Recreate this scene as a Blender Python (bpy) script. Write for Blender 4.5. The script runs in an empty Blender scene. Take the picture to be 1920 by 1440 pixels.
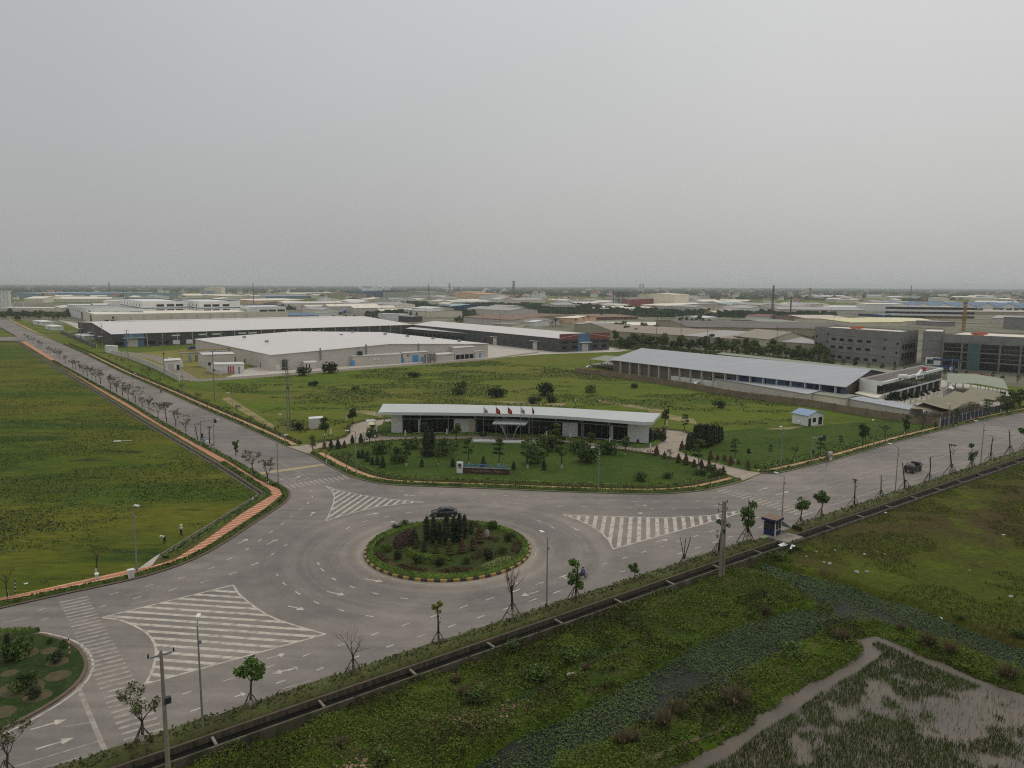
import bpy, math, random
import numpy as np
from mathutils import Vector, Matrix, noise
from mathutils.geometry import tessellate_polygon
R = math.radians
rnd = random.Random(7)
sc = bpy.context.scene
COL = sc.collection
# ------------------------------------------------------------------ camera
F = 1380.0; CH = 38.0; ROLL = R(.27); PITCH = math.atan((720 - 535.3) / F)
cam = bpy.data.objects.new("camera", bpy.data.cameras.new("camera")); COL.objects.link(cam)
CM = Matrix.Rotation(R(90) - PITCH, 3, 'X') @ Matrix.Rotation(ROLL, 3, 'Z')
cam.matrix_world = Matrix.Translation((0, 0, CH)) @ CM.to_4x4()
cam.data.sensor_width = 36; cam.data.lens = 36 * F / 1920
cam.data.clip_start = .5; cam.data.clip_end = 60000
sc.camera = cam
# ------------------------------------------------------------------ sky, sun, exposure
SUN_EL, SUN_AZ = R(52), R(38)                 # azimuth measured from +Y towards +X
w = bpy.data.worlds.new("World"); sc.world = w; w.use_nodes = True
nt = w.node_tree; nt.nodes.clear()
def wn(t, **k):
    n = nt.nodes.new(t)
    for a, b in k.items(): setattr(n, a, b)
    return n
sky = wn('ShaderNodeTexSky', sky_type='NISHITA', sun_disc=False, sun_elevation=SUN_EL, sun_rotation=SUN_AZ,
         air_density=2.0, dust_density=6.0, ozone_density=1.5)
hs = wn('ShaderNodeHueSaturation'); hs.inputs['Saturation'].default_value = .25
bg1 = wn('ShaderNodeBackground'); bg1.inputs[1].default_value = .012
nt.links.new(sky.outputs[0], hs.inputs['Color']); nt.links.new(hs.outputs[0], bg1.inputs[0])
tc = wn('ShaderNodeTexCoord'); sx = wn('ShaderNodeSeparateXYZ'); nt.links.new(tc.outputs['Generated'], sx.inputs[0])
cr = wn('ShaderNodeValToRGB')                 # overcast layer by elevation
cr.color_ramp.elements[0].position = 0; cr.color_ramp.elements[0].color = (.355, .365, .37, 1)
cr.color_ramp.elements[1].position = 1; cr.color_ramp.elements[1].color = (.60, .61, .63, 1)
for p_, c_ in ((.05, (.372, .375, .372, 1)), (.18, (.395, .405, .415, 1)), (.36, (.42, .432, .455, 1))):
    e = cr.color_ramp.elements.new(p_); e.color = c_
nt.links.new(sx.outputs['Z'], cr.inputs[0])
# brighter, slightly warm cloud towards the sun
vm = wn('ShaderNodeVectorMath', operation='DOT_PRODUCT'); nt.links.new(tc.outputs['Generated'], vm.inputs[0])
vm.inputs[1].default_value = (math.sin(SUN_AZ) * math.cos(SUN_EL), math.cos(SUN_AZ) * math.cos(SUN_EL), math.sin(SUN_EL))
mr = wn('ShaderNodeMapRange'); mr.inputs['From Min'].default_value = .3; mr.inputs['From Max'].default_value = 1
mr.inputs['To Max'].default_value = 1.0; mr.interpolation_type = 'SMOOTHSTEP'
nt.links.new(vm.outputs['Value'], mr.inputs[0])
ad = wn('ShaderNodeMix', data_type='RGBA', blend_type='ADD'); nt.links.new(mr.outputs[0], ad.inputs[0])
nt.links.new(cr.outputs[0], ad.inputs[6]); ad.inputs[7].default_value = (.13, .123, .105, 1)
nz = wn('ShaderNodeTexNoise'); nz.inputs['Scale'].default_value = 2.4; nz.inputs['Detail'].default_value = 3
nt.links.new(tc.outputs['Generated'], nz.inputs['Vector'])
m2 = wn('ShaderNodeMapRange'); m2.inputs['To Min'].default_value = .935; m2.inputs['To Max'].default_value = 1.065
nt.links.new(nz.outputs[0], m2.inputs[0])
bg2 = wn('ShaderNodeBackground'); nt.links.new(ad.outputs[2], bg2.inputs[0]); nt.links.new(m2.outputs[0], bg2.inputs[1])
ash = wn('ShaderNodeAddShader'); wo = wn('ShaderNodeOutputWorld')
nt.links.new(bg1.outputs[0], ash.inputs[0]); nt.links.new(bg2.outputs[0], ash.inputs[1]); nt.links.new(ash.outputs[0], wo.inputs[0])
sl = bpy.data.lights.new("sun", 'SUN'); sl.energy = .55; sl.angle = R(16); sl.color = (1, .95, .88)
so = bpy.data.objects.new("sun", sl); COL.objects.link(so)
so.rotation_euler = (R(90) - SUN_EL, 0, -SUN_AZ + math.pi) ; so.location = (0, 0, 200)
so.rotation_euler = Vector((-math.sin(SUN_AZ) * math.cos(SUN_EL), -math.cos(SUN_AZ) * math.cos(SUN_EL), -math.sin(SUN_EL))).to_track_quat('-Z', 'Y').to_euler()
vs = sc.view_settings; vs.view_transform = 'Standard'; vs.look = 'None'; vs.gamma = 1; vs.use_curve_mapping = False; vs.exposure = 0
sc.cycles.use_denoising = False; sc.cycles.filter_width = 1.15; sc.cycles.max_bounces = 5; sc.cycles.diffuse_bounces = 2; sc.cycles.volume_bounces = 1
sc.cycles.transparent_max_bounces = 24; sc.cycles.use_adaptive_sampling = True; sc.cycles.adaptive_threshold = .012
# ------------------------------------------------------------------ helpers
def G(px, py, z=0.0):
    """point of the plane at height z seen at photo pixel (px, py)"""
    d = CM @ Vector(((px - 960) / F, (720 - py) / F, -1))
    t = (z - CH) / d.z
    return Vector((d.x * t, d.y * t, z))
def GL(pts, z=0.0): return [G(x, y, z) for x, y in pts]
def ppm(p):      # photo pixels per metre at world point p
    d = CM.transposed() @ (Vector((p[0], p[1], p[2] if len(p) > 2 else 0)) - Vector((0, 0, CH)))
    return F / -d.z
U = Vector((.799, .602, 0)); V = Vector((-.602, .799, 0)); Z = Vector((0, 0, 1))
ANG = math.atan2(.602, .799)
def tag(o, label=None, cat=None, group=None, kind=None):
    for k, v in (('label', label), ('category', cat), ('group', group), ('kind', kind)):
        if v: o[k] = v
    return o
def empty(name, loc=(0, 0, 0), rz=0, label=None, cat=None, group=None):
    o = bpy.data.objects.new(name, None); COL.objects.link(o); o.empty_display_size = .5
    o.location = loc; o.rotation_euler = (0, 0, rz); return tag(o, label, cat, group)
class MB:
    def __init__(s): s.v = []; s.f = []; s.m = []
    def add(s, vs, fs, m=0):
        n = len(s.v); s.v += [tuple(v) for v in vs]; s.f += [tuple(i + n for i in f) for f in fs]; s.m += [m] * len(fs); return s
    def box(s, c, d, rz=0, m=0, sh=0):
        cx, cy, cz = c; x, y, z = d[0] / 2, d[1] / 2, d[2] / 2; ca, sa = math.cos(rz), math.sin(rz); vs = []
        for k in (-1, 1):
            q = 1 - sh * (k > 0)
            for a, b in ((-1, -1), (1, -1), (1, 1), (-1, 1)):
                X, Y = a * x * q, b * y * q; vs.append((cx + X * ca - Y * sa, cy + X * sa + Y * ca, cz + k * z))
        return s.add(vs, [(0, 3, 2, 1), (4, 5, 6, 7), (0, 1, 5, 4), (1, 2, 6, 5), (2, 3, 7, 6), (3, 0, 4, 7)], m)
    def prism(s, poly, z0, z1, m=0, mt=None, cap=True, bottom=False):
        n = len(poly); a = sum(poly[i][0] * poly[(i + 1) % n][1] - poly[(i + 1) % n][0] * poly[i][1] for i in range(n))
        if a < 0: poly = poly[::-1]
        b = len(s.v); s.v += [(p[0], p[1], z0) for p in poly] + [(p[0], p[1], z1) for p in poly]
        for i in range(n): j = (i + 1) % n; s.f.append((b + i, b + j, b + n + j, b + n + i)); s.m.append(m)
        if cap:
            for t in tessellate_polygon([[Vector((p[0], p[1], 0)) for p in poly]]):
                A, B, C = (Vector(poly[q][:2]) for q in t)
                if (B - A).cross(C - A) < 0: t = t[::-1]
                s.f.append(tuple(b + n + q for q in t)); s.m.append(m if mt is None else mt)
                if bottom: s.f.append(tuple(b + q for q in t[::-1])); s.m.append(m)
        return s
    def tube(s, p0, p1, r0, r1=None, n=6, m=0, cap=True):
        r1 = r0 if r1 is None else r1; p0, p1 = Vector(p0), Vector(p1); d = (p1 - p0)
        if d.length < 1e-6: return s
        d.normalize(); a = d.orthogonal().normalized(); b = d.cross(a); vs = []
        for p, r in ((p0, r0), (p1, r1)):
            for i in range(n):
                t = 2 * math.pi * i / n; vs.append(p + (a * math.cos(t) + b * math.sin(t)) * r)
        fs = [(i, (i + 1) % n, n + (i + 1) % n, n + i) for i in range(n)]
        if cap: fs += [tuple(range(n))[::-1], tuple(range(n, 2 * n))]
        return s.add(vs, fs, m)
    def chain(s, pts, rs, n=6, m=0):
        for i in range(len(pts) - 1): s.tube(pts[i], pts[i + 1], rs[i], rs[i + 1], n, m, cap=(i == len(pts) - 2 or i == 0))
        return s
    def ell(s, c, r, seg=10, rings=6, m=0, rz=0, jit=0, zmin=-1):
        vs = []; ca, sa = math.cos(rz), math.sin(rz)
        for j in range(rings + 1):
            ph = math.pi * j / rings - math.pi / 2
            for i in range(seg):
                t = 2 * math.pi * i / seg; q = 1 + (rnd.uniform(-jit, jit) if jit else 0)
                x, y, z = r[0] * math.cos(ph) * math.cos(t) * q, r[1] * math.cos(ph) * math.sin(t) * q, r[2] * max(zmin, math.sin(ph)) * q
                vs.append((c[0] + x * ca - y * sa, c[1] + x * sa + y * ca, c[2] + z))
        return s.add(vs, [(j * seg + i, j * seg + (i + 1) % seg, (j + 1) * seg + (i + 1) % seg, (j + 1) * seg + i) for j in range(rings) for i in range(seg)], m)
    def leaves(s, c, r, n, size, m=0, shell=.35, rg=rnd, flat=0, cone=0):
        for _ in range(n):
            while True:
                x, y, z = rg.uniform(-1, 1), rg.uniform(-1, 1), rg.uniform(-1, 1); q = x * x + y * y + z * z
                if shell < q < 1: break
            if cone: k = 1 - cone * (z + 1) / 2; x *= k; y *= k
            p = Vector((c[0] + x * r[0], c[1] + y * r[1], c[2] + z * r[2]))
            a = Vector((rg.gauss(0, 1), rg.gauss(0, 1), rg.gauss(0, 1) * (1 - flat))).normalized()
            b = a.orthogonal().normalized(); b = (b * rg.uniform(.4, 1) + a.cross(b) * rg.uniform(-1, 1)).normalized(); k = size * rg.uniform(.6, 1.35)
            a *= k; b *= k * .6
            s.add((p - a, p - b * .9, p + a, p + b), [(0, 1, 2, 3)], m)
        return s
    def build(s, name, mats, parent=None, label=None, smooth=False, cat=None, group=None, kind=None):
        me = bpy.data.meshes.new(name); me.from_pydata(s.v, [], s.f)
        if not isinstance(mats, (list, tuple)): mats = [mats]
        for m in mats: me.materials.append(m)
        if len(mats) > 1: me.polygons.foreach_set('material_index', s.m)
        if smooth: me.polygons.foreach_set('use_smooth', [True] * len(s.f))
        me.update(); o = bpy.data.objects.new(name, me); COL.objects.link(o)
        if parent: o.parent = parent
        return tag(o, label, cat, group, kind)
def npmesh(name, verts, quads, mat_, **k):
    me = bpy.data.meshes.new(name); nv, nf = len(verts), len(quads); w_ = quads.shape[1]
    me.vertices.add(nv); me.vertices.foreach_set('co', verts.astype(np.float32).ravel())
    me.loops.add(nf * w_); me.loops.foreach_set('vertex_index', quads.astype(np.int32).ravel())
    me.polygons.add(nf); me.polygons.foreach_set('loop_start', np.arange(0, nf * w_, w_, dtype=np.int32))
    try: me.polygons.foreach_set('loop_total', np.full(nf, w_, dtype=np.int32))
    except Exception: pass
    me.materials.append(mat_); me.update(calc_edges=True); me.validate()
    o = bpy.data.objects.new(name, me); COL.objects.link(o)
    return tag(o, **k)
KIDS = {}
def copy_thing(root, loc, rz=0, sc_=1.0, label=None, group=None, extra=None):
    r = root.copy(); COL.objects.link(r); r.location = loc; r.rotation_euler = (0, 0, rz)
    r.scale = sc_ if isinstance(sc_, (tuple, list)) else (sc_,) * 3
    if label: r['label'] = label
    if group: r['group'] = group
    if root.name not in KIDS: KIDS[root.name] = [(c, list(c.children)) for c in root.children]
    for ch, gs in KIDS[root.name]:
        c = ch.copy(); COL.objects.link(c); c.parent = r
        for g in gs: d = g.copy(); COL.objects.link(d); d.parent = c
    return r
ORD = ['first', 'second', 'third', 'fourth', 'fifth', 'sixth', 'seventh', 'eighth', 'ninth', 'tenth', 'eleventh', 'twelfth', 'thirteenth',
       'fourteenth', 'fifteenth', 'sixteenth', 'seventeenth', 'eighteenth', 'nineteenth', 'twentieth'] + \
      ['twenty-' + x for x in ('first', 'second', 'third', 'fourth', 'fifth', 'sixth', 'seventh', 'eighth', 'ninth')] + ['thirtieth'] + \
      ['thirty-' + x for x in ('first', 'second', 'third', 'fourth', 'fifth', 'sixth', 'seventh', 'eighth', 'ninth')] + ['fortieth'] + \
      ['forty-' + x for x in ('first', 'second', 'third', 'fourth', 'fifth', 'sixth', 'seventh', 'eighth', 'ninth')] + ['fiftieth']
# ------------------------------------------------------------------ materials
def mat(name, col, rough=.85, var=.12, scale=1.0, col2=None, metal=0, island=0, objrand=0, bump=0, spec=.3, island2=None, stretch=None, detail=4, thr=None):
    m = bpy.data.materials.new(name); m.use_nodes = True; t = m.node_tree; N = t.nodes; L = t.links
    b = N['Principled BSDF']; b.inputs['Roughness'].default_value = rough; b.inputs['Metallic'].default_value = metal
    b.inputs['Specular IOR Level'].default_value = spec
    geo = N.new('ShaderNodeNewGeometry'); nz = N.new('ShaderNodeTexNoise'); nz.inputs['Scale'].default_value = scale; nz.inputs['Detail'].default_value = detail
    if stretch:
        mp = N.new('ShaderNodeMapping'); mp.inputs['Rotation'].default_value = (0, 0, -stretch[0]); mp.inputs['Scale'].default_value = stretch[1]
        L.new(geo.outputs['Position'], mp.inputs[0]); L.new(mp.outputs[0], nz.inputs['Vector'])
    else: L.new(geo.outputs['Position'], nz.inputs['Vector'])
    rg = N.new('ShaderNodeMapRange'); rg.inputs['From Min'].default_value = (thr or (.3, .7))[0]; rg.inputs['From Max'].default_value = (thr or (.3, .7))[1]; L.new(nz.outputs[0], rg.inputs[0])
    mx = N.new('ShaderNodeMix'); mx.data_type = 'RGBA'
    c2 = col2 or tuple(min(1, c * (1 + var)) for c in col); c1 = col if col2 else tuple(c * (1 - var) for c in col)
    mx.inputs[6].default_value = (*c1, 1); mx.inputs[7].default_value = (*c2, 1); L.new(rg.outputs[0], mx.inputs[0]); out = mx.outputs[2]
    def scale_by(out, src, amt):
        r2 = N.new('ShaderNodeMapRange'); r2.inputs['To Min'].default_value = 1 - amt; r2.inputs['To Max'].default_value = 1 + amt; L.new(src, r2.inputs[0])
        q = N.new('ShaderNodeVectorMath'); q.operation = 'SCALE'; L.new(out, q.inputs[0]); L.new(r2.outputs[0], q.inputs['Scale']); return q.outputs[0]
    if island2:
        m3 = N.new('ShaderNodeMix'); m3.data_type = 'RGBA'; L.new(geo.outputs['Random Per Island'], m3.inputs[0]); L.new(out, m3.inputs[6]); m3.inputs[7].default_value = (*island2, 1); out = m3.outputs[2]
    if island: out = scale_by(out, geo.outputs['Random Per Island'], island)
    if objrand: oi = N.new('ShaderNodeObjectInfo'); out = scale_by(out, oi.outputs['Random'], objrand)
    L.new(out, b.inputs['Base Color'])
    if bump:
        bp = N.new('ShaderNodeBump'); bp.inputs['Strength'].default_value = min(1, bump); bp.inputs['Distance'].default_value = bump; L.new(nz.outputs[0], bp.inputs['Height']); L.new(bp.outputs[0], b.inputs['Normal'])
    return m
def field(name, cols, scales=(.012, .05, .5), bumpd=.25, streak=None):
    """grassland: three colours mixed by world-space noise at three scales"""
    m = bpy.data.materials.new(name); m.use_nodes = True; t = m.node_tree; N = t.nodes; L = t.links; b = N['Principled BSDF']
    b.inputs['Roughness'].default_value = 1; b.inputs['Specular IOR Level'].default_value = .1
    geo = N.new('ShaderNodeNewGeometry'); src = geo.outputs['Position']
    if streak is not None:
        mp = N.new('ShaderNodeMapping'); mp.inputs['Rotation'].default_value = (0, 0, -streak); mp.inputs['Scale'].default_value = (.45, 1.5, 1); L.new(src, mp.inputs[0]); src = mp.outputs[0]
    def nz(s, d=5, r=.6, dist=0):
        n = N.new('ShaderNodeTexNoise'); n.inputs['Scale'].default_value = s; n.inputs['Detail'].default_value = d; n.inputs['Roughness'].default_value = r; n.inputs['Distortion'].default_value = dist; L.new(src, n.inputs['Vector']); return n
    def mr(o, a, c): q = N.new('ShaderNodeMapRange'); q.interpolation_type = 'SMOOTHSTEP'; q.inputs['From Min'].default_value = a; q.inputs['From Max'].default_value = c; L.new(o, q.inputs[0]); return q.outputs[0]
    def mix(f, a, c):
        q = N.new('ShaderNodeMix'); q.data_type = 'RGBA'; L.new(f, q.inputs[0])
        for i, x in ((6, a), (7, c)):
            if isinstance(x, tuple): q.inputs[i].default_value = (*x, 1)
            else: L.new(x, q.inputs[i])
        return q.outputs[2]
    n1, n2, n3, n4 = nz(scales[0], 4, .6, .6), nz(scales[1], 5, .62, .4), nz(scales[2], 6, .7), nz(scales[1] * 2.7, 4, .6, .5)
    c = mix(mr(n1.outputs[0], .38, .62), cols[0], cols[1])
    c = mix(mr(n2.outputs[0], .5, .72), c, cols[2])
    if len(cols) > 3: c = mix(mr(n4.outputs[0], .58, .74), c, cols[3])
    r2 = N.new('ShaderNodeMapRange'); r2.inputs['From Min'].default_value = .25; r2.inputs['From Max'].default_value = .75; r2.inputs['To Min'].default_value = .6; r2.inputs['To Max'].default_value = 1.4; L.new(n3.outputs[0], r2.inputs[0])
    q = N.new('ShaderNodeVectorMath'); q.operation = 'SCALE'; L.new(c, q.inputs[0]); L.new(r2.outputs[0], q.inputs['Scale']); L.new(q.outputs[0], b.inputs['Base Color'])
    bp = N.new('ShaderNodeBump'); bp.inputs['Strength'].default_value = .8; bp.inputs['Distance'].default_value = bumpd; L.new(n3.outputs[0], bp.inputs['Height']); L.new(bp.outputs[0], b.inputs['Normal'])
    return m
def s2l(r, g, b_): return tuple(((c / 255 + .055) / 1.055) ** 2.4 if c > 10 else c / 255 / 12.92 for c in (r, g, b_))
def A(r, g, b_, k=1.3):   # albedo of a surface that the overcast photograph shows as sRGB (r,g,b)
    return tuple(min(.85, c * k) for c in s2l(r, g, b_))
# ================================================================== SETTING
rs = np.random.RandomState(3)
LAT = rs.rand(256, 256)
def vn(x, y):
    xi = np.floor(x).astype(int); yi = np.floor(y).astype(int); fx = x - xi; fy = y - yi; fx = fx * fx * (3 - 2 * fx); fy = fy * fy * (3 - 2 * fy)
    a = LAT[xi % 256, yi % 256]; b = LAT[(xi + 1) % 256, yi % 256]; c = LAT[xi % 256, (yi + 1) % 256]; d = LAT[(xi + 1) % 256, (yi + 1) % 256]
    return (a * (1 - fx) + b * fx) * (1 - fy) + (c * (1 - fx) + d * fx) * fy
def fbm(x, y, s, o=4):
    r = 0; a = .5
    for i in range(o): r = r + a * vn(x * s + 17 * i, y * s + 31 * i); a *= .5; s *= 2.03
    return r / (1 - .5 ** o)
def inpoly(x, y, poly):
    r = np.zeros(x.shape, bool); n = len(poly)
    for i in range(n):
        x1, y1 = poly[i][0], poly[i][1]; x2, y2 = poly[(i + 1) % n][0], poly[(i + 1) % n][1]
        c = ((y1 > y) != (y2 > y)); r ^= c & (x < (x2 - x1) * (y - y1) / ((y2 - y1) if y2 != y1 else 1e-9) + x1)
    return r
def pdist(x, y, poly, closed=True):
    d = np.full(x.shape, 1e9); n = len(poly)
    for i in range(n if closed else n - 1):
        x1, y1 = poly[i][0], poly[i][1]; x2, y2 = poly[(i + 1) % n][0], poly[(i + 1) % n][1]; l2 = (x2 - x1) ** 2 + (y2 - y1) ** 2 + 1e-9
        t = np.clip(((x - x1) * (x2 - x1) + (y - y1) * (y2 - y1)) / l2, 0, 1); d = np.minimum(d, np.hypot(x - x1 - t * (x2 - x1), y - y1 - t * (y2 - y1)))
    return d
def ext(a, b, d): return b + (b - a).normalized() * d
def dense(pts, step=2.0):
    out = [Vector(pts[0])]
    for a, b in zip(pts, pts[1:]):
        a, b = Vector(a), Vector(b); n = max(1, int((b - a).length / step))
        for i in range(1, n + 1): out.append(a.lerp(b, i / n))
    return out
def smooth(pts, it=2):
    for _ in range(it):
        q = [pts[0]]
        for a, b in zip(pts, pts[1:]): q += [a.lerp(b, .25), a.lerp(b, .75)]
        pts = q + [pts[-1]]
    return pts
def offs(pts, d, z=None):       # offset to the right of travel by d
    out = []; n = len(pts)
    for i, p in enumerate(pts):
        a = pts[max(0, i - 1)]; b = pts[min(n - 1, i + 1)]; t = Vector((b[0] - a[0], b[1] - a[1])).normalized()
        out.append(Vector((p[0] + t.y * d, p[1] - t.x * d, (p[2] if len(p) > 2 else 0) if z is None else z)))
    return out
def strip(mb, pts, w0, w1, z0, z1=None, m=0):   # ribbon between offsets w0..w1; z1 given -> solid
    a, b = offs(pts, w0), offs(pts, w1); n = len(pts)
    top = z0 if z1 is None else z1; k = len(mb.v); mb.v += [(p.x, p.y, top) for p in a] + [(p.x, p.y, top) for p in b]
    if z1 is not None: mb.v += [(p.x, p.y, z0) for p in a] + [(p.x, p.y, z0) for p in b]
    for i in range(n - 1):
        mb.f.append((k + i, k + n + i, k + n + i + 1, k + i + 1)); mb.m.append(m)
        if z1 is not None:
            mb.f.append((k + i, k + i + 1, k + 2 * n + i + 1, k + 2 * n + i)); mb.f.append((k + n + i + 1, k + n + i, k + 3 * n + i, k + 3 * n + i + 1)); mb.m += [m, m]
    if z1 is not None:
        mb.f.append((k, k + 2 * n, k + 3 * n, k + n)); mb.f.append((k + n - 1, k + 2 * n - 1, k + 4 * n - 1, k + 3 * n - 1)); mb.m += [m, m]
def quads_at(pos, size, asp=.6, flat=.6, up=0, rg=rs):
    """leaf quads (numpy): pos (n,3), size (n,)"""
    n = len(pos)
    if up:
        th = rg.rand(n) * 6.283; wv = np.stack([np.cos(th), np.sin(th), 0 * th], 1) * (size * asp * .5)[:, None]
        ln = np.stack([rg.randn(n) * .25, rg.randn(n) * .25, np.ones(n)], 1) * size[:, None]
        v = np.stack([pos - wv, pos + wv, pos + wv * .25 + ln, pos - wv * .25 + ln], 1)
    else:
        a = rg.randn(n, 3); a[:, 2] *= (1 - flat); a /= np.linalg.norm(a, axis=1)[:, None]
        b = rg.randn(n, 3); b[:, 2] *= (1 - flat); b -= a * np.sum(a * b, 1)[:, None]; b /= np.linalg.norm(b, axis=1)[:, None]
        a *= size[:, None]; b *= (size * asp)[:, None]
        v = np.stack([pos - a, pos - b, pos + a, pos + b], 1)
    return v.reshape(-1, 3), np.arange(4 * n).reshape(n, 4)
# materials of the ground
GRASS_L = field('left meadow grass', [A(64, 80, 22), A(90, 90, 28), A(48, 66, 22), A(40, 48, 24)], (.012, .045, .7), .5, streak=R(5))
GRASS_M = field('middle meadow grass', [A(82, 96, 30), A(96, 96, 40), A(62, 80, 26), A(50, 62, 30)], (.012, .04, .6), .45, streak=R(5))
GRASS_R = field('right meadow grass', [A(66, 72, 22), A(66, 58, 32), A(74, 86, 20), A(46, 46, 26)], (.04, .13, 1.4), .3)
LAWN = field('lawn', [A(54, 72, 26), A(64, 78, 30), A(46, 62, 24)], (.03, .12, 1.5), .1)
SCRUB = field('scrub soil and grass', [A(48, 62, 22), A(66, 84, 18), A(76, 66, 44), A(38, 46, 24)], (.06, .2, 1.6), .3)
VERGE = field('verge grass', [A(66, 70, 34), A(84, 78, 46), A(56, 66, 30)], (.03, .1, 1.2), .1)
DRYLAWN = field('dry lawn', [A(118, 112, 58), A(108, 104, 60), A(96, 100, 50)], (.02, .1, .8), .1)
FARLAND = field('far countryside', [A(66, 82, 52), A(96, 100, 80), A(52, 64, 46), A(120, 114, 100)], (.0012, .004, .03), .5)
DIRT = mat('dry earth', A(150, 134, 112), .95, .15, .4, bump=.1); YARD = mat('yard concrete', A(168, 160, 148), .9, .14, .08)
CONC = mat('weathered concrete', A(118, 112, 100), .92, .3, .9, bump=.04); CONCD = mat('stained drain concrete', A(50, 46, 38), .95, .0, 1.3, col2=A(92, 84, 68), bump=.04, stretch=(ANG, (2.2, 2.2, .15)))
KERB = mat('kerb stone', A(120, 112, 100), .9, .15, 1.2); GUTTER = mat('red brown gutter concrete', A(96, 82, 70), .9, .12, 1)
PAINT = mat('worn white road paint', A(142, 134, 122), .8, 0, 1.1, col2=A(174, 166, 152), thr=(.34, .56), detail=7); PAINTF = mat('faded road paint', A(124, 116, 107), .85, 0, 1.3, col2=A(150, 143, 132), thr=(.34, .6), detail=7)
PAINTY = mat('faded yellow road paint', A(158, 142, 110), .85, .1, 1)
WATERD = mat('dark ditch water', (.010, .010, .008), .5, .2, .4, spec=.12); MUDW = mat('muddy pond water', A(92, 82, 69, 1.15), .4, .0, .2, col2=A(80, 73, 63, 1.15), spec=.25, thr=(.4, .6))
CREEKW = mat('dark creek water', A(30, 36, 24, 1), .7, .2, .3, spec=.25)
# asphalt: lane streaks along each road and tyre arcs round the island
RC = Vector(((G(679, 1036).x + G(998, 1028).x) / 2, ((G(679, 1036).y + G(998, 1028).y) / 2 + (G(840, 1087).y + G(835, 980).y) / 2) / 2, 0)); RR = 12.0
def asphalt():
    m = bpy.data.materials.new('worn asphalt'); m.use_nodes = True; t = m.node_tree; N = t.nodes; L = t.links; b = N['Principled BSDF']; b.inputs['Roughness'].default_value = .88; b.inputs['Specular IOR Level'].default_value = .25
    geo = N.new('ShaderNodeNewGeometry'); P = geo.outputs['Position']
    def noise_(vec, s, d=4, r=.55): n = N.new('ShaderNodeTexNoise'); n.inputs['Scale'].default_value = s; n.inputs['Detail'].default_value = d; n.inputs['Roughness'].default_value = r; L.new(vec, n.inputs['Vector']); return n.outputs[0]
    def mp(rot, scl): n = N.new('ShaderNodeMapping'); n.inputs['Rotation'].default_value = (0, 0, rot); n.inputs['Scale'].default_value = scl; L.new(P, n.inputs[0]); return n.outputs[0]
    def mr(o, a, c, d=0, e=1): q = N.new('ShaderNodeMapRange'); q.interpolation_type = 'SMOOTHSTEP'; q.inputs[1].default_value = a; q.inputs[2].default_value = c; q.inputs[3].default_value = d; q.inputs[4].default_value = e; L.new(o, q.inputs[0]); return q.outputs[0]
    def ma(op, a, c):
        q = N.new('ShaderNodeMath'); q.operation = op
        for i, x in enumerate((a, c)):
            if isinstance(x, (int, float)): q.inputs[i].default_value = x
            else: L.new(x, q.inputs[i])
        return q.outputs[0]
    sub = N.new('ShaderNodeVectorMath'); sub.operation = 'SUBTRACT'; L.new(P, sub.inputs[0]); sub.inputs[1].default_value = RC
    ln = N.new('ShaderNodeVectorMath'); ln.operation = 'LENGTH'; L.new(sub.outputs[0], ln.inputs[0]); rad = ln.outputs['Value']
    cmb = N.new('ShaderNodeCombineXYZ'); L.new(rad, cmb.inputs[0]); n0 = noise_(P, .06, 2); L.new(ma('MULTIPLY', n0, 3.0), cmb.inputs[1])
    ring = noise_(cmb.outputs[0], .55, 5, .6); near = mr(rad, 17, 36, 1, 0)
    st1 = noise_(mp(-ANG, (.012, .5, 1)), 1, 4); big = noise_(P, .05, 4); fine = noise_(P, 2.2, 5, .7); mid = noise_(P, .35, 5)
    v = ma('ADD', ma('MULTIPLY', mr(ring, .3, .7, -1, 1), ma('MULTIPLY', near, .15)), ma('MULTIPLY', mr(st1, .3, .7, -1, 1), ma('MULTIPLY', ma('SUBTRACT', 1, near), .11)))
    v = ma('ADD', v, mr(big, .3, .7, -.12, .12)); v = ma('ADD', v, mr(mid, .3, .7, -.07, .07)); v = ma('ADD', v, mr(fine, .3, .7, -.07, .07)); v = ma('ADD', v, mr(noise_(mp(.7, (.18, .9, 1)), 1, 6, .7), .62, .74, 0, -.12)); v = ma('ADD', v, mr(noise_(P, .8, 2), .66, .72, 0, -.1)); v = ma('ADD', v, 1)
    mx = N.new('ShaderNodeMix'); mx.data_type = 'RGBA'; L.new(mr(big, .35, .65), mx.inputs[0]); mx.inputs[6].default_value = (*A(112, 106, 100), 1); mx.inputs[7].default_value = (*A(119, 112, 104), 1)
    # pale dust settled outside the wheel tracks close to the island kerb
    m2 = N.new('ShaderNodeMix'); m2.data_type = 'RGBA'; L.new(mr(rad, 12.5, 16.5, .7, 0), m2.inputs[0]); L.new(mx.outputs[2], m2.inputs[6]); m2.inputs[7].default_value = (*A(134, 124, 112), 1)
    q = N.new('ShaderNodeVectorMath'); q.operation = 'SCALE'; L.new(m2.outputs[2], q.inputs[0]); L.new(v, q.inputs['Scale']); L.new(q.outputs[0], b.inputs['Base Color'])
    bp = N.new('ShaderNodeBump'); bp.inputs['Distance'].default_value = .02; bp.inputs['Strength'].default_value = .5; L.new(fine, bp.inputs['Height']); L.new(bp.outputs[0], b.inputs['Normal']); return m
ASPH = asphalt()
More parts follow.
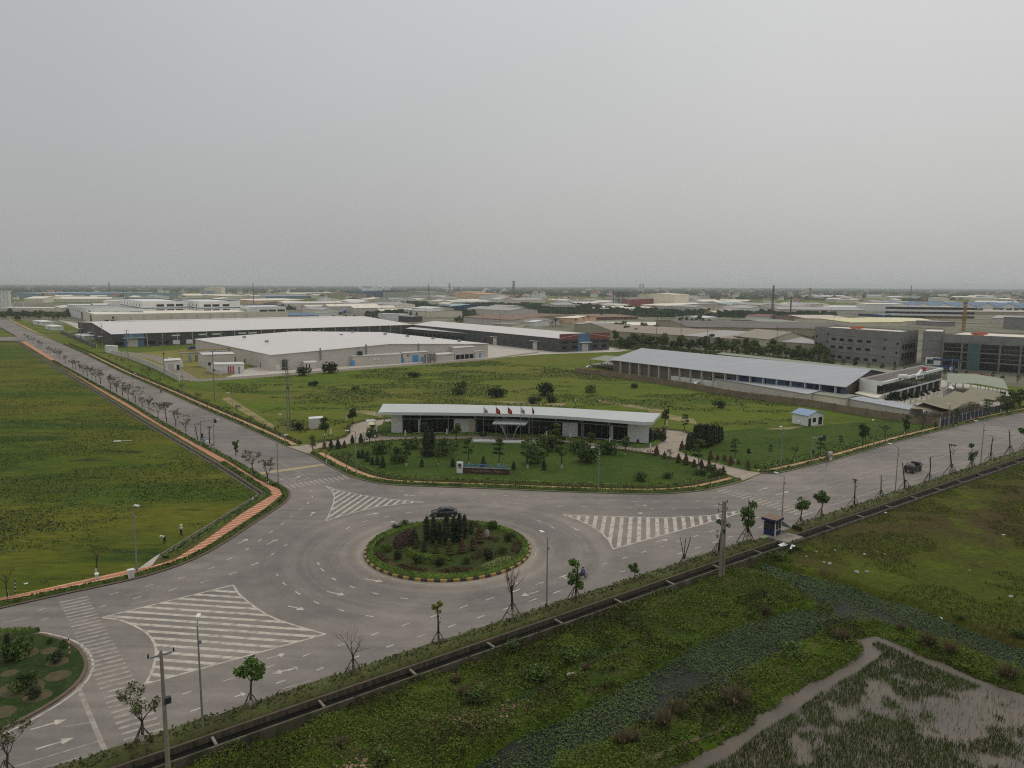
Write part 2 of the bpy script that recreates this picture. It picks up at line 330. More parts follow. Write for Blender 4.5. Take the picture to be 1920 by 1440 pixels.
def brickpave(name, ang, period, c1, c2):
    m = bpy.data.materials.new(name); m.use_nodes = True; t = m.node_tree; N = t.nodes; L = t.links; b = N['Principled BSDF']; b.inputs['Roughness'].default_value = .9
    geo = N.new('ShaderNodeNewGeometry'); mp = N.new('ShaderNodeMapping'); mp.inputs['Rotation'].default_value = (0, 0, -ang); L.new(geo.outputs['Position'], mp.inputs[0])
    wv = N.new('ShaderNodeTexWave'); wv.inputs['Scale'].default_value = .314 / period; wv.inputs['Distortion'].default_value = .15; L.new(mp.outputs[0], wv.inputs['Vector'])
    r = N.new('ShaderNodeMapRange'); r.inputs[1].default_value = .72; r.inputs[2].default_value = .82; L.new(wv.outputs['Fac'], r.inputs[0])
    nz = N.new('ShaderNodeTexNoise'); nz.inputs['Scale'].default_value = 1.2; nz.inputs['Detail'].default_value = 6; L.new(geo.outputs['Position'], nz.inputs['Vector'])
    mx = N.new('ShaderNodeMix'); mx.data_type = 'RGBA'; L.new(r.outputs[0], mx.inputs[0]); mx.inputs[6].default_value = (*c1, 1); mx.inputs[7].default_value = (*c2, 1)
    r2 = N.new('ShaderNodeMapRange'); r2.inputs[1].default_value = .3; r2.inputs[2].default_value = .7; r2.inputs[3].default_value = .78; r2.inputs[4].default_value = 1.18; L.new(nz.outputs[0], r2.inputs[0])
    q = N.new('ShaderNodeVectorMath'); q.operation = 'SCALE'; L.new(mx.outputs[2], q.inputs[0]); L.new(r2.outputs[0], q.inputs['Scale']); L.new(q.outputs[0], b.inputs['Base Color']); return m
BRICK_L = brickpave('brick paving with pale courses', R(128), 1.1, A(158, 104, 76), A(192, 150, 118)); TANPAVE = mat('tan paving', A(170, 134, 102), .9, .2, .5); DRIVE = mat('paver driveway', A(146, 134, 118), .9, .12, .6)
# ---- outlines (pixel of the photo -> ground)
Z1 = .12
A_left_px = [(44, 639), (104, 677), (187, 723), (250, 757), (312, 795), (371, 827), (429, 856.5), (478.5, 884), (524, 909.6), (538, 917.5), (543, 927), (536, 941), (508, 960), (481, 977), (408, 1026), (350, 1055), (291.6, 1075), (233, 1090), (117, 1114), (0, 1140.5)]
A_right_px = [(12.5, 599), (52, 619), (117, 646), (154, 662), (229, 700), (312, 736), (400, 776), (447, 796), (504, 822.5), (535, 837)]
GARDEN_px = [(579, 852.5), (622, 877), (657.5, 894), (691, 904), (729, 909.7), (800, 913), (920, 917), (1010, 921), (1100, 924.5), (1180, 927), (1250, 927), (1310, 922), (1355, 913), (1393, 903)]
RF_px = [(1427, 888), (1455, 888.5), (1485, 882.5), (1559, 865), (1700, 824), (1800, 799), (1860, 785), (1920, 773)]
aL = GL(A_left_px); aL = aL[:8] + smooth(aL[8:], 1); aR = GL(A_right_px); gK = smooth(GL(GARDEN_px), 1); rF = GL(RF_px)
DO = G(220, 1438, .3); DD = G(1920, 856, .3) - DO; DD.z = 0; UD = DD.normalized(); ND = Vector((UD.y, -UD.x, 0)); DO.z = 0
def D(s, t, z=0.0): return DO + UD * s + ND * t + Z * z
def todr(p): q = Vector((p[0], p[1], 0)) - DO; return q.dot(UD), q.dot(ND)
aL_far = [G(-60, 600), G(0, 613), G(32, 631)]; aR_far = ext(aR[1], aR[0], 500)
left_ext = ext(aL[-3], aL[-1], 90)
S0, S1, VW = -90, 420, 2.7
nearR = [D(S0, -VW), D(S1, -VW)]
rF_ext = ext(rF[-2], rF[-1], 260)
road = [ext(aL_far[1], aL_far[0], 380)] + aL_far + [G(-90, 634), G(-90, 638)] + aL + [left_ext, D(S0, -VW), D(S1, -VW), rF_ext] + rF[::-1] + gK[::-1] + aR[::-1] + [aR_far]
def sheet(name, poly, z, m, z0=None, kind='structure', **k):
    mb = MB(); mb.prism(poly, z if z0 is None else z0, z)
    if z0 is None: mb.f = [f for f in mb.f if len(f) == 3]; mb.m = mb.m[:len(mb.f)]
    return mb.build(name, m, kind=kind, **k)
far = MB(); far.add([(-16000, -3000, -1.5), (16000, -3000, -1.5), (16000, 26000, -1.5), (-16000, 26000, -1.5)], [(0, 1, 2, 3)]); far.build('ground', FARLAND, kind='structure')
sheet('road', road, 0, ASPH, -1.4)
# land between the roads
mid_far = [Vector((2400, 300, 0)), Vector((2600, 3800, 0)), Vector((-3300, 3800, 0))]
midland = [aR_far] + aR + gK + rF + [rF_ext] + mid_far
sheet('meadow', midland, Z1, GRASS_M, -1.4)
# left meadow, ditch and verge
ditch_px = [(26, 641), (104, 692), (188, 742), (250, 781), (312, 819), (400, 871), (440, 897), (484, 926), (394, 981), (286, 1047)]
dl = GL(ditch_px, .0)
left_far = [Vector((-900, 900, 0)), Vector((-900, 60, 0))]
sheet('left_meadow', [G(-90, 640)] + dl + [G(262, 1064), G(242, 1071), G(204, 1089), G(117, 1108), G(0, 1130), left_ext + Vector((0, 3, 0)), Vector((-400, 60, 0)), Vector((-900, 500, 0))], -.15, GRASS_L, -1.4)
dr = offs(dl, 0)
sheet('left_verge', [G(-90, 639.5)] + offs(dl, -1.1)[:] + [G(262, 1063.5), G(242, 1070.5), G(204, 1088.5), G(117, 1107.5), G(0, 1129.5), left_ext + Vector((0, 2.5, 0))][0:6] + [left_ext + Vector((0, 2.5, 0)), left_ext] + aL[::-1] , Z1, VERGE, -1.4)
sheet('far_left_meadow', [G(-60, 607), G(-5, 613.5), G(29, 631.5), G(-90, 633), Vector((-1500, 700, 0)), Vector((-1500, 1200, 0))], Z1, GRASS_M, -1.4)
t = empty('drainage_ditch', dl[4], label='narrow dark concrete ditch edging the left meadow beside the brick pavement', cat='ditch')
def rel(mb, o): mb.v = [(x - o.location.x, y - o.location.y, z - o.location.z) for x, y, z in mb.v]; return mb
mb = MB(); strip(mb, dl, .0, -.16, -1.0, -.02); strip(mb, dl, -.95, -1.1, -1.0, .16); rel(mb, t).build('side_wall', CONC, t)
mb = MB(); strip(mb, dl, -.16, -.95, -.75); rel(mb, t).build('water', WATERD, t)
mb = MB(); mb.prism([G(300, 1040), G(286, 1049), G(262, 1067), G(250, 1072), G(285, 1062), G(294, 1050)], -.1, Z1 + .05); mb.build('concrete_apron', YARD, kind='structure')
# near island on the left boulevard
isl_px = [(-170, 1215), (0, 1193), (63, 1190), (117, 1203), (143, 1217), (158, 1240), (157, 1260), (143, 1283), (110, 1310), (67, 1336), (23, 1359), (-60, 1400), (-240, 1470)]
isl = smooth(GL(isl_px), 1); sheet('near_island', isl, .2, field('island grass', [A(48, 62, 28), A(40, 54, 26), A(56, 66, 32)], (.1, .4, 2.), .1), -.5)
mb = MB(); strip(mb, isl, -.35, 0, -.4, .22); mb.build('kerb', GUTTER, kind='structure')
mb = MB(); strip(mb, isl, -.9, -.65, .006); mb.build('edge_line', PAINT, kind='structure')
# round island
ring = [RC + Vector((math.cos(a), math.sin(a), 0)) * RR for a in [i * math.tau / 96 for i in range(96)]]
mb = MB(); segs = 88
for i in range(segs):
    a0, a1 = i * math.tau / segs, (i + 1) * math.tau / segs; q = []
    for r_ in (RR - .3, RR + .02):
        for a in (a0, a1): q.append(RC + Vector((math.cos(a) * r_, math.sin(a) * r_, 0)))
    mb.add([(q[0].x, q[0].y, .33), (q[1].x, q[1].y, .33), (q[3].x, q[3].y, .3), (q[2].x, q[2].y, .3), (q[2].x, q[2].y, -.1), (q[3].x, q[3].y, -.1)], [(0, 2, 3, 1)[::-1] if 0 else (0, 3, 2, 1), (3, 4, 5, 2)], i % 2)
mb.build('island_kerb', [mat('kerb paint yellow', A(150, 122, 68), .8, .15, 1.5), mat('kerb paint black', A(58, 56, 52), .8, .15, 1.5)], kind='structure')
mb = MB(); mb.prism([RC + (p - RC) * ((RR - .3) / RR) for p in ring], -.4, .325); mb.build('island_lawn', field('island lawn', [A(50, 58, 28), A(54, 64, 30), A(78, 62, 46)], (.1, .35, 2), .1), kind='structure')
# kerbs
mb = MB(); strip(mb, aR, -.02, -.28, -.3, Z1 + .04); strip(mb, gK, -.02, -.28, -.3, Z1 + .04); strip(mb, rF + [rF_ext], -.02, -.28, -.3, Z1 + .04)
strip(mb, [aL_far[2]] and aL + [left_ext], .02, -.0, -.3, Z1 + .04)
strip(mb, offs([D(S0, -VW), D(S1, -VW)], 0), .0, .22, -.3, Z1 + .05); mb.build('kerb', KERB, kind='structure')
mb = MB(); k = 8; strip(mb, offs(aL[k:] + [left_ext], -.0), -.32, -.02, Z1 + .004, Z1 + .012) ; mb.build('gutter', GUTTER, kind='structure')
# pavements
mb = MB()
pin = [(37.5, 640), (125, 694), (208, 745), (292, 795), (400, 859), (419, 870), (467, 901.6), (512, 929), (496, 938), (455, 963), (394, 1008), (330, 1049), (286, 1063), (242, 1070), (175, 1085), (87, 1105), (0, 1124)]
pout = [(49, 641), (133, 693), (221, 744), (302, 792), (400, 847), (429, 866), (480, 899), (524, 919), (529, 928), (496, 955), (423, 1002), (385, 1028), (344, 1049), (306, 1063), (262, 1073), (204, 1087), (117, 1107), (0, 1128)]
pav = GL(pin, 0) + [left_ext + Vector((0, 2.2, 0)), left_ext + Vector((0, .8, 0))] + GL(pout, 0)[::-1]
mb.prism(pav, Z1, Z1 + .02); mb.build('pavement', BRICK_L, kind='structure')
mb = MB(); strip(mb, aR, -1.5, -3.0, Z1 + .006); strip(mb, rF + [rF_ext], -1.5, -3.1, Z1 + .006); strip(mb, gK, -1.6, -3.3, Z1 + .006); mb.build('footpath', TANPAVE, kind='structure')
# driveway loop of the office
dz = Z1 + .012
drive_out = [(535, 837), (545, 838), (564, 836.5), (600, 832), (635, 826), (650, 821), (659, 813), (658, 803), (664, 797.5), (680, 792.5), (700, 790), (730, 787), (1200, 803), (1217, 806.5), (1250, 807.5), (1275, 810), (1290, 815), (1297, 821), (1292, 831), (1275, 841), (1271, 846), (1284, 854), (1331, 867.5), (1369, 877), (1400, 884), (1427, 888)]
drive_in = [(1393, 902), (1387, 899), (1365, 891), (1340, 882), (1275, 862), (1227, 853), (1181, 846), (1112, 838), (1066, 832), (997, 827.5), (920, 825.5), (860, 825), (785, 824.5), (745, 826), (706, 828), (659, 834.5), (620, 839), (588, 843.5), (579, 852)]
sheet('driveway', GL(drive_out) + GL(drive_in), dz, DRIVE, Z1 - .3)
isl_off = [(706, 803), (706, 811), (711, 817), (725, 820), (785, 819.5), (860, 819), (920, 818.5), (997, 820.5), (1066, 826.5), (1135, 834.5), (1192, 841), (1215, 841), (1232, 837), (1247, 826), (1250, 817), (1240, 811), (1217, 810), (1100, 803), (900, 797), (720, 795)]
sheet('office_terrace', smooth(GL(isl_off), 1), Z1 + .14, LAWN, Z1 - .2)
mb = MB(); strip(mb, smooth(GL(isl_off), 1), -.16, .0, Z1, Z1 + .17); strip(mb, GL(drive_out[2:-1]), -.16, .0, Z1, Z1 + .15); strip(mb, GL(drive_in[:-1]), -.16, 0, Z1, Z1 + .15); mb.build('kerb', mat('pale kerb', A(150, 145, 132), .9, .1, 1), kind='structure')
garden = gK[2:-2]; gi = offs(gK, -4.6)
lawnA = [gi[i] for i in range(3, len(gi) - 3)] + GL([(1370, 894), (1340, 884), (1275, 864), (1227, 855), (1181, 848), (1112, 840), (1066, 834), (997, 829), (920, 827), (785, 826), (706, 830), (659, 837), (610, 844)])
sheet('garden_lawn', lawnA, Z1 + .008, LAWN)
rg = offs(rF, -5)
sheet('side_lawn', GL([(1390, 884), (1331, 869), (1284, 856), (1276, 846), (1294, 833), (1300, 822), (1330, 812), (1390, 806), (1480, 801), (1560, 797), (1640, 789), (1662, 786), (1740, 801)]) + [rg[4], rg[3], rg[2]], Z1 + .004, LAWN)
mb = MB()
for pz in ([(1430, 812 - 6), (1455, 803), (1510, 800), (1480, 806)], [(1105, 745), (1160, 756), (1250, 770), (1240, 773), (1130, 757)], [(1215, 770), (1300, 786), (1312, 797), (1270, 790), (1225, 781)], [(640, 768), (690, 771), (716, 776), (716, 783), (680, 776)], [(925, 752), (1010, 755), (1060, 757), (1060, 762), (960, 759)], [(430, 745), (470, 770), (520, 802), (510, 804), (455, 774), (415, 748)]):
    mb.prism(GL(pz), Z1, Z1 + .005)
mb.build('bare_earth', mat('bare earth with thin grass', A(104, 98, 52), .95, 0, .25, col2=A(138, 122, 90), bump=.05), kind='structure')
# ---- far yards
mb = MB()
mb.prism(GL([(430, 712), (520, 704), (915, 673), (1010, 665), (1160, 660), (1180, 657), (1050, 640), (900, 640), (620, 680), (470, 690), (420, 705)]), Z1, Z1 + .02)
mb.prism(GL([(1640, 758), (1664, 779), (1762, 797), (1900, 762), (1900, 735), (1760, 712)]), Z1, Z1 + .03)
mb.prism(GL([(1110, 683), (1190, 700), (1560, 766), (1640, 760), (1660, 728), (1230, 668)]), Z1, Z1 + .02)
mb.build('yard', YARD, kind='structure')
mb = MB(); mb.prism(GL([(236, 664), (350, 655), (440, 655), (470, 690), (430, 706), (392, 714), (345, 714), (290, 690)]), Z1, Z1 + .04); mb.build('dry_lawn', DRYLAWN, kind='structure')
mb = MB(); mb.prism(GL([(325, 711), (372, 716), (458, 711), (915, 675), (1010, 662), (1010, 660), (915, 672), (458, 706), (372, 712), (325, 708)]), Z1, Z1 + .05)
mb.prism(GL([(224, 658), (300, 668), (372, 712), (358, 716), (290, 676)]), Z1, Z1 + .055); mb.build('service_lane', KERB, kind='structure')
mb = MB(); mb.prism(GL([(60, 619), (105, 616), (128, 622), (200, 640), (240, 662), (160, 664)]), Z1, Z1 + .02); mb.build('compound_lawn', GRASS_M, kind='structure')
mb = MB(); mb.prism(GL([(110, 600), (180, 612), (300, 640), (215, 652), (125, 606)]), Z1, Z1 + .03); mb.build('yard', YARD, kind='structure')
# industrial estate ground
mb = MB(); mb.prism([G(-60, 597), G(30, 599), G(150, 612), G(900, 620), G(1150, 655), G(1600, 700), G(1960, 730), G(2200, 640), G(2100, 572), G(-60, 568)], Z1, Z1 + .008); mb.build('estate_ground', mat('estate ground', A(70, 76, 52), .95, 0, .03, col2=A(122, 116, 98)), kind='structure')
# ================================================================== MARKINGS
def seg(mb, a, b, wd, z=.008):
    z += (len(mb.f) % 23) * .00012
    a, b = Vector(a), Vector(b); t = (b - a).normalized(); n = Vector((-t.y, t.x, 0)) * wd / 2
    mb.add([(p.x, p.y, z) for p in (a - n, b - n, b + n, a + n)], [(0, 1, 2, 3)])
def dashes(name, lst, ox, oy, k, wd, m, z=.008):
    mb = MB()
    for x, y, dx, dy in lst: seg(mb, G(ox + (x - dx) / k, oy + (y - dy) / k), G(ox + (x + dx) / k, oy + (y + dy) / k), wd, z)
    return mb
DM = MB()
def addd(lst, ox, oy, k, wd=.17, d=None):
    for q in lst:
        x, y = q[:2]; dx, dy = q[2:] if len(q) > 2 else d
        seg(DM, G(ox + (x - dx) / k, oy + (y - dy) / k), G(ox + (x + dx) / k, oy + (y + dy) / k), wd)
addd([(120, 645), (345, 578), (560, 510), (760, 448), (940, 393), (1130, 335), (1300, 283), (1470, 230), (1617, 185), (1765, 140), (205, 735), (435, 660), (655, 588), (860, 520), (1053, 458), (1237, 400), (1410, 345), (1575, 292), (1730, 240), (1880, 195)], 540, 1040, 3.43, .2, (25, -9.5))
addd([(1050, 657), (1285, 583), (1515, 510), (1100, 752), (1350, 670), (1582, 594)], 0, 1080, 3, .2, (28, -10))
addd([(450, 850), (630, 797), (803, 743), (965, 695), (1120, 647), (1270, 600), (1415, 555), (1550, 515), (1690, 473), (1815, 434), (615, 918), (1130, 755), (1285, 705), (1440, 655), (1580, 608), (1730, 565), (1850, 522)], 1040, 880, 4.8, .2, (22, -7.5))
addd([(135, 262, 24, 1), (330, 270, 24, 1), (920, 293, 26, 2), (1115, 295, 26, 1), (1295, 284, 22, -3), (1440, 258, 18, -5), (60, 327, 24, 1), (260, 335, 24, 1), (465, 342, 24, 1), (665, 350, 24, 2), (880, 357, 24, 0), (1080, 357, 24, 0), (1280, 348, 22, -3), (1460, 325, 24, -6), (525, 279, 24, 1), (720, 288, 24, 1)], 1040, 880, 4.8, .18)
addd([(535, 10), (720, 18), (905, 27), (1100, 30), (1285, 40), (1475, 45), (1665, 55), (1860, 62), (985, 93), (1185, 102), (1380, 110), (1580, 118), (1780, 125)], 640, 920, 4.8, .18, (23, 1.5))
addd([(60, 335, 18, -10), (215, 275, 22, -7), (410, 232, 22, -7), (600, 200, 24, -4), (1785, 275, 22, 10), (1900, 330, 20, 12)], 640, 920, 4.8, .2)
addd([(1170, 135, 8, -10), (1188, 200, 5, 9), (1138, 275, -10, 14), (1050, 353, 14, -12), (940, 440, 18, -12), (825, 527, 20, -12), (693, 623, 22, -13), (560, 723, 20, -16), (405, 830, 22, -14), (197, 945, 33, -16), (865, 783, 20, -14), (712, 890, 22, -14), (503, 1007, 33, -16), (230, 1120, 40, -18), (1618, 575, 24, -13), (1265, 1005, 10, 15), (1310, 1080, 16, 15), (1448, 1187, 24, 14), (1668, 1283, 34, 13), (765, 1138, 9, 14), (850, 1245, 20, 16), (1015, 1357, 28, 16)], 400, 900, 6.4, .2)
addd([(270, 832), (735, 730), (960, 678), (1165, 630), (1357, 567), (1497, 600), (1640, 540), (1315, 655), (1110, 705), (880, 757), (655, 812), (290, 895)], 0, 900, 3.43, .2, (26, -8))
addd([(1780, 148, 11, 8), (293, 157, 13, 8), (220, 97, 9, 9), (195, 58, 5, 8), (413, 208, 18, 7), (565, 250, 22, 5), (745, 281, 24, 3), (63, 247, 15, 10), (182, 307, 18, 9), (340, 356, 20, 7), (527, 396, 26, 5)], 540, 1040, 3.43, .2)
DM.build('lane_markings', PAINT, kind='structure')
LM = MB()
def line(x0, y0, x1, y1, ox=0, oy=0, k=1, wd=.17, mb=LM): seg(mb, G(ox + x0 / k, oy + y0 / k), G(ox + x1 / k, oy + y1 / k), wd, .01)
line(800, 748, 955, 710, 0, 900, 3.43); line(840, 800, 1000, 765, 0, 900, 3.43); line(0, 922, 190, 885, 0, 900, 3.43); line(-200, 372, 170, 290, 0, 1080, 3); line(430, 600, 600, 1010, 0, 1080, 3, .42)
line(-100, 1128, 555, 930, 0, 1080, 3); line(240, 1080, 460, 1018, 0, 1080, 3); line(350, 850, 520, 823, 0, 1080, 3, .12); line(1585, 637, 1745, 590, 0, 1080, 3); line(-80, 1060, 60, 1000, 0, 1080, 3)
line(1445, 936, 1990, 786, wd=.2); line(1456, 941, 1990, 795, wd=.2); line(1424, 925, 1529, 899); line(1488, 895, 1771, 819); line(1529, 957, 1990, 811, wd=.22); line(1371, 916, 1446, 937, wd=.3); line(1390, 912, 1412, 906)
line(480, 864, 553, 904, wd=.2); line(522, 866, 581, 897.5, wd=.2); line(525, 907, 581, 897.5, wd=.3); line(0, 1012, 58, 992, 540, 1040, 3.43); line(1080, 1140 - 40, 1140, 1080, 0, 0, 1, .01)
for i in range(9): line(541 + i * 4.6, 839.5 + i * 1.9, 543.4 + i * 4.6, 840.5 + i * 1.9, wd=.2)
for i in range(8): line(1391 + i * 7.5, 905 - i * 2.4, 1395 + i * 7.5, 903.7 - i * 2.4, wd=.2)
line(695, 262, 830, 265, 1040, 880, 4.8); line(1225, 773, 1330, 738, 1040, 880, 4.8); line(1080, 715, 1150, 690, 1040, 880, 4.8); line(1400, 205, 1440, 192, 540, 1040, 3.43); line(1600, 325, 1705, 292, 540, 1040, 3.43)
LM.build('line_markings', PAINTF, kind='structure')
mb = MB(); strip(mb, aR, .15, .34, .01); strip(mb, aL[8:14], .12, .32, .01)
rr = [RC + Vector((math.cos(a), math.sin(a), 0)) * (RR + .75) for a in [i * math.tau / 96 for i in range(97)]]; strip(mb, rr, -.09, .09, .01); mb.build('edge_line', PAINTF, kind='structure')
mb = MB(); pA = GL([(396, 818), (1, 1)][:1])[0]
w0 = [(a, b) for a, b in ((.2, 0), (.4, 0), (.6, 0), (.8, 0))]
for fr in (.2, .4, .6, .8):       # sparse studs down road A
    for i in range(60):
        p = aR[-1].lerp(G(478, 884), 0)  # road edge start
        base = G(535, 837).lerp(G(470, 880), fr) + V * (8 + i * 6.5)
        seg(mb, base, base + V * .9, .16)
for fr in (.3, .42, .62, .8):
    for i in range(22):
        base = G(1485, 883).lerp(G(1560, 962), fr) + UD * (6 + i * 9); seg(mb, base, base + UD * 1.6, .15)
mb.build('lane_markings', PAINTF, kind='structure')
def hatch(out_px, dirpx, n0, nn, wd, border=.22, m=PAINT, flip=False, skip=0):
    poly = GL(out_px); n = len(poly); mb = MB(); d = (G(*dirpx[1]) - G(*dirpx[0])).normalized(); e = Vector((-d.y, d.x, 0))
    a, b = G(*n0).dot(e), G(*nn[0]).dot(e); N_ = nn[1]
    def cuts(c):
        u = []
        for i in range(n):
            p, q = poly[i], poly[(i + 1) % n]; x, y = p.dot(e) - c, q.dot(e) - c
            if (x > 0) != (y > 0): u.append((p.lerp(q, x / (x - y))).dot(d))
        return sorted(u)
    for i in range(N_):
        c = a + (b - a) * i / (N_ - 1); u0, u1 = cuts(c - wd / 2), cuts(c + wd / 2)
        if len(u0) != len(u1) or len(u0) < 2: continue
        for k in range(0, len(u0) - 1, 2):
            P = [d * u0[k] + e * (c - wd / 2), d * u0[k + 1] + e * (c - wd / 2), d * u1[k + 1] + e * (c + wd / 2), d * u1[k] + e * (c + wd / 2)]
            mb.add([(p.x, p.y, .008) for p in P], [(0, 1, 2, 3)])
    for i in range(n): seg(mb, poly[i], poly[(i + 1) % n], border, .012)
    return mb.build('hatched_markings', m, kind='structure')
hatch([(190, 1158), (437, 1097), (447, 1113), (462, 1126), (477, 1138), (497, 1151), (520, 1162), (560, 1175), (610, 1189), (272, 1283), (281, 1268), (287, 1253), (292, 1235), (293, 1222), (291, 1209), (284, 1196), (273, 1185), (250, 1172), (224, 1162)], ((290, 1209), (494, 1224)), (440, 1110), ((300, 1281.7), 16), .55, .28)
hatch([(610, 911), (640, 921), (680, 928.5), (736, 936.5), (795, 941.5), (760, 944), (702, 951), (640, 967.5), (611, 977), (619, 960), (625, 945), (627, 931), (622, 919)], ((640, 965), (690, 931)), (622, 921), ((770, 943.5), 14), .45, .22)
hatch([(1056, 965), (1090, 967), (1240, 970.5), (1332, 966.6), (1415, 953), (1380, 964), (1342, 976), (1240, 1004), (1150, 1029.5), (1142, 1014), (1128, 999), (1108, 986), (1085, 975)], ((1245, 971), (1247, 1001)), (1070, 966), ((1390, 960), 21), .62, .26)
def zebra(L0, L1, R0, R1, n, wd, m=PAINTF):
    mb = MB(); a0, a1, b0, b1 = G(*L0), G(*L1), G(*R0), G(*R1)
    for i in range(n):
        f = i / (n - 1); seg(mb, a0.lerp(a1, f), b0.lerp(b1, f), wd, .009)
    mb.build('zebra_crossing', m, kind='structure')
zebra((112, 1130), (236, 1399), (164, 1119), (312, 1377), 36, .42); zebra((533, 909), (641, 891.5), (544, 916), (653.5, 898.5), 13, .55); zebra((1345, 922), (1500, 968), (1364, 917), (1524, 961), 17, .5)
mb = MB(); seg(mb, G(484, 888.5), G(608, 871), 1.7, .009); mb.build('rumble_strip', PAINTY, kind='structure')
mb = MB()
def arrow(x0, y0, x1, y1, ox, oy, k, bend=0):
    a, b = G(ox + x0 / k, oy + y0 / k), G(ox + x1 / k, oy + y1 / k); L = (b - a).length; d = (b - a).normalized(); e = Vector((-d.y, d.x, 0)); h = b - d * min(1.6, L * .35)
    seg(mb, a, h, .22, .009); mb.add([(p.x, p.y, .0092) for p in (h - e * .5, b, h + e * .5)], [(0, 1, 2)])
    if bend and L > 5: m_ = a.lerp(b, .45); c = m_ + e * bend * .55 + d * .6; seg(mb, m_, c, .2, .0094); mb.add([(p.x, p.y, .0134) for p in (c - d * .3, c + e * bend * .4 + d * .25, c + d * .4)], [(0, 1, 2)])
for q in ((1675, 515, 1530, 550, 0, 1080, 3, 1), (1500, 465, 1610, 437, 0, 1080, 3), (170, 865, 380, 805, 0, 1080, 3, 1), (200, 975, 420, 910, 0, 1080, 3), (1320, 680, 1380, 660, 0, 1080, 3), (250, 237, 370, 262, 540, 1040, 3.43), (495, 155, 612, 175, 540, 1040, 3.43), (0, 330, 105, 355, 540, 1040, 3.43), (1610, 237, 1500, 265, 540, 1040, 3.43, 1), (1400, 205, 1490, 175, 540, 1040, 3.43), (0, 745, 65, 722, 540, 1040, 3.43), (640, 775, 775, 710, 400, 900, 6.4), (290, 765, 420, 705, 400, 900, 6.4), (1160, 430, 1215, 380, 400, 900, 6.4, 1), (720, 320, 840, 325, 1040, 880, 4.8), (880, 393, 735, 395, 1040, 880, 4.8), (140, 510, 220, 555, 1040, 880, 4.8), (910, 655, 1020, 628, 1040, 880, 4.8), (205, 222, 345, 200, 640, 920, 4.8), (370, 295, 490, 275, 640, 920, 4.8), (665, 45, 560, 38, 640, 920, 4.8), (1060, 1110, 1130, 1070, 340, 680, 5.053, 1), (915, 1120, 970, 1100, 340, 680, 5.053), (1420, 920, 1440, 914, 0, 0, 1, 1), (1455, 928, 1480, 921, 0, 0, 1, -1)): arrow(*q)
mb.build('arrow_markings', PAINT, kind='structure')
# ================================================================== DRAIN + SOUTH BANK
CW = 1.4
t = empty('drainage_channel', D(60, .7), label='long open concrete storm drain with cross beams running beside the near verge', cat='drain')
mb = MB(); mb.prism([D(S0, -.12), D(S1, -.12), D(S1, .12), D(S0, .12)], -1.6, .3); rel(mb, t).build('road_side_wall', CONCD, t)
mb = MB(); mb.prism([D(S0, -.14), D(S1, -.14), D(S1, .13), D(S0, .13)], .303, .38); rel(mb, t).build('coping', mat('weathered coping', A(84, 74, 62), .95, .2, 1.5), t)
mb = MB(); mb.prism([D(S0, CW), D(S1, CW), D(S1, CW + .22), D(S0, CW + .22)], -1.6, .12); rel(mb, t).build('field_side_wall', mat('mossy drain wall', A(56, 56, 40), .95, 0, .8, col2=A(98, 92, 76), detail=6), t)
mb = MB(); mb.prism([D(S0, .13), D(S1, .13), D(S1, CW), D(S0, CW)], -1.5, -.22); rel(mb, t).build('water', WATERD, t)
for s in np.arange(S0 + 3, S1, 9.4):
    mb = MB(); mb.prism([D(s, .1), D(s + .22, .1), D(s + .22, CW + .05), D(s, CW + .05)], .05, .2); rel(mb, t).build('cross_beam', CONC, t)
sheet('near_verge', [D(S0, -VW + .2), D(S1, -VW + .2), D(S1, -.13), D(S0, -.13)], Z1, VERGE, -1.4)
cz = -.9
creek1 = GL([(1395, 1058), (1430, 1056), (1480, 1073), (1592, 1098), (1662, 1130), (1719, 1140), (1783, 1168), (1847, 1194), (1920, 1220), (2050, 1280), (2200, 1360), (2200, 1420), (2050, 1330), (1920, 1262), (1879, 1247), (1799, 1215), (1719, 1188), (1662, 1172), (1600, 1166), (1534, 1130), (1480, 1096), (1430, 1082), (1385, 1074)], cz)
creek2 = GL([(1592, 1166), (1555, 1146), (1500, 1144), (1382, 1181), (1297, 1220), (1213, 1265), (1157, 1299), (1086, 1335), (1016, 1363), (937, 1405), (850, 1470), (760, 1530), (960, 1560), (1050, 1435), (1086, 1417), (1143, 1391), (1227, 1349), (1269, 1318), (1354, 1293), (1410, 1250), (1432, 1238), (1496, 1206), (1534, 1190)], cz)
pz = -.6
pond = GL([(1606, 1201), (1643, 1195), (1687, 1212), (1751, 1242), (1815, 1267), (1879, 1293), (1920, 1306), (2050, 1370), (2300, 1520), (1900, 2200), (1150, 1700), (1230, 1470), (1283, 1437), (1354, 1403), (1400, 1366), (1464, 1328), (1534, 1280), (1592, 1251), (1632, 1222)], pz)
creek3 = GL([(905, 1330), (1000, 1293), (1100, 1240), (1180, 1200), (1185, 1207), (1110, 1248), (1010, 1305), (910, 1345)], cz)
ds = .55; ss = np.arange(-60, 330, ds); tt = np.concatenate([np.arange(CW + .21, 62, ds), np.arange(62, 200, 4)])
Sg, Tg = np.meshgrid(ss, tt, indexing='ij'); X = DO.x + UD.x * Sg + ND.x * Tg; Y = DO.y + UD.y * Sg + ND.y * Tg
fieldline = GL([(1480, 1075), (1592, 1100), (1783, 1168), (1920, 1222), (2100, 1310)], 0)
def isfield(x, y):      # the grazed right field: beyond the first creek, or s large
    s = (x - DO.x) * UD.x + (y - DO.y) * UD.y; t_ = (x - DO.x) * ND.x + (y - DO.y) * ND.y
    return inpoly(x, y, [D(94, 0)] + [fieldline[0]] + fieldline[1:] + [D(90, 130), D(600, 130), D(600, -1)])
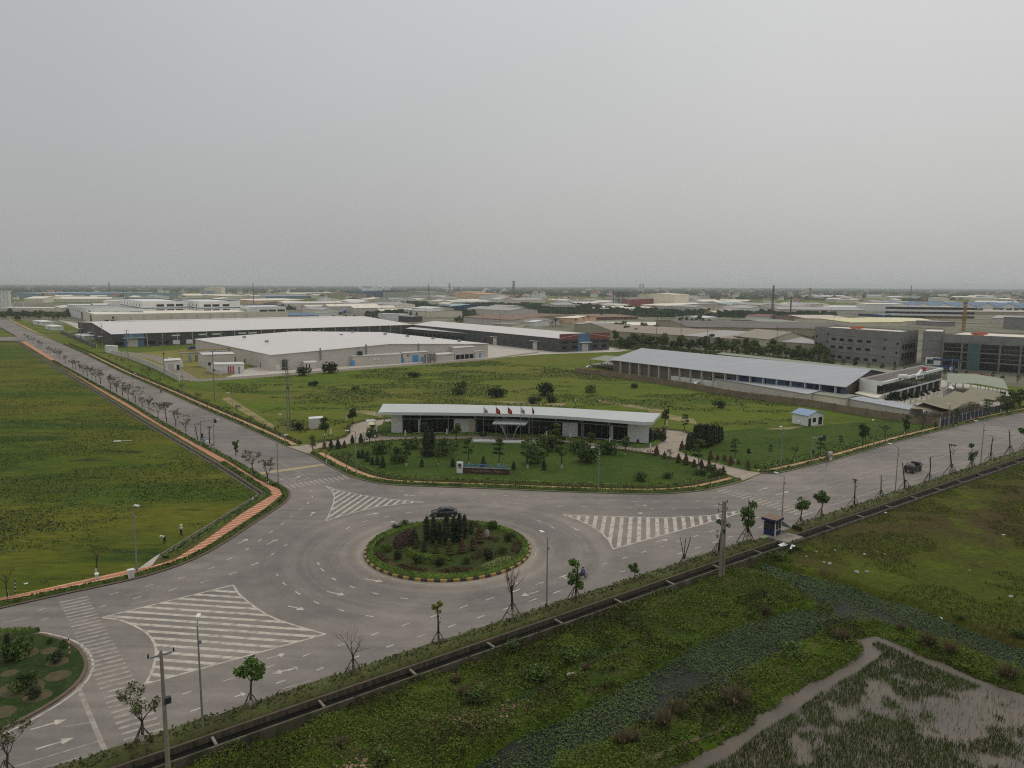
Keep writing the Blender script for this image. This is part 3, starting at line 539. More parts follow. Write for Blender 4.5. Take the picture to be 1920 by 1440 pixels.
def height(x, y):
    f = isfield(x, y); t_ = (x - DO.x) * ND.x + (y - DO.y) * ND.y
    z = np.where(f, -.25 + .25 * (fbm(x, y, .07, 3) - .5), -.38 + .7 * (fbm(x, y, .09, 3) - .5) + .6 * (fbm(x, y, .5, 3) - .5))
    z = np.where(~f, z - .25 * np.clip(1 - t_ / 4, 0, 1), z - .1 * np.clip(1 - t_ / 3, 0, 1))
    wob = 1.3 * (fbm(x, y, .45, 3) - .5)
    for poly, dep in ((creek1, -1.5), (creek2, -1.5), (pond, -1.3), (creek3, -1.15)):
        sd = np.where(inpoly(x, y, poly), -1, 1) * pdist(x, y, poly) + wob; k = np.clip((sd + .6) / 1.5, 0, 1); k = k * k * (3 - 2 * k); z = z * k + dep * (1 - k)
    dp = pdist(x, y, pond); z = z + .3 * np.exp(-((dp - 3.5) / 2) ** 2) * ~inpoly(x, y, pond)
    return z
ZZ = height(X, Y); n1, n2 = Sg.shape
idx = np.arange(n1 * n2).reshape(n1, n2); quads = np.stack([idx[:-1, :-1], idx[:-1, 1:], idx[1:, 1:], idx[1:, :-1]], -1).reshape(-1, 4)
fm = isfield((X[:-1, :-1] + X[1:, 1:]) / 2, (Y[:-1, :-1] + Y[1:, 1:]) / 2).ravel()
vv = np.stack([X, Y, ZZ], -1).reshape(-1, 3)
o = npmesh('bank', vv, quads, SCRUB, kind='structure'); o.data.materials.append(GRASS_R); o.data.polygons.foreach_set('material_index', fm.astype(np.int32)); o.data.polygons.foreach_set('use_smooth', np.ones(len(fm), bool))
sheet('creek_water', [D(-60, 3, 0), D(60, 3, 0), D(95, 3), D(330, 3), D(330, 190), D(-60, 190)], cz - .05, CREEKW)
pc = sum((Vector(p) for p in pond), Vector()) / len(pond); sheet('pond_water', offs(pond + [pond[0]], -2.0)[:-1], pz, MUDW)
# scattered ground plants
def samp(n, s0, s1, t0, t1):
    s = rs.uniform(s0, s1, n); t_ = rs.uniform(t0, t1, n); return DO.x + UD.x * s + ND.x * t_, DO.y + UD.y * s + ND.y * t_
def inview(x, y, m=60):      # keep roughly what the photograph frames
    return (np.abs(x) < .78 * y + m * .1) & (y > 48)
LEAF_SC = mat('scrub leaves', A(50, 66, 22), .85, 0, .13, col2=A(92, 116, 26), island=.4, island2=A(74, 78, 34), spec=.15); LEAF_DRY = mat('dry weed leaves', A(90, 78, 54), .8, .3, .5, island=.4)
LEAF_HY = mat('water hyacinth leaves', A(80, 96, 54), .95, 0, .12, col2=A(54, 72, 36), island=.3, spec=.15); LEAF_RICE = mat('rice blades', A(54, 70, 22), .9, 0, .2, col2=A(76, 96, 30), island=.3, spec=.1)
LEAF_GR = mat('meadow grass blades', A(60, 72, 26), .8, 0, .08, col2=A(84, 88, 34), island=.35)
x, y = samp(420000, -10, 130, CW + .25, 50); k = inview(x, y) & ~isfield(x, y); x, y = x[k], y[k]
z = height(x, y); k = (z > -.82) & (fbm(x, y, .35, 3) + .25 * rs.rand(len(x)) > .42); x, y, z = x[k], y[k], z[k]
edge = np.exp(-(((x - DO.x) * ND.x + (y - DO.y) * ND.y - CW) / .9) ** 2); hh = .35 * edge * (fbm(x, y, .3, 2) > .45) + np.clip((fbm(x, y, .22, 3) - .42) * 3.2, 0, 1.2) * rs.rand(len(x)) * 1.1
vq, fq = quads_at(np.stack([x, y, z + .05 + hh], 1), rs.uniform(.06, .13, len(x)), .75, .6); npmesh('scrub_plants', vq, fq, LEAF_SC, kind='stuff', label='low green weeds covering the bank between drain and creek', cat='weeds')
x, y = samp(160000, -10, 130, CW + .25, 50); k = inview(x, y) & ~isfield(x, y) & (fbm(x + 50, y + 20, .13, 4) > .57); x, y = x[k], y[k]; z = height(x, y); k = z > -.8; x, y, z = x[k], y[k], z[k]; q = np.clip((fbm(x + 50, y + 20, .13, 4) - .57) * 12, 0, 1)
vq, fq = quads_at(np.stack([x, y, z + .1 + q * rs.rand(len(x)) * 1.0], 1), rs.uniform(.08, .2, len(x)), .5, .2); npmesh('tall_weeds', vq, fq, mat('dark tall weeds', A(34, 46, 22), .85, 0, .5, col2=A(54, 66, 28), island=.4, island2=A(60, 54, 34), spec=.1), kind='stuff', label='darker taller weed thickets on the near bank', cat='weeds')
mb = MB(); tp = dense(GL([(1190, 1440), (1215, 1424), (1262, 1404), (1325, 1383), (1380, 1350)], -.3), .7); k0 = 0
for i, p in enumerate(tp):
    for q in (-.2, .2): pp = p + ND * q + UD * rnd.uniform(-.1, .1); hh0 = float(height(np.array([pp.x]), np.array([pp.y]))[0]); mb.v.append((pp.x, pp.y, max(hh0, -.5) + .05))
    if i: mb.f.append((2 * i - 2, 2 * i - 1, 2 * i + 1, 2 * i)); mb.m.append(0)
mb.build('path', mat('trodden earth', A(84, 74, 50), .95, 0, .9, col2=A(62, 68, 34), thr=(.42, .55)), kind='structure')
x, y = samp(70000, -10, 130, CW + .25, 50); k = inview(x, y) & ~isfield(x, y); x, y = x[k], y[k]; z = height(x, y); k = (z > -.7) & (fbm(x + 90, y, .18, 4) > .57); x, y, z = x[k], y[k], z[k]
vq, fq = quads_at(np.stack([x, y, z], 1), rs.uniform(.15, .4, len(x)), .18, up=1); npmesh('dry_grass', vq, fq, LEAF_DRY, kind='stuff', label='patches of dry brown grass on the near bank', cat='grass')
x, y = samp(420000, -10, 140, 2, 60); k = inview(x, y) & (inpoly(x, y, creek1) | inpoly(x, y, creek2) | inpoly(x, y, creek3) | (pdist(x, y, creek2) < .8)); x, y = x[k], y[k]; z = height(x, y)
dens = fbm(x, y, .12, 3); k = (z < -.6) & (rs.rand(len(x)) < np.clip((dens - .22) * 8, .08, 1)); x, y = x[k], y[k]
vq, fq = quads_at(np.stack([x, y, cz + .02 + rs.rand(len(x)) * .16], 1), rs.uniform(.06, .12, len(x)), .8, .75); npmesh('water_hyacinth', vq, fq, LEAF_HY, kind='stuff', label='grey green water hyacinth carpeting the creek', cat='water plants')
x, y = samp(520000, 0, 120, 20, 62); k = inview(x, y) & inpoly(x, y, pond) & (pdist(x, y, pond) > 1.1); x, y = x[k], y[k]
row = .55 * fbm(x * .8 + y * .3, y * .8 - x * .2, .14, 3) + .45 * fbm(x, y, .5, 3) + .05 * np.clip((35 - x) / 30, -1, 1); k = rs.rand(len(x)) < np.clip((row - .39) * 11, 0.05, 1); x, y = x[k], y[k]
vq, fq = quads_at(np.stack([x, y, np.full(len(x), pz - .02)], 1), rs.uniform(.18, .42, len(x)), .16, up=1); npmesh('rice_plants', vq, fq, LEAF_RICE, kind='stuff', label='sparse green rice shoots standing in the muddy pond', cat='rice')
x, y = samp(260000, 60, 300, 2, 60); k = inview(x, y) & isfield(x, y); x, y = x[k], y[k]; z = height(x, y); k = (z > -.7) & (fbm(x, y, .15, 4) > .47); x, y, z = x[k], y[k], z[k]
vq, fq = quads_at(np.stack([x, y, z], 1), rs.uniform(.08, .28, len(x)), .5, up=1); npmesh('field_grass', vq, fq, LEAF_GR, kind='stuff', label='short tufts of grass across the right meadow', cat='grass')
# left and middle meadow weeds
lm = [Vector(p) for p in dl] + GL([(262, 1064), (117, 1109), (0, 1131), (-80, 1148), (-200, 900), (-30, 660)])
x = rs.uniform(-260, -40, 900000); y = rs.uniform(75, 400, 900000); k = inpoly(x, y, lm) & (rs.rand(len(x)) < (110 / y) ** 2); x, y = x[k], y[k]; d_ = fbm(x, y * 1.6, .06, 4); k = d_ + .12 * rs.rand(len(x)) > .5; x, y, d_ = x[k], y[k], d_[k]
vq, fq = quads_at(np.stack([x, y, -.13 + np.clip(d_ - .5, 0, 1) * 2.2 * rs.rand(len(x))], 1), rs.uniform(.1, .22, len(x)), .6, .55)
npmesh('meadow_weeds', vq, fq, mat('weed leaves', A(46, 62, 26), .75, 0, .05, col2=A(68, 84, 30), island=.3), kind='stuff', label='clumps of taller weeds across the left meadow', cat='weeds')
mm = GL([(560, 815), (690, 785), (716, 765), (1240, 778), (1320, 800), (1480, 795), (1640, 780), (1515, 765), (1190, 714), (1075, 695), (915, 677), (460, 713), (400, 720)])
x = rs.uniform(-170, 190, 260000); y = rs.uniform(185, 420, 260000); k = inpoly(x, y, mm); x, y = x[k], y[k]; d_ = fbm(x, y * 1.6, .05, 4); k = d_ > .52; x, y, d_ = x[k], y[k], d_[k]
vq, fq = quads_at(np.stack([x, y, Z1 + .02 + (d_ - .5) * 2 * rs.rand(len(x))], 1), rs.uniform(.15, .4, len(x)), .6, .5)
npmesh('meadow_weeds', vq, fq, mat('middle weed leaves', A(66, 84, 36), .75, 0, .05, col2=A(90, 100, 44), island=.3), kind='stuff', label='clumps of taller weeds across the middle meadow', cat='weeds')
# ================================================================== PLANTS
LG = [mat('street tree leaves', A(42, 62, 20), .6, 0, .5, col2=A(84, 112, 32), island=.45, objrand=.1, spec=.4), mat('yellow green leaves', A(84, 92, 30), .65, 0, .6, col2=A(112, 118, 44), island=.35),
      mat('dark evergreen leaves', A(30, 38, 22), .7, 0, .6, col2=A(50, 62, 32), island=.4, objrand=.12), mat('garden leaves', A(46, 62, 26), .65, 0, .4, col2=A(80, 98, 38), island=.4, objrand=.14),
      mat('bronze topiary leaves', A(74, 48, 32), .7, 0, .8, col2=A(104, 66, 44), island=.4, objrand=.1, island2=A(60, 66, 34)), mat('distant tree leaves', A(54, 66, 34), .8, 0, .08, col2=A(86, 98, 46), island=.35, objrand=.2),
      mat('olive sparse leaves', A(66, 72, 40), .7, 0, .4, col2=A(86, 90, 50), island=.4, objrand=.1), mat('gold topiary leaves', A(84, 80, 30), .7, 0, .8, col2=A(58, 68, 28), island=.4)]
BARK = mat('bark', A(66, 58, 48), .95, .3, 3, bump=.02); BARKD = mat('dark bark', A(44, 36, 30), .95, .3, 3); WHITEW = mat('whitewash on trunk', A(166, 162, 150), .9, .12, 4); POLEW = mat('old wooden prop', A(84, 74, 62), .95, .2, 3)
HEDGE = mat('hedge leaves', A(46, 60, 20), .75, 0, .35, col2=A(78, 94, 28), island=.4); HEDGED = mat('dull hedge leaves', A(50, 62, 26), .8, 0, .3, col2=A(72, 88, 32), island=.4, island2=A(74, 70, 38)); HEDGEB = mat('bright hedge leaves', A(66, 84, 26), .75, 0, .5, col2=A(88, 108, 34), island=.35)
def hedge(pts, off, w, h, m, label, dens, z=Z1, size=.12, group=None):
    P = dense(pts, 1.0); a, b = offs(P, off - w / 2), offs(P, off + w / 2); n = len(P); vs = []; fs = []
    for i in range(n):
        hj = h * (.82 + .3 * noise.noise(Vector((P[i].x * .6, P[i].y * .6, 0)))); e = (b[i] - a[i]) * .12
        for q, zz in ((a[i], z - .1), (a[i] + e, z + hj * .8), (b[i] - e, z + hj * .8), (b[i], z - .1)): vs.append((q.x, q.y, zz))
        if i: k = 4 * (i - 1); fs += [(k + j, k + j + 1, k + j + 5, k + j + 4) for j in range(3)]
    fs += [(0, 1, 2, 3), (4 * n - 1, 4 * n - 2, 4 * n - 3, 4 * n - 4)]
    vs = np.array(vs); fs = np.array(fs); L_ = sum((P[i + 1] - P[i]).length for i in range(n - 1)); N_ = int(L_ * dens)
    A_ = np.array([p[:2] for p in a]); B_ = np.array([p[:2] for p in b]); i_ = rs.randint(0, n - 1, N_); f = rs.rand(N_)[:, None]; g = rs.rand(N_)
    p0 = A_[i_] * (1 - f) + A_[i_ + 1] * f; p1 = B_[i_] * (1 - f) + B_[i_ + 1] * f; xy = p0 * (1 - g[:, None]) + p1 * g[:, None]
    hh = h * (.82 + .35 * (fbm(xy[:, 0], xy[:, 1], .6, 2) - .5)); zz = z + np.where((g < .15) | (g > .85), rs.rand(N_) * hh, hh * (.8 + .3 * rs.rand(N_)))
    vq, fq = quads_at(np.column_stack([xy, zz]), rs.uniform(.6, 1.5, N_) * size, .7, .3); c = P[n // 2]
    vs = np.concatenate([vs, vq]); fs = np.concatenate([fs, fq + 4 * n]); o = npmesh('hedge', vs - np.array([c.x, c.y, 0]), fs, m, label=label, cat='hedge', group=group); o.location = (c.x, c.y, 0); return o
bs = todr(G(1447, 1004))[0]   # booth position along the drain
hedge([D(-60, 0), D(bs - 6, 0)], -1.35, 2.1, .95, HEDGED, 'long low scruffy hedge on the near verge from the photo bottom to the guard booth', 42, size=.13)
hedge([D(bs + 5, 0), D(330, 0)], -1.35, 2.1, .95, HEDGED, 'low scruffy hedge on the near verge beyond the guard booth along the right road', 18, size=.16)
hedge(aL[1:8] + [aL[8]], .95, 1.2, .55, HEDGE, 'thin dark hedge between the left road kerb and the brick pavement', 10, size=.2)
hedge(aL[8:] + [left_ext], .62, .6, .45, HEDGE, 'curved leafy hedge on the bend between the red gutter and the brick pavement', 34, size=.14)
hedge(offs(dl[5:], -1.0), -.9, 1.0, .5, HEDGE, 'low plants lining the concrete ditch at the meadow corner', 24, size=.14)
hedge(aR[2:], -.85, 1.0, .6, HEDGE, 'long kerbside hedge on the far side of the left road before the driveway', 9, size=.2)
hedge(aR[2:], -3.7, .8, .7, HEDGED, 'back hedge behind the tan footpath on the far side of the left road', 8, size=.2)
hedge(gK, -.95, 1.1, .6, HEDGE, 'kerbside hedge curving round the front of the office garden', 22, size=.15)
hedge(gK[1:], -4.0, .8, .55, HEDGED, 'dark inner hedge behind the tan footpath of the office garden', 14, size=.15)
hedge(gK[1:], -5.3, .7, .6, HEDGEB, 'bright trimmed inner hedge along the office garden lawn', 16, size=.14)
hedge(rF + [rF_ext], -.85, 1.0, .6, HEDGE, 'kerbside hedge on the far side of the right road beyond the driveway', 12, size=.18)
hedge(rF + [rF_ext], -3.8, .8, .65, HEDGE, 'inner hedge behind the tan footpath of the right road', 10, size=.18)
hedge(rF[1:5], -5.2, .7, .7, HEDGEB, 'bright trimmed hedge along the side lawn of the right road', 12, size=.18)
io = smooth(GL(isl_off), 1)
hedge(io, -.75, 1.0, .8, HEDGEB, 'trimmed hedge ringing the office terrace inside the driveway', 12, z=Z1 + .14, size=.16)
hedge(GL(drive_out[3:13]), -.8, .8, .55, HEDGED, 'dark hedge following the outer left bend of the driveway', 10, size=.16)
hedge(GL(drive_out[12:18]), -.8, .8, .55, HEDGED, 'dark hedge behind the office along the driveway', 5, size=.2)
hedge(GL(drive_out[18:-1]), -.8, .9, .75, HEDGEB, 'bright hedge wrapping the right bend of the driveway', 14, size=.16)
hedge(GL(drive_in[2:-2]), -.8, .7, .45, HEDGED, 'low dark hedge between the driveway and the front garden', 9, size=.15)
hedge([RC + Vector((math.cos(a), math.sin(a), 0)) * (RR - .82) for a in [i * math.tau / 60 for i in range(61)]], 0, .95, .6, HEDGEB, 'bright green trimmed hedge circling the roundabout island', 90, z=.31, size=.08)
hedge(GL([(-150, 1212), (0, 1196), (60, 1195)]), -1, 1.0, .6, HEDGE, 'small hedge on the far edge of the near left island', 20)
# ---- tree prototypes ------------------------------------------------
def prop_poles(t, h=1.75, r=1.05, k=4):
    for i in range(k):
        a = i * math.tau / k + .5; mb = MB(); mb.tube((math.cos(a) * r, math.sin(a) * r, 0), (math.cos(a) * .07, math.sin(a) * .07, h), .05, .045, 5); mb.build('support_pole', POLEW, t)
    mb = MB(); q = [(math.cos(i * math.tau / k + .5) * r * .5, math.sin(i * math.tau / k + .5) * r * .5, h * .5) for i in range(k)]
    for i in range(k): mb.tube(q[i], q[(i + 1) % k], .025, .025, 4)
    mb.build('support_frame', POLEW, t)
def whitewash(t, r, h=.8): mb = MB(); mb.tube((0, 0, 0), (0, 0, h), r * 1.12, r * 1.06, 8); mb.build('whitewash', WHITEW, t)
def wander(rg, p, d, L, n, j=.15):
    pts = [Vector(p)]; d = Vector(d).normalized()
    for i in range(n): d = (d + Vector((rg.gauss(0, j), rg.gauss(0, j), rg.gauss(0, j * .5)))).normalized(); pts.append(pts[-1] + d * L / n)
    return pts
def branches(mb, rg, p, d, L, r, depth, spread=.55, up=.35, m=0):
    pts = wander(rg, p, d, L, 3); mb.chain(pts, [r, r * .8, r * .62, r * .45], 5 if r > .03 else 3, m); tips = [pts[-1]]
    if depth:
        for i in range(rg.choice((2, 3))):
            dd = (pts[-1] - pts[-2]).normalized() + Vector((rg.gauss(0, spread), rg.gauss(0, spread), up * rg.random())); tips += branches(mb, rg, pts[rg.choice((2, 3))], dd, L * rg.uniform(.55, .8), r * .5, depth - 1, spread, up, m)
    return tips
def proto(kind, seed, leaf=None, props=True):
    rg = random.Random(seed); t = empty('street_tree'); tr = MB(); cw = MB(); r = .11; hw = 1.15; cat = 'tree'
    if kind == 'leafy':     # H 5
        pts = wander(rg, (0, 0, 0), (0, 0, 1), 3.0, 4, .04); tr.chain(pts, [.13, .11, .1, .085, .07], 7)
        for i in range(4):
            a = i * 1.57 + rg.random(); tp = branches(tr, rg, pts[-1] - Vector((0, 0, rg.uniform(0, .5))), (math.cos(a) * .7, math.sin(a) * .7, .8), rg.uniform(.8, 1.15), .05, 1, .5, .3)
            for q in tp: cw.leaves(q, (.5, .5, .42), 75, .15, shell=.05, rg=rg)
        cw.leaves((0, 0, 4.3), (.6, .6, .6), 90, .15, shell=.1, rg=rg)
    elif kind == 'column':  # leafy up the whole stem, H 5
        pts = wander(rg, (0, 0, 0), (0, 0, 1), 4.7, 6, .03); tr.chain(pts, [.13, .12, .1, .09, .07, .05, .03], 7)
        for i in range(15):
            a = rg.random() * 6.3; z = rg.uniform(1.8, 4.7); q = Vector((math.cos(a) * rg.uniform(.25, .7), math.sin(a) * rg.uniform(.25, .7), z)); tr.tube((0, 0, z - .3), q, .03, .015, 4); cw.leaves(q, (.34, .34, .36), 48, .14, shell=.05, rg=rg)
    elif kind == 'bare':
        pts = wander(rg, (0, 0, 0), (0, 0, 1), 2.1, 3, .04); tr.chain(pts, [.14, .12, .1, .09], 7)
        for i in range(4):
            a = i * 1.57 + rg.random(); tp = branches(tr, rg, pts[-1], (math.cos(a) * .55, math.sin(a) * .55, 1), rg.uniform(1.0, 1.3), .055, 4, .45, .45)
            if leaf is not None:
                for q in tp[::2]: cw.leaves(q, (.25, .25, .2), 5, .1, shell=.05, rg=rg)
    elif kind == 'broom':
        pts = wander(rg, (0, 0, 0), (0, 0, 1), 3.1, 4, .02); tr.chain(pts, [.13, .12, .11, .1, .09], 7)
        for i in range(16): branches(tr, rg, pts[-1] - Vector((0, 0, rg.random() * .6)), (rg.gauss(0, .3), rg.gauss(0, .3), 1), 1.3, .03, 1, .25, .5)
    elif kind == 'tuft':
        pts = wander(rg, (0, 0, 0), (0, 0, 1), 4.4, 6, .04); tr.chain(pts, [.13, .12, .11, .1, .08, .07, .05], 7)
        for i in range(5): q = pts[-1] + Vector((rg.gauss(0, .3), rg.gauss(0, .3), rg.uniform(-.3, .4))); tr.tube(pts[-1] - Vector((0, 0, .3)), q, .03, .015, 4); cw.leaves(q, (.33, .33, .26), 55, .12, shell=.05, rg=rg)
        for z in (2.6, 3.2): cw.leaves((rg.gauss(0, .1), .1, z), (.2, .2, .2), 14, .1, shell=.05, rg=rg)
    elif kind == 'pole':
        pts = wander(rg, (0, 0, 0), (0, 0, 1), 4.6, 6, .05); tr.chain(pts, [.13, .12, .1, .09, .08, .07, .06], 7)
        for i in range(5): z = rg.uniform(2.8, 4.5); tr.tube((0, 0, z), (rg.gauss(0, .3), rg.gauss(0, .3), z + .3), .03, .015, 4)
        if leaf is not None: cw.leaves((.1, 0, 4.4), (.5, .5, .16), 26, .13, shell=.05, rg=rg); cw.leaves((-.1, 0, 3.5), (.25, .25, .4), 12, .11, shell=.05, rg=rg)
    elif kind == 'fork':
        for a, L_ in ((.5, 3.3), (-.45, 3.5), (.05, 3.1)): tr.chain(wander(rg, (0, 0, 1.0), (a * .35, rg.gauss(0, .06), 1), L_, 4, .03), [.07, .06, .055, .05, .04], 6)
        tr.tube((0, 0, 0), (0, 0, 1.1), .12, .1, 7)
    elif kind == 'feather':  # avenue tree, V trunk, thin crown, H 5
        b = rg.choice((-1, 1)); pts = [Vector((0, 0, 0)), Vector((.12 * b, .05, .9)), Vector((.05 * b, 0, 1.8)), Vector((.3 * b, .1, 2.6))]; tr.chain(pts, [.14, .11, .09, .07], 6)
        for i in range(5):
            a = i * 1.25 + rg.random(); tp = branches(tr, rg, pts[2 + i % 2], (math.cos(a) * .75, math.sin(a) * .75, 1), rg.uniform(1.0, 1.4), .045, 2, .45, .4)
            for q in tp[::2]: cw.leaves(q, (.42, .42, .26), 15, .12, shell=.05, rg=rg)
        hw = .6
    elif kind == 'garden':   # slim trunk, flat layered crown, H 5
        pts = wander(rg, (0, 0, 0), (0, 0, 1), 4.6, 5, .03); tr.chain(pts, [.1, .09, .08, .06, .05, .03], 6)
        for z, rr_ in ((2.3, 1.1), (3.1, 1.25), (3.9, 1.0), (4.5, .6)):
            for i in range(5): a = rg.random() * 6.3; q = Vector((math.cos(a) * rr_ * .6, math.sin(a) * rr_ * .6, z + rg.uniform(-.1, .2))); tr.tube((0, 0, z - .25), q, .025, .012, 4); cw.leaves(q, (.5, .5, .2), 42, .13, shell=.05, rg=rg)
        hw = .55
    elif kind == 'round':    # dense round crown, H 5
        pts = wander(rg, (0, 0, 0), (0, 0, 1), 2.3, 3, .05); tr.chain(pts, [.14, .12, .1, .08], 6)
        for i in range(12): a = rg.random() * 6.3; z = rg.uniform(2.3, 4.4); k = rg.uniform(.3, 1.1) * (1 - abs(z - 3.3) / 2.2); q = Vector((math.cos(a) * k, math.sin(a) * k, z)); tr.tube(pts[-1], q, .03, .012, 4); cw.leaves(q, (.62, .62, .5), 70, .17, shell=.1, rg=rg)
        hw = .5
    elif kind == 'palm':     # H 5
        pts = [Vector((0, 0, 0)), Vector((.1, 0, 1.4)), Vector((.15, 0, 2.8)), Vector((.1, 0, 3.9))]; tr.chain(pts, [.17, .14, .13, .12], 6)
        for i in range(13):
            a = i * math.tau / 13 + rg.gauss(0, .1); e = rg.uniform(.2, 1.1); prev = pts[-1]; wv = Vector((-math.sin(a), math.cos(a), 0))
            for k in range(1, 6):
                f = k / 5; q = pts[-1] + Vector((math.cos(a), math.sin(a), 0)) * 2.1 * f + Z * (e * f * 1.6 - 1.9 * f * f); w0, w1 = .3 * math.sin(math.pi * min(1, (k - .7) / 5)), .3 * math.sin(math.pi * min(.97, (k + .3) / 5))
                cw.add([prev - wv * w0 - Z * .1, prev, q, q - wv * w1 - Z * .1], [(0, 1, 2, 3)]); cw.add([prev, prev + wv * w0 - Z * .1, q + wv * w1 - Z * .1, q], [(0, 1, 2, 3)]); prev = q
        hw = 0
    elif kind == 'wild':     # big background tree, H 5
        tr.chain(wander(rg, (0, 0, 0), (0, 0, 1), 2.4, 3, .06), [.2, .16, .13, .1], 6)
        for i in range(9): a = rg.random() * 6.3; z = rg.uniform(1.7, 4.1); k = rg.uniform(.3, 1.5) * (1 - abs(z - 2.8) / 2.6); q = Vector((math.cos(a) * k, math.sin(a) * k, z)); tr.tube((0, 0, 1.6), q, .05, .02, 4); cw.leaves(q, (.85, .85, .62), 42, .3, shell=.1, rg=rg)
        hw = 0
    tr.build('trunk', BARKD if kind in ('broom', 'pole', 'fork', 'column', 'tuft') else BARK, t)
    if cw.v: cw.build('crown', LG[leaf if leaf is not None else 0], t)
    if hw and props is not None: whitewash(t, .13, hw)
    if props: prop_poles(t)
    return t
def shrubp(kind, seed, leaf):
    rg = random.Random(seed); mb = MB()
    if kind == 'cypress':  # H 4
        st = MB(); st.tube((0, 0, 0), (0, 0, .5), .08, .07, 6)
        for i in range(9): z = .35 + i * .42; k = .5 * (1 - (i / 9.5) ** 2.2) + .05; mb.ell((rg.gauss(0, .03), rg.gauss(0, .03), z + .2), (k * .8, k * .8, .42), 8, 4, jit=.1); mb.leaves((0, 0, z + .15), (k * 1.12, k * 1.12, .42), 34, .12, shell=.5, rg=rg)
        t = empty('cypress'); t['category'] = 'tree'; st.build('trunk', BARK, t); mb.build('crown', LG[leaf], t); return t
    if kind == 'cone':     # H 1.6
        for i in range(5): z = .2 + i * .28; k = (.52, .5, .42, .3, .16)[i]; mb.ell((0, 0, z), (k * .85, k * .85, .26), 8, 4, jit=.08); mb.leaves((0, 0, z), (k * 1.1, k * 1.1, .3), 34, .09, shell=.4, rg=rg)
        st = MB(); st.tube((0, 0, -.02), (0, 0, .2), .05, .05, 5); t = empty('topiary'); st.build('stem', BARK, t); mb.build('foliage', LG[leaf], t); return t
    if kind == 'ball':     # H 1
        mb.ell((0, 0, .42), (.5, .5, .45), 9, 6, jit=.06); mb.leaves((0, 0, .45), (.62, .62, .52), 150, .09, shell=.6, rg=rg)
        st = MB(); st.tube((0, 0, -.02), (0, 0, .3), .05, .04, 5); t = empty('shrub'); st.build('stem', BARK, t); mb.build('foliage', LG[leaf], t); return t
    if kind == 'bush':     # ragged, H 1.5 W 2.4
        for i in range(8): q = (rg.gauss(0, .5), rg.gauss(0, .5), rg.uniform(.3, .9)); mb.leaves(q, (.6, .6, .5), 70, .13, shell=.1, rg=rg)
        for i in range(12): mb.tube((0, 0, 0), (rg.gauss(0, .5), rg.gauss(0, .5), rg.uniform(.8, 1.5)), .025, .01, 3)
        st = MB(); st.tube((0, 0, -.05), (0, 0, .5), .07, .05, 5); t = empty('bush'); st.build('stem', BARK, t); mb.build('foliage', LG[leaf], t); return t
    if kind == 'tussock':  # dry reed tuft H 1
        for i in range(150):
            a = rg.random() * 6.3; k = rg.random() ** .5 * .3; L_ = rg.uniform(.6, 1.1); s_ = rg.uniform(.15, .75); p = Vector((math.cos(a) * k, math.sin(a) * k, 0)); q = p + Vector((math.cos(a) * s_, math.sin(a) * s_, L_)); w_ = Vector((-math.sin(a), math.cos(a), 0)) * .03
            mb.add([p - w_, p + w_, q + w_ * .3, q - w_ * .3], [(0, 1, 2, 3)])
        st = MB(); st.ell((0, 0, .1), (.35, .35, .28), 8, 4, jit=.1); t = empty('tussock'); st.build('root_clump', LEAF_DRY, t); mb.build('blades', LEAF_DRY, t); return t
PR = {}
def plant(key, loc, h, label, cat='tree', group=None, name=None, rz=None, sxy=None):
    kind, var, leaf, props, H0 = key
    kk = (kind, var, leaf, props)
    if kk not in PR:
        PR[kk] = [proto(kind, var * 13 + 5, leaf, props) if kind in ('leafy', 'column', 'bare', 'broom', 'tuft', 'pole', 'fork', 'feather', 'garden', 'round', 'palm', 'wild') else shrubp(kind, var * 7 + 2, leaf), False]
    pr = PR[kk]; s = h / H0; sc_ = (s * (sxy or 1), s * (sxy or 1), s); rz = rnd.uniform(0, 6.28) if rz is None else rz
    if not pr[1]: r = pr[0]; r.location = loc; r.rotation_euler = (0, 0, rz); r.scale = sc_; pr[1] = True; r['label'] = label
    else: r = copy_thing(pr[0], loc, rz, sc_, label)
    r['category'] = cat
    if group: r['group'] = group
    elif 'group' in r: del r['group']
    if name: r.name = name
    return r
def hof(px, py, top, z=Z1): p = G(px, py, z); return p, (py - top) / ppm(p)
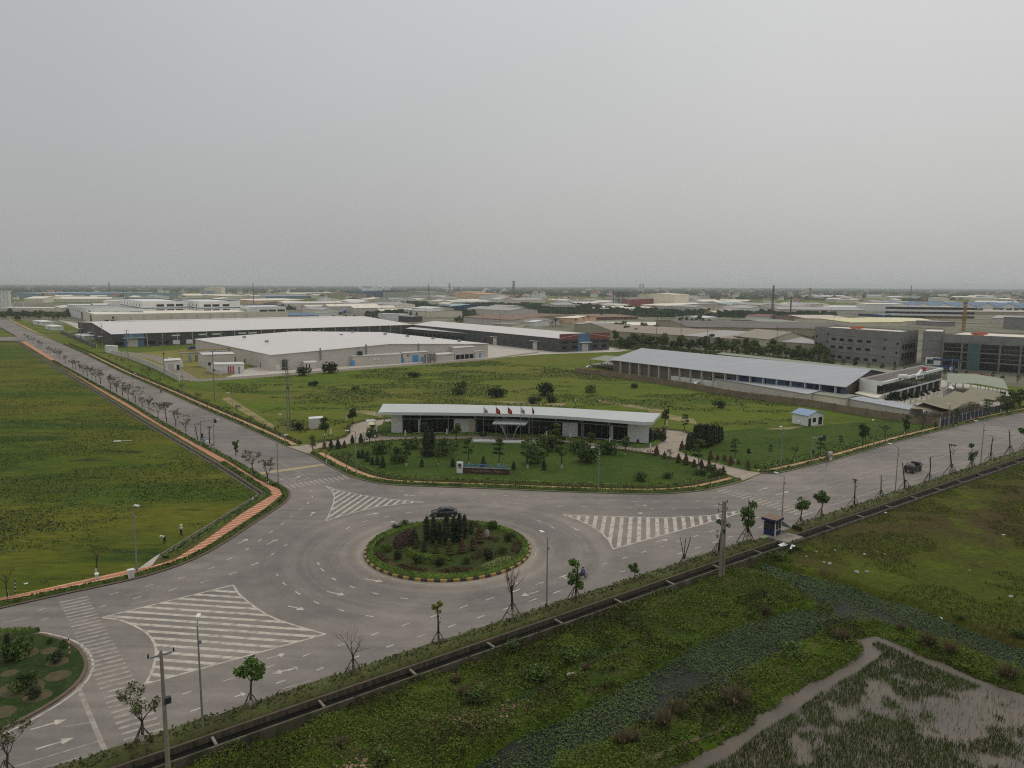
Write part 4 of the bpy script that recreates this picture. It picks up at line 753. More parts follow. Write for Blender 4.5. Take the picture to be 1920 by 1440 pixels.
near = [(12, 1462, 1350, 'bare', 6, 'sparse brown tree at the bottom left corner of the photo'), (268, 1407, 1272, 'bare', 6, 'branchy half bare street tree beside the tall concrete pole at the bottom left'),
    (470, 1336, 1224, 'leafy', 0, 'street tree with drooping dark leaf clumps beside the big hatched area'), (663, 1270, 1163, 'bare', None, 'completely bare street tree with forked crown, first right of the dark leafy one'),
    (822, 1215, 1121, 'tuft', 1, 'thin street tree topped by a small yellow green tuft'), (961, 1167, 1058, 'broom', None, 'tall leafless broom shaped street tree below the roundabout'),
    (1078, 1130, 1038, 'column', 0, 'street tree leafy along its stem next to the blue motorcyclist'), (1190, 1095, 1052, 'leafy', 0, 'short round headed young tree with white trunk and no props'),
    (1282, 1063, 1003, 'fork', None, 'street tree cut back to three upright bare stems'), (1345, 1046, 965, 'tuft', 0, 'small street tree half hidden behind the double concrete pole'),
    (1400, 1018, 927, 'column', 0, 'tall leafy street tree left of the blue and white guard booth'), (1500, 990, 928, 'leafy', 0, 'round leafy street tree just right of the guard booth'),
    (1538, 973, 915, 'leafy', 3, 'flat topped leafy street tree, second right of the guard booth'), (1601, 951, 892, 'pole', 6, 'nearly bare trimmed street tree, third right of the guard booth'),
    (1651, 936, 884, 'pole', None, 'bare trimmed street tree, fourth right of the guard booth'), (1697, 920, 861, 'pole', None, 'bare pole like street tree left of the dark truck'),
    (1741, 905, 851, 'pole', None, 'bare pole like street tree right of the dark truck'), (1783, 892, 826, 'pole', 6, 'tall bare street tree with a thin flat crown on the right road verge'),
    (1822, 879, 829, 'column', 0, 'young leafy street tree among bare ones on the right road verge'), (1857, 867, 813, 'pole', None, 'bare street tree, second from the right edge of the photo'), (1893, 853, 800, 'pole', None, 'bare street tree closest to the right edge of the near verge'), (1922, 843, 795, 'leafy', 0, 'leafy street tree cut by the right edge of the photo')]
for i, (x, y, tp, kind, lf, lb) in enumerate(near):
    p, h = hof(x, y, tp); 
    plant((kind, i % 3, lf, True if i != 7 else False, 5 if kind != 'fork' else 4.4), p, h, lb, group='street trees along the near verge', name='street_tree')
# avenue of small trees along the left road
av = [(1000, 690, 530), (1050, 715, 555), (1105, 750, 590), (1155, 775, 625), (1218, 805, 645), (1280, 838, 725), (1345, 880, 735), (1428, 935, 780), (1503, 980, 770), (1588, 1020, 835), (1672, 1075, 900)]
rowL = [(x / 4.8, 590 + y / 4.8, 590 + t_ / 4.8) for x, y, t_ in [(225, 215, 165), (255, 235, 180), (300, 255, 195), (350, 285, 225), (372, 300, 235), (430, 335, 280), (452, 350, 285), (490, 375, 300), (515, 390, 305), (542, 405, 315), (588, 440, 360), (655, 480, 385), (680, 495, 395), (722, 520, 435), (750, 530, 440), (790, 560, 450), (832, 585, 460), (862, 605, 485), (908, 625, 490)] + av]
rowL += [(371, 828, 790), (394, 843, 795), (443, 862, 824), (473, 890, 838), (503, 908, 855)]
for i, (x, y, tp) in enumerate(rowL):
    p, h = hof(x, y, tp); n_ = len(rowL) - 1 - i; kind = 'bare' if 24 <= i <= 28 and i % 2 else ('pole' if i in (30, 31) else ('column' if i == 32 else 'feather'))
    plant((kind, i % 3, 6 if kind != 'column' else 3, False, 5), p, max(h, 2.6), ORD[n_] + ' small tree from the junction beside the brick pavement', group='roadside trees left of the left road', name='roadside_tree')
rowR = [(x / 5.053 + 340, 680 + y / 5.053, 680 + t_ / 5.053) for x, y, t_ in [(165, 385, 285), (245, 430, 330), (435, 510, 400), (530, 500, 400), (650, 610, 490), (780, 665, 560), (905, 700, 600)]]
rowR = [(x / 4.8, 590 + y / 4.8, 590 + t_ / 4.8) for x, y, t_ in [(985, 405, 360), (1050, 440, 385), (1105, 465, 395), (1180, 500, 440), (1280, 545, 480), (1340, 600, 480), (1430, 640, 560), (1635, 700, 610)]] + rowR
rowR += [(588, 852, 825), (612, 870, 832), (650, 886, 846)]
for i, (x, y, tp) in enumerate(rowR):
    p, h = hof(x, y, tp); plant(('bare' if i % 3 else 'feather', i % 3, 6, False, 5), p, max(h, 2.5), ORD[len(rowR) - 1 - i] + ' thin tree from the junction on the far footpath', group='thin trees along the far footpath', name='roadside_tree')
rowF = [(1549, 878, 850, 'bare'), (1576, 838, 815, 'garden'), (1617, 840, 790, 'round'), (1660, 830, 795, 'bare'), (1696, 820, 772, 'column'), (1729, 814, 772, 'bare'), (1754, 807, 790, 'round'), (1790, 800, 765, 'garden'), (1820, 790, 753, 'bare'), (1850, 785, 748, 'garden'), (1876, 775, 740, 'bare')]
for i, (x, y, tp, kind) in enumerate(rowF):
    p, h = hof(x, y, tp); plant((kind, i % 3, 3 if kind != 'bare' else 6, False, 5), p, h, ORD[i] + ' small tree from the driveway on the right road far side', group='trees on the far side of the right road', name='roadside_tree')
# garden in front of the office
gt = [(762, 874, 822, 'garden'), (822, 872, 835, 'garden'), (879, 871, 818, 'garden'), (935, 874, 820, 'garden'), (989, 878, 815, 'garden'), (1053, 878, 815, 'garden'), (694, 833, 800, 'round'), (855, 830, 790, 'round'), (796, 826, 790, 'round'),
      (1041, 832, 790, 'round'), (1107, 843, 808, 'round'), (1172, 853, 816, 'round'), (1255, 868, 838, 'feather'), (1310, 880, 820, 'garden'), (1332, 914, 868, 'garden'), (608, 824, 780, 'round'), (660, 800, 762, 'round'), (1246, 800, 765, 'round'), (1283, 812, 775, 'garden'), (1378, 865, 820, 'garden'), (1404, 858, 840, 'round'), (1444, 855, 832, 'garden'), (1489, 868, 832, 'bare'), (1537, 860, 815, 'garden'), (586, 848, 815, 'garden')]
gl = ['slim layered tree on the front lawn left of the sign', 'slim layered tree above the white end of the garden sign', 'slim layered tree right behind the sign lettering', 'slim layered tree behind the right part of the sign', 'slim layered tree right of the sign below the canopy', 'tall dark layered tree with splayed props in the middle of the front lawn', 'dark round tree at the left end of the office', 'broad light green tree before the white office wall panel', 'round tree beside the left cypress pair', 'wide round tree in front of the office right of the canopy', 'round tree before the right glass bay of the office', 'round tree near the right end of the office', 'small feathery tree on the lawn by the right driveway', 'slim tree beside the driveway topiary on the right', 'slim tree at the right tip of the front garden', 'round dark tree beside the white container', 'round dark tree behind the driveway bend on the left', 'dark round tree behind the right end of the office roof', 'slim tree behind the driveway near the cypress screen', 'grey sparse tree on the side lawn below the cypress screen', 'small round bush tree on the side lawn', 'small slim tree on the middle of the side lawn', 'bare tree on the side lawn near the footpath', 'slim tree by the traffic signal arm on the right road', 'pale slim tree at the left tip of the garden by the driveway mouth']
for i, ((x, y, tp, kind), lb) in enumerate(zip(gt, gl)):
    p, h = hof(x, y, tp); plant((kind, i % 3, 3 if i % 4 else (2 if kind == 'round' else 3), False, 5), p, h, lb, group='garden trees round the office', name='garden_tree', sxy=1.15 if kind == 'round' else 1)
cy = [(797, 840, 805), (803, 843, 798), (811, 841, 802), (1303, 838, 795), (1308, 838, 793), (1313, 839, 792), (1319, 838, 793), (1325, 838, 792), (1331, 836, 796), (1336, 834, 793), (1341, 832, 796), (1347, 830, 795), (1352, 827, 797), (1297, 842, 808), (1290, 845, 810), (1035, 842, 822)]
for i, (x, y, tp) in enumerate(cy):
    p, h = hof(x, y, tp + 2); lb = (ORD[i] + ' dark cypress from the left in the clump on the front lawn') if i < 3 else ((ORD[i - 3] + ' dark cypress in the dense screen on the right of the driveway') if i < 15 else 'single dark conical cypress behind the office garden bushes')
    plant(('cypress', i % 3, 2, False, 4.2), p, h, lb, group='cypresses in the office grounds', name='cypress', sxy=1.5)
cn = [(608, 838, 4), (621, 837, 2), (634, 838, 2), (646, 836, 4), (661, 828, 2), (677, 828, 2), (672, 855, 2), (680, 856, 2), (689, 862, 2), (698, 868, 2), (708, 868, 2), (718, 873, 2), (791, 872, 2), (849, 872, 2), (906, 873, 2), (963, 877, 2), (1020, 878, 2), (1231, 851, 4), (1246, 857, 4), (1272, 864, 4), (1286, 868, 4), (1301, 872, 4), (1315, 875, 4), (1329, 879, 4), (1340, 882, 4), (1356, 889, 7), (1332, 861, 4), (1345, 863, 4), (1358, 866, 4), (1370, 871, 4), (1384, 873, 4), (1402, 878, 7), (1278, 843, 4), (1196, 833, 4), (1234, 814, 4), (1244, 814, 4)]
for i, (x, y, lf) in enumerate(cn):
    p = G(x, y + 3, Z1); colr = {4: 'reddish bronze', 2: 'dark green', 7: 'golden'}[lf]; where = 'by the left driveway bend' if i < 6 else ('on the left part of the front lawn' if i < 12 else ('near the garden sign' if i < 17 else ('along the right arm of the driveway' if i < 26 else ('below the right cypress screen' if i < 32 else 'at the right end of the office'))))
    i0 = (0, 0, 0, 0, 0, 0, 6, 6, 6, 6, 6, 6, 12, 12, 12, 12, 12)[i] if i < 17 else (17 if i < 26 else (26 if i < 32 else 32))
    plant(('cone', i % 3, lf, False, 1.55), p, 1.7 + .3 * (i % 3), colr.capitalize() + ' cone topiary, ' + ORD[i - i0] + ' from the left ' + where, 'topiary', 'cone topiaries in the office grounds', 'topiary')
bu = [(745, 805, 22, 2), (712, 850, 24, 3), (742, 851, 15, 3), (804, 856, 18, 2), (836, 852, 34, 3), (780, 840, 22, 3), (748, 868, 22, 3), (760, 806, 12, 2), (768, 814, 12, 2), (1020, 845, 36, 3), (1008, 868, 34, 3), (1097, 868, 34, 3), (1090, 848, 30, 3), (1141, 852, 26, 3), (1205, 916 - 16, 18, 3), (1315, 890, 14, 3), (1250, 910 - 14, 12, 3), (1350, 893, 16, 3), (1222, 822, 20, 2), (1210, 828, 20, 2), (1235, 826, 20, 2), (932, 745, 24, 2), (1000, 756, 14, 2), (1030, 754, 14, 2), (776, 708, 14, 2), (570, 704, 18, 2), (619, 700, 24, 2), (589, 722 + 1, 11, 2), (665, 731, 8, 3), (870, 728, 16, 3), (860, 740, 16, 3), (1020, 742, 26, 2), (1190, 727, 10, 2), (1105, 735, 16, 3), (560, 806, 14, 2), (740, 810, 10, 2), (1045, 822, 14, 2), (1160, 816, 12, 3), (905, 818, 12, 2), (1110, 826, 12, 2), (1350, 765, 14, 2)]
bl = ['round clipped bush beside the left office wall', 'low spreading bush on the left front lawn', 'small flat bush on the left front lawn', 'dark low bush left of the cypress clump', 'large rough bush right of the cypress clump', 'bush at the foot of the left cypresses', 'pale spreading bush low on the left lawn', 'small ball bush left of the office glass', 'second ball bush left of the office glass', 'big rough bush below the office canopy', 'big rough bush right of the garden sign', 'big rounded bush in the middle right of the lawn', 'wide bush behind the middle right lawn bush', 'spreading bush below the right office bay', 'small bush on the right lawn', 'small dark bush near the right driveway row', 'small thin bush near the front hedge on the right', 'dark bush beside the golden topiary', 'dark bush at the right end of the office terrace', 'second dark bush at the right end of the office terrace', 'bush on the rounded right tip of the office terrace', 'dark bush heap behind the office roof', 'round dark bush right behind the office mast', 'second round dark bush behind the office roof', 'lone dark tree like bush in the middle meadow', 'round bush by the white factory path on the left', 'taller bush by the white factory path', 'small dark bush in the left of the middle meadow', 'tiny shrub in the middle meadow', 'thin shrub in the middle meadow below the factory', 'low shrub next to the thin meadow shrub', 'shrub with a bare stem behind the office roof', 'dark shrub by the brown boundary wall', 'low shrub mass right of the office roof in the meadow', 'small dark shrub near the driveway mouth', 'small clipped bush on the left office terrace', 'clipped bush before the middle glass bay', 'clipped bush before the right glass bay', 'clipped bush beside the office canopy', 'small clipped bush by the right glass bay', 'shrub at the edge of the weedy field on the right']
for i, ((x, y, hp, lf), lb) in enumerate(zip(bu, bl)):
    p = G(x, y, Z1); h = hp / ppm(p); ball = 'ball' in lb or 'clipped' in lb
    plant(('ball' if ball else 'bush', i % 3, lf, False, 1.0 if ball else 1.4), p, h, lb, 'bush', None, 'bush', sxy=.9 if ball else (1.0 if hp < 20 else .9))
# round island planting
iz = .325
for i, (x, y, hp) in enumerate([(800, 1014, 47), (813, 1017, 51), (824, 1018, 40), (837, 1020, 62), (851, 1014, 48), (862, 1015, 54), (871, 1009, 45)]):
    p = G(x, y, iz); plant(('cypress', i % 3, 2, False, 4.2), p, hp / ppm(p), ORD[i] + ' tall dark cypress from the left on the roundabout island', group='cypresses on the roundabout island', sxy=1.35, name='cypress')
for i, (x, y, hp, lf, lb) in enumerate([(817, 1037, 24, 7, 'yellow green cone topiary below the left island cypresses'), (842, 1040, 31, 7, 'largest golden cone topiary at the front of the island'), (867, 1036, 28, 4, 'dark red cone topiary right of the golden one'), (888, 1031, 27, 4, 'red cone topiary second right of the golden one'), (899, 1017, 34, 4, 'tall reddish topiary near the standing stone'), (777, 1020, 30, 2, 'dark green topiary left of the island cypresses'), (780, 1027, 18, 4, 'small dark red topiary left of the cypresses'), (795, 1034, 20, 2, 'narrow dark topiary at the left front of the island'), (883, 1000, 22, 2, 'green topiary right behind the cypresses')]):
    p = G(x, y, iz); plant(('cone', i % 3, lf, False, 1.55), p, hp / ppm(p), lb, 'topiary', name='topiary', sxy=.95)
for i, (x, y, hp, lb) in enumerate([(724, 1034, 18, 'dark round shrub at the left of the island'), (748, 1048, 17, 'round shrub at the lower left of the island'), (779, 1056, 18, 'round shrub before the green bank of the island'), (826, 1060, 17, 'round shrub at the front centre of the island'), (874, 1056, 15, 'round shrub at the front right of the island'), (912, 1048, 20, 'larger round shrub right of the island centre'), (943, 1036, 17, 'round shrub at the right of the island'), (953, 1014, 16, 'pale shrub at the right rim of the island'), (925, 992, 18, 'dark shrub at the back right of the island'), (744, 994, 14, 'shrub at the back left of the island'), (760, 988, 14, 'second shrub at the back left of the island')]):
    p = G(x, y, iz); plant(('bush', i % 3, 2 if i % 2 else 3, False, 1.4), p, hp / ppm(p), lb, 'shrub', name='shrub', sxy=.75)
def bed(pts, m, h, label, n, size=.08, z=iz):
    q = GL(pts, z); xs = [p.x for p in q]; ys = [p.y for p in q]; x = rs.uniform(min(xs), max(xs), n); y = rs.uniform(min(ys), max(ys), n); k = inpoly(x, y, q); x, y = x[k], y[k]
    d = np.clip(pdist(x, y, q) / .8, .1, 1); vq, fq = quads_at(np.stack([x, y, z + h * d * (.6 + .5 * rs.rand(len(x)))], 1), rs.uniform(.7, 1.4, len(x)) * size, .8, .5); npmesh('flower_bed', vq, fq, m, kind='stuff', label=label, cat='flower bed')
PUR = mat('purple foliage', A(60, 46, 38), .8, 0, 1, col2=A(78, 60, 46), island=.4); MAR = mat('maroon foliage', A(80, 54, 42), .8, 0, 1, col2=A(98, 70, 52), island=.45, island2=A(62, 66, 34)); LIM = mat('pale lime foliage', A(104, 114, 62), .8, 0, 1, col2=A(130, 138, 84), island=.35)
bed([(735, 1022), (740, 1008), (765, 995), (778, 1000), (775, 1020), (755, 1032), (738, 1030)], PUR, .7, 'mound of purple leaves on the left of the island', 5200)
bed([(696, 1018), (706, 1004), (722, 1000), (720, 1012), (706, 1025)], MAR, .3, 'maroon bed near the left rim of the island', 2600); bed([(698, 1040), (712, 1035), (733, 1050), (722, 1056), (706, 1050)], MAR, .3, 'maroon bed at the lower left rim of the island', 3000)
bed([(742, 1060), (755, 1056), (802, 1067), (800, 1073), (765, 1070)], MAR, .3, 'maroon bed at the front left of the island', 4500); bed([(818, 1070), (850, 1063), (888, 1064), (882, 1071), (840, 1075)], MAR, .3, 'maroon bed at the front centre of the island', 4500)
bed([(957, 1033), (963, 1016), (985, 1015), (984, 1030), (972, 1040)], MAR, .3, 'maroon bed at the right rim of the island', 2600); bed([(901, 1061), (930, 1048), (955, 1043), (963, 1046), (945, 1056), (912, 1066)], LIM, .35, 'pale lime bed at the front right of the island', 4500)
bed([(752, 1032), (765, 1028), (790, 1042), (840, 1046), (855, 1052), (840, 1060), (795, 1058), (765, 1046)], HEDGEB, .7, 'crescent bank of bright green shrubs at the front of the island', 9000); bed([(880, 1045), (905, 1028), (925, 1028), (910, 1042), (890, 1052)], MAR, .35, 'reddish bed right of the topiary', 3600)
bed([(905, 1010), (915, 1003), (940, 1010), (930, 1018)], MAR, .3, 'reddish gravel bed by the standing stone', 1800); bed([(785, 985), (800, 975), (860, 974), (905, 980), (900, 990), (850, 986)], MAR, .35, 'reddish planting at the back of the island', 3600); bed([(930, 985), (960, 992), (978, 1005), (960, 1003)], MAR, .3, 'brown planting at the back right of the island', 1800)
STONE = mat('pale stone', A(150, 146, 136), .9, .2, 2, bump=.04)
mb = MB(); mb.ell((0, 0, .65), (.35, .25, .75), 9, 7, jit=.08); o = mb.build('standing_stone', STONE, label='upright pale stone on the right side of the roundabout island', cat='stone', smooth=False); o.location = G(913, 1009, iz)
# near left island plants
for i, (x, y, hp, k, lf, lb) in enumerate([(40, 1232, 46, 'bush', 3, 'wide spreading bush at the back of the near left island'), (17, 1240, 55, 'cypress', 2, 'dark conical cypress on the near left island'), (112, 1239, 24, 'bush', 2, 'low round bush near the tip of the near left island'), (46, 1290, 36, 'bush', 3, 'grey green bush in the middle of the near left island'), (68, 1308, 22, 'bush', 2, 'small bush at the front of the near left island'), (95, 1206, 10, 'bush', 3, 'tiny bush on the far rim of the near left island'), (118, 1212, 14, 'bush', 3, 'small leafy bush beside the striped marker post')]):
    p = G(x, y, .2); plant((k, i % 3, lf, False, 4.2 if k == 'cypress' else 1.4), p, hp / ppm(p), lb, 'tree' if k == 'cypress' else 'bush', name=k, sxy=1.5 if k == 'cypress' else .75)
mb = MB()
for x, y, r_ in ((40, 1225, 1.6), (93, 1220, .9), (108, 1241, 1.1), (108, 1267, 1.2), (42, 1290, 2.0), (70, 1305, 1.3), (18, 1262, .8), (5, 1335, 1.2)):
    c = G(x, y, .2); mb.prism([(c.x + math.cos(a) * r_ * rnd.uniform(.85, 1.1), c.y + math.sin(a) * r_ * .9, 0) for a in [i * .52 for i in range(12)]], .2, .206)
mb.build('bare_earth', mat('bare brown soil', A(66, 64, 40), .95, 0, 1.2, col2=A(84, 74, 52), bump=.04), kind='structure')
# bank plants
def hz_(x, y): return float(height(np.array([x]), np.array([y]))[0])
def plant_b(key, px, py, hp, label, cat, name, group=None, sxy=None):
    p = G(px, py, -.3); p.z = hz_(p.x, p.y) - .05; plant(key, p, hp / ppm(p), label, cat, group, name, sxy=sxy)
for i, (x, y, hp) in enumerate([(1166, 1395, 24), (1186, 1390, 20), (1245, 1365, 26), (1268, 1340, 24), (1377, 1322, 34), (1330, 1335, 16), (1275, 1232, 14), (1316, 1212, 10), (1098, 1252, 12), (1436, 1148, 14), (1435, 1168, 16), (1742, 1210, 22), (1780, 1226, 20), (1890, 1272, 24), (1580, 1205, 22), (1120, 1340, 18), (1690, 1180, 12), (870, 1300, 16), (855, 1275, 16), (640, 1395, 18)]):
    plant_b(('tussock', i % 3, 0, False, 1.0), x, y, hp, 'dry brown reed tussock number %s along the banks' % ORD[i], 'tussock', 'tussock', 'dry tussocks on the banks', sxy=1.1)
for o in [o for o in sc.objects if o.name.startswith('tussock') and o.get('group')]: o['label'] = 'dry straw coloured reed tussock on the weedy banks of drain, creek and pond'
for i, (x, y, hp, lb) in enumerate([(1480, 1228, 34, 'large dark bush on the bank between creek and pond'), (955, 1215, 26, 'thick bush leaning over the near drain wall'), (1062, 1232, 30, 'dark bush clump on the near bank, left one'), (1105, 1228, 24, 'dark bush clump on the near bank, middle one'), (1010, 1268, 34, 'large dark bush on the near bank below the broom shaped tree'), (885, 1320, 34, 'dark bush among rubble on the near bank'), (905, 1300, 26, 'second dark bush among rubble on the near bank'), (712, 1430, 30, 'bright bush at the bottom edge of the near bank'), (490, 1398, 16, 'small bush against the near drain wall at the lower left'), (1180, 1168, 16, 'low green bush heap on the near bank by the drain'), (1455, 1045, 22, 'dark bush beside the drain below the guard booth'), (1430, 1060, 20, 'second dark bush beside the drain below the guard booth'), (1490, 1030, 18, 'low dark bush right of the guard booth drain'), (1800, 1160, 12, 'small shrub on the creek edge of the right meadow'), (1905, 1195, 22, 'dark shrub on the creek edge at the right of the photo'), (1610, 1100, 12, 'shrub on the creek edge left of the right meadow')]):
    plant_b(('bush', i % 3, 3, False, 1.4), x, y, hp * .75, lb, 'bush', 'bush', sxy=1.25)
sr = MB(); sr.ell((0, 0, .12), (.3, .22, .2), 7, 4, jit=.2); st0 = None
for i, (x, y, s_) in enumerate([(1545, 1055, .8), (1556, 1058, 1.1), (1606, 1074, 1.2), (1625, 1073, .9), (1621, 1040, .9), (1512, 1044, .6), (1659, 1039, .5), (1818, 1070, .5), (1565, 1032, .6), (1530, 1035, .7), (1895, 1120, 1.0), (1810, 1178, .6)]):
    p = G(x, y, -.2); p.z = hz_(p.x, p.y)
    if st0 is None: st0 = sr.build('rubble_stone', STONE, label='pale rubble stone lying in the grass of the right meadow', cat='stone', group='rubble stones in the right meadow'); st0.location = p; st0.scale = (s_,) * 3
    else: c = st0.copy(); COL.objects.link(c); c.location = p; c.scale = (s_ * 1.3, s_, s_); c.rotation_euler.z = i
mb = MB(); mb.box((0, 0, .05), (.9, .55, .05), .3); mb.box((.3, .1, .1), (.5, .3, .04), .8); o = mb.build('paper_scrap', mat('dirty pale board', A(170, 160, 140), .8, .1, 3), label='pale torn board lying on the near bank', cat='litter'); p = G(1071, 1264, -.2); o.location = (p.x, p.y, hz_(p.x, p.y) + .08)
rb = [rnd.Random() if 0 else None]; mb = MB()
for cx, cy, n_, sp in ((945, 1322, 110, 1.3), (866, 1352, 130, 1.6), (670, 1435, 70, 1.0), (1255, 1113, 60, 1.2), (1218, 1122, 40, 1.0), (1225, 900, 0, 1)):
    for i in range(n_): p = G(cx, cy, -.2) + Vector((rnd.gauss(0, sp), rnd.gauss(0, sp * .7), 0)); p.z = hz_(p.x, p.y) + .02; mb.box(p, (rnd.uniform(.08, .28), rnd.uniform(.06, .2), .12), rnd.random() * 3)
mb.build('brick_rubble', mat('brick and concrete rubble', A(128, 104, 86), .95, .3, 1.5), kind='stuff', label='scattered brick rubble showing through the weeds of the near bank', cat='rubble')
# ================================================================== BUILDINGS
def M_(n, c, **k): return mat(n, A(*c, 1.5), k.pop('rough', .7), k.pop('var', .07), k.pop('scale', .15), **k)
RW = M_('white metal roof', (178, 174, 169), stretch=(ANG, (.02, .6, .6)), scale=1, var=.06); WG = M_('pale grey cladding', (168, 162, 154), var=.06); WD = M_('dark grey cladding', (66, 66, 66), var=.12, scale=.3)
WHT = M_('white plaster', (188, 188, 184), var=.06, scale=.4); CRM = M_('cream plaster', (182, 176, 158), var=.05); BLU = M_('blue metal', (78, 102, 126)); REDM = M_('dull red metal', (112, 64, 60)); GLS = mat('dark glass', (.018, .02, .022), .12, .3, .2, spec=.6)
DK = mat('dark opening', (.02, .02, .02), .8, .2, 1); RBL = M_('blue grey metal roof', (140, 142, 144), stretch=(ANG, (.02, .5, .5)), scale=1, var=.08); RTN = mat('tan and grey roof', A(134, 124, 108, 1.4), .85, 0, 1, col2=A(150, 146, 142, 1.4), stretch=(ANG, (.0, .035, .0)), thr=(.52, .55), detail=0)
RBR = M_('rusty brown roof', (108, 84, 70), var=.2, scale=.1); RDB = M_('dark brown roof', (84, 78, 72), var=.2, scale=.06); RGR = M_('green grey roof', (116, 122, 104), var=.08); RCR = M_('cream roof', (194, 187, 170), var=.08, scale=.05); RGY = M_('grey roof', (138, 136, 132), var=.08, scale=.05)
RTE = M_('teal roof', (130, 152, 150)); BLD = M_('deep blue cladding', (56, 72, 96)); CON2 = M_('raw concrete block wall', (112, 111, 108), var=.16, scale=.25); WTN = M_('stained boundary wall', (108, 96, 78), var=.25, scale=.3); WINB = M_('bluish window', (92, 112, 118), rough=.3); BLS = M_('bright blue door', (72, 128, 168)); OL = M_('olive tan cladding', (134, 128, 108)); PNK = M_('pinkish render', (190, 158, 130)); MAU = M_('mauve earth', (120, 102, 94), var=.2, scale=.05)
METG = mat('galvanised steel', (.30, .31, .31), .5, .1, 2, metal=.5); METD = mat('dark metal', (.05, .055, .055), .5, .2, 2, metal=.3); YEL = M_('crane yellow', (132, 108, 62)); ORG = M_('orange tarpaulin', (158, 92, 66)); REDP = M_('red painted pipe', (150, 50, 46))
def toscreen(p): d = CM.transposed() @ (Vector(p) - Vector((0, 0, CH))); return 960 + F * d.x / -d.z, 720 - F * d.y / -d.z
def building(name, label, A_, B_, D_, h, rise=0, ridge='AB', wall=WG, roof=RW, items=(), z0=Z1, over=.5, cat='building', group=None, parapet=0, vent=None, trim=None):
    A_, B_, D_ = (Vector((p[0], p[1], 0)) for p in (A_, B_, D_)); C_ = B_ + D_ - A_; t = empty(name, (A_.x, A_.y, z0), 0, label, cat, group); O = Vector((A_.x, A_.y, z0))
    hh = h - z0; a, b, c, d = (p - Vector((A_.x, A_.y, 0)) for p in (A_, B_, C_, D_)); ct = (a + b + c + d) / 4
    mb = MB(); mb.prism([a, b, c, d], -.3, hh + parapet, cap=False)
    if rise:
        if ridge == 'AB': r0, r1, e = (a + d) / 2, (b + c) / 2, ((a, d), (b, c))
        else: r0, r1, e = (a + b) / 2, (d + c) / 2, ((a, b), (d, c))
        for r_, (p, q) in zip((r0, r1), e): mb.add([p + Z * hh, q + Z * hh, r_ + Z * (hh + rise)], [(0, 1, 2)]);
    mb.build('wall', wall, t)
    rm = MB()
    if rise:
        al = (r1 - r0).normalized() * over; th = .18
        pairs = ((a, b, d, c) if ridge == 'AB' else (a, d, b, c))
        for p, q in ((pairs[0], pairs[1]), (pairs[2], pairs[3])):
            out = (p - r0); k = over / max(out.length, .1); dn = rise * k; P = p + out * k - al + Z * (hh - dn); Q = q + out * k + al + Z * (hh - dn); R0, R1 = r0 - al + Z * (hh + rise), r1 + al + Z * (hh + rise)
            rm.add([P, Q, R1, R0, P + Z * th, Q + Z * th, R1 + Z * th, R0 + Z * th], [(4, 5, 6, 7), (0, 3, 2, 1), (0, 1, 5, 4), (1, 2, 6, 5), (0, 4, 7, 3)])
    else:
        fp = [ct + (p - ct) * (1 + (over if not parapet else -.3) / max(8, (p - ct).length)) for p in (a, b, c, d)]; rm.prism(fp, hh - (.0 if not parapet else .3), hh + .2 if not parapet else hh + .0, bottom=True)
    rm.build('roof', roof, t)
    if parapet:
        pm = MB(); ip = [ct + (p - ct) * (1 - .35 / (p - ct).length) for p in (a, b, c, d)]; op = [a, b, c, d]; n = len(pm.v)
        for i in range(4):
            j = (i + 1) % 4; pm.add([ip[i] + Z * (hh - .2), ip[j] + Z * (hh - .2), ip[j] + Z * (hh + parapet), ip[i] + Z * (hh + parapet), op[i] + Z * (hh + parapet), op[j] + Z * (hh + parapet)], [(0, 1, 2, 3), (3, 2, 5, 4)])
        pm.build('parapet', trim or wall, t)
    if vent and rise:
        f0, f1 = vent; p, q = r0.lerp(r1, f0), r0.lerp(r1, f1); ax = (q - p).normalized(); sd = Vector((-ax.y, ax.x, 0)); vmb = MB(); pr_ = []
        for k in range(7): an = math.pi * k / 6; pr_.append(sd * math.cos(an) * 1.5 + Z * (math.sin(an) * .9 + hh + rise + .1))
        vs = [p + x for x in pr_] + [q + x for x in pr_]; vmb.add(vs, [(i, i + 1, 8 + i, 7 + i) for i in range(6)] + [tuple(range(7)), tuple(range(13, 6, -1))]); vmb.build('ridge_ventilator', RW, t)
    F_ = {'AB': (a, b), 'AD': (a, d), 'BC': (b, c), 'DC': (d, c)}
    for it in items:
        nm, face, u, z, w_, h_, m = it[:7]; pr = it[7] if len(it) > 7 else .06; p, q = F_[face]; ax = (q - p).normalized(); n_ = Vector((-ax.y, ax.x, 0)); L_ = (q - p).length
        if (p - ct).dot(n_) < 0: n_ = -n_
        if u > 2:   # photo column -> position along the face
            lo, hi = 0., 1.; s0 = toscreen(O + p)[0]; s1 = toscreen(O + q)[0]
            for _ in range(30):
                md = (lo + hi) / 2; sx_ = toscreen(O + p.lerp(q, md))[0]
                if (sx_ < u) == (s1 > s0): lo = md
                else: hi = md
            u = lo
        c_ = p.lerp(q, u); W = ax * w_ / 2; b0 = z; vs = []
        for k in (-.2, pr):
            for s_, zz in ((-1, b0), (1, b0), (1, b0 + h_), (-1, b0 + h_)): vs.append(c_ + W * s_ + n_ * k + Z * zz)
        mb = MB(); mb.add(vs, [(0, 1, 2, 3), (4, 7, 6, 5), (0, 4, 5, 1), (1, 5, 6, 2), (2, 6, 7, 3), (3, 7, 4, 0)]); mb.build(nm, m, t)
    return t
def win(face, us, z, w, h, m=GLS, nm='window'): return [(nm, face, u, z, w, h, m) for u in us]
def fr(n, a=.05, b=.95): return [a + (b - a) * i / (n - 1) for i in range(n)]
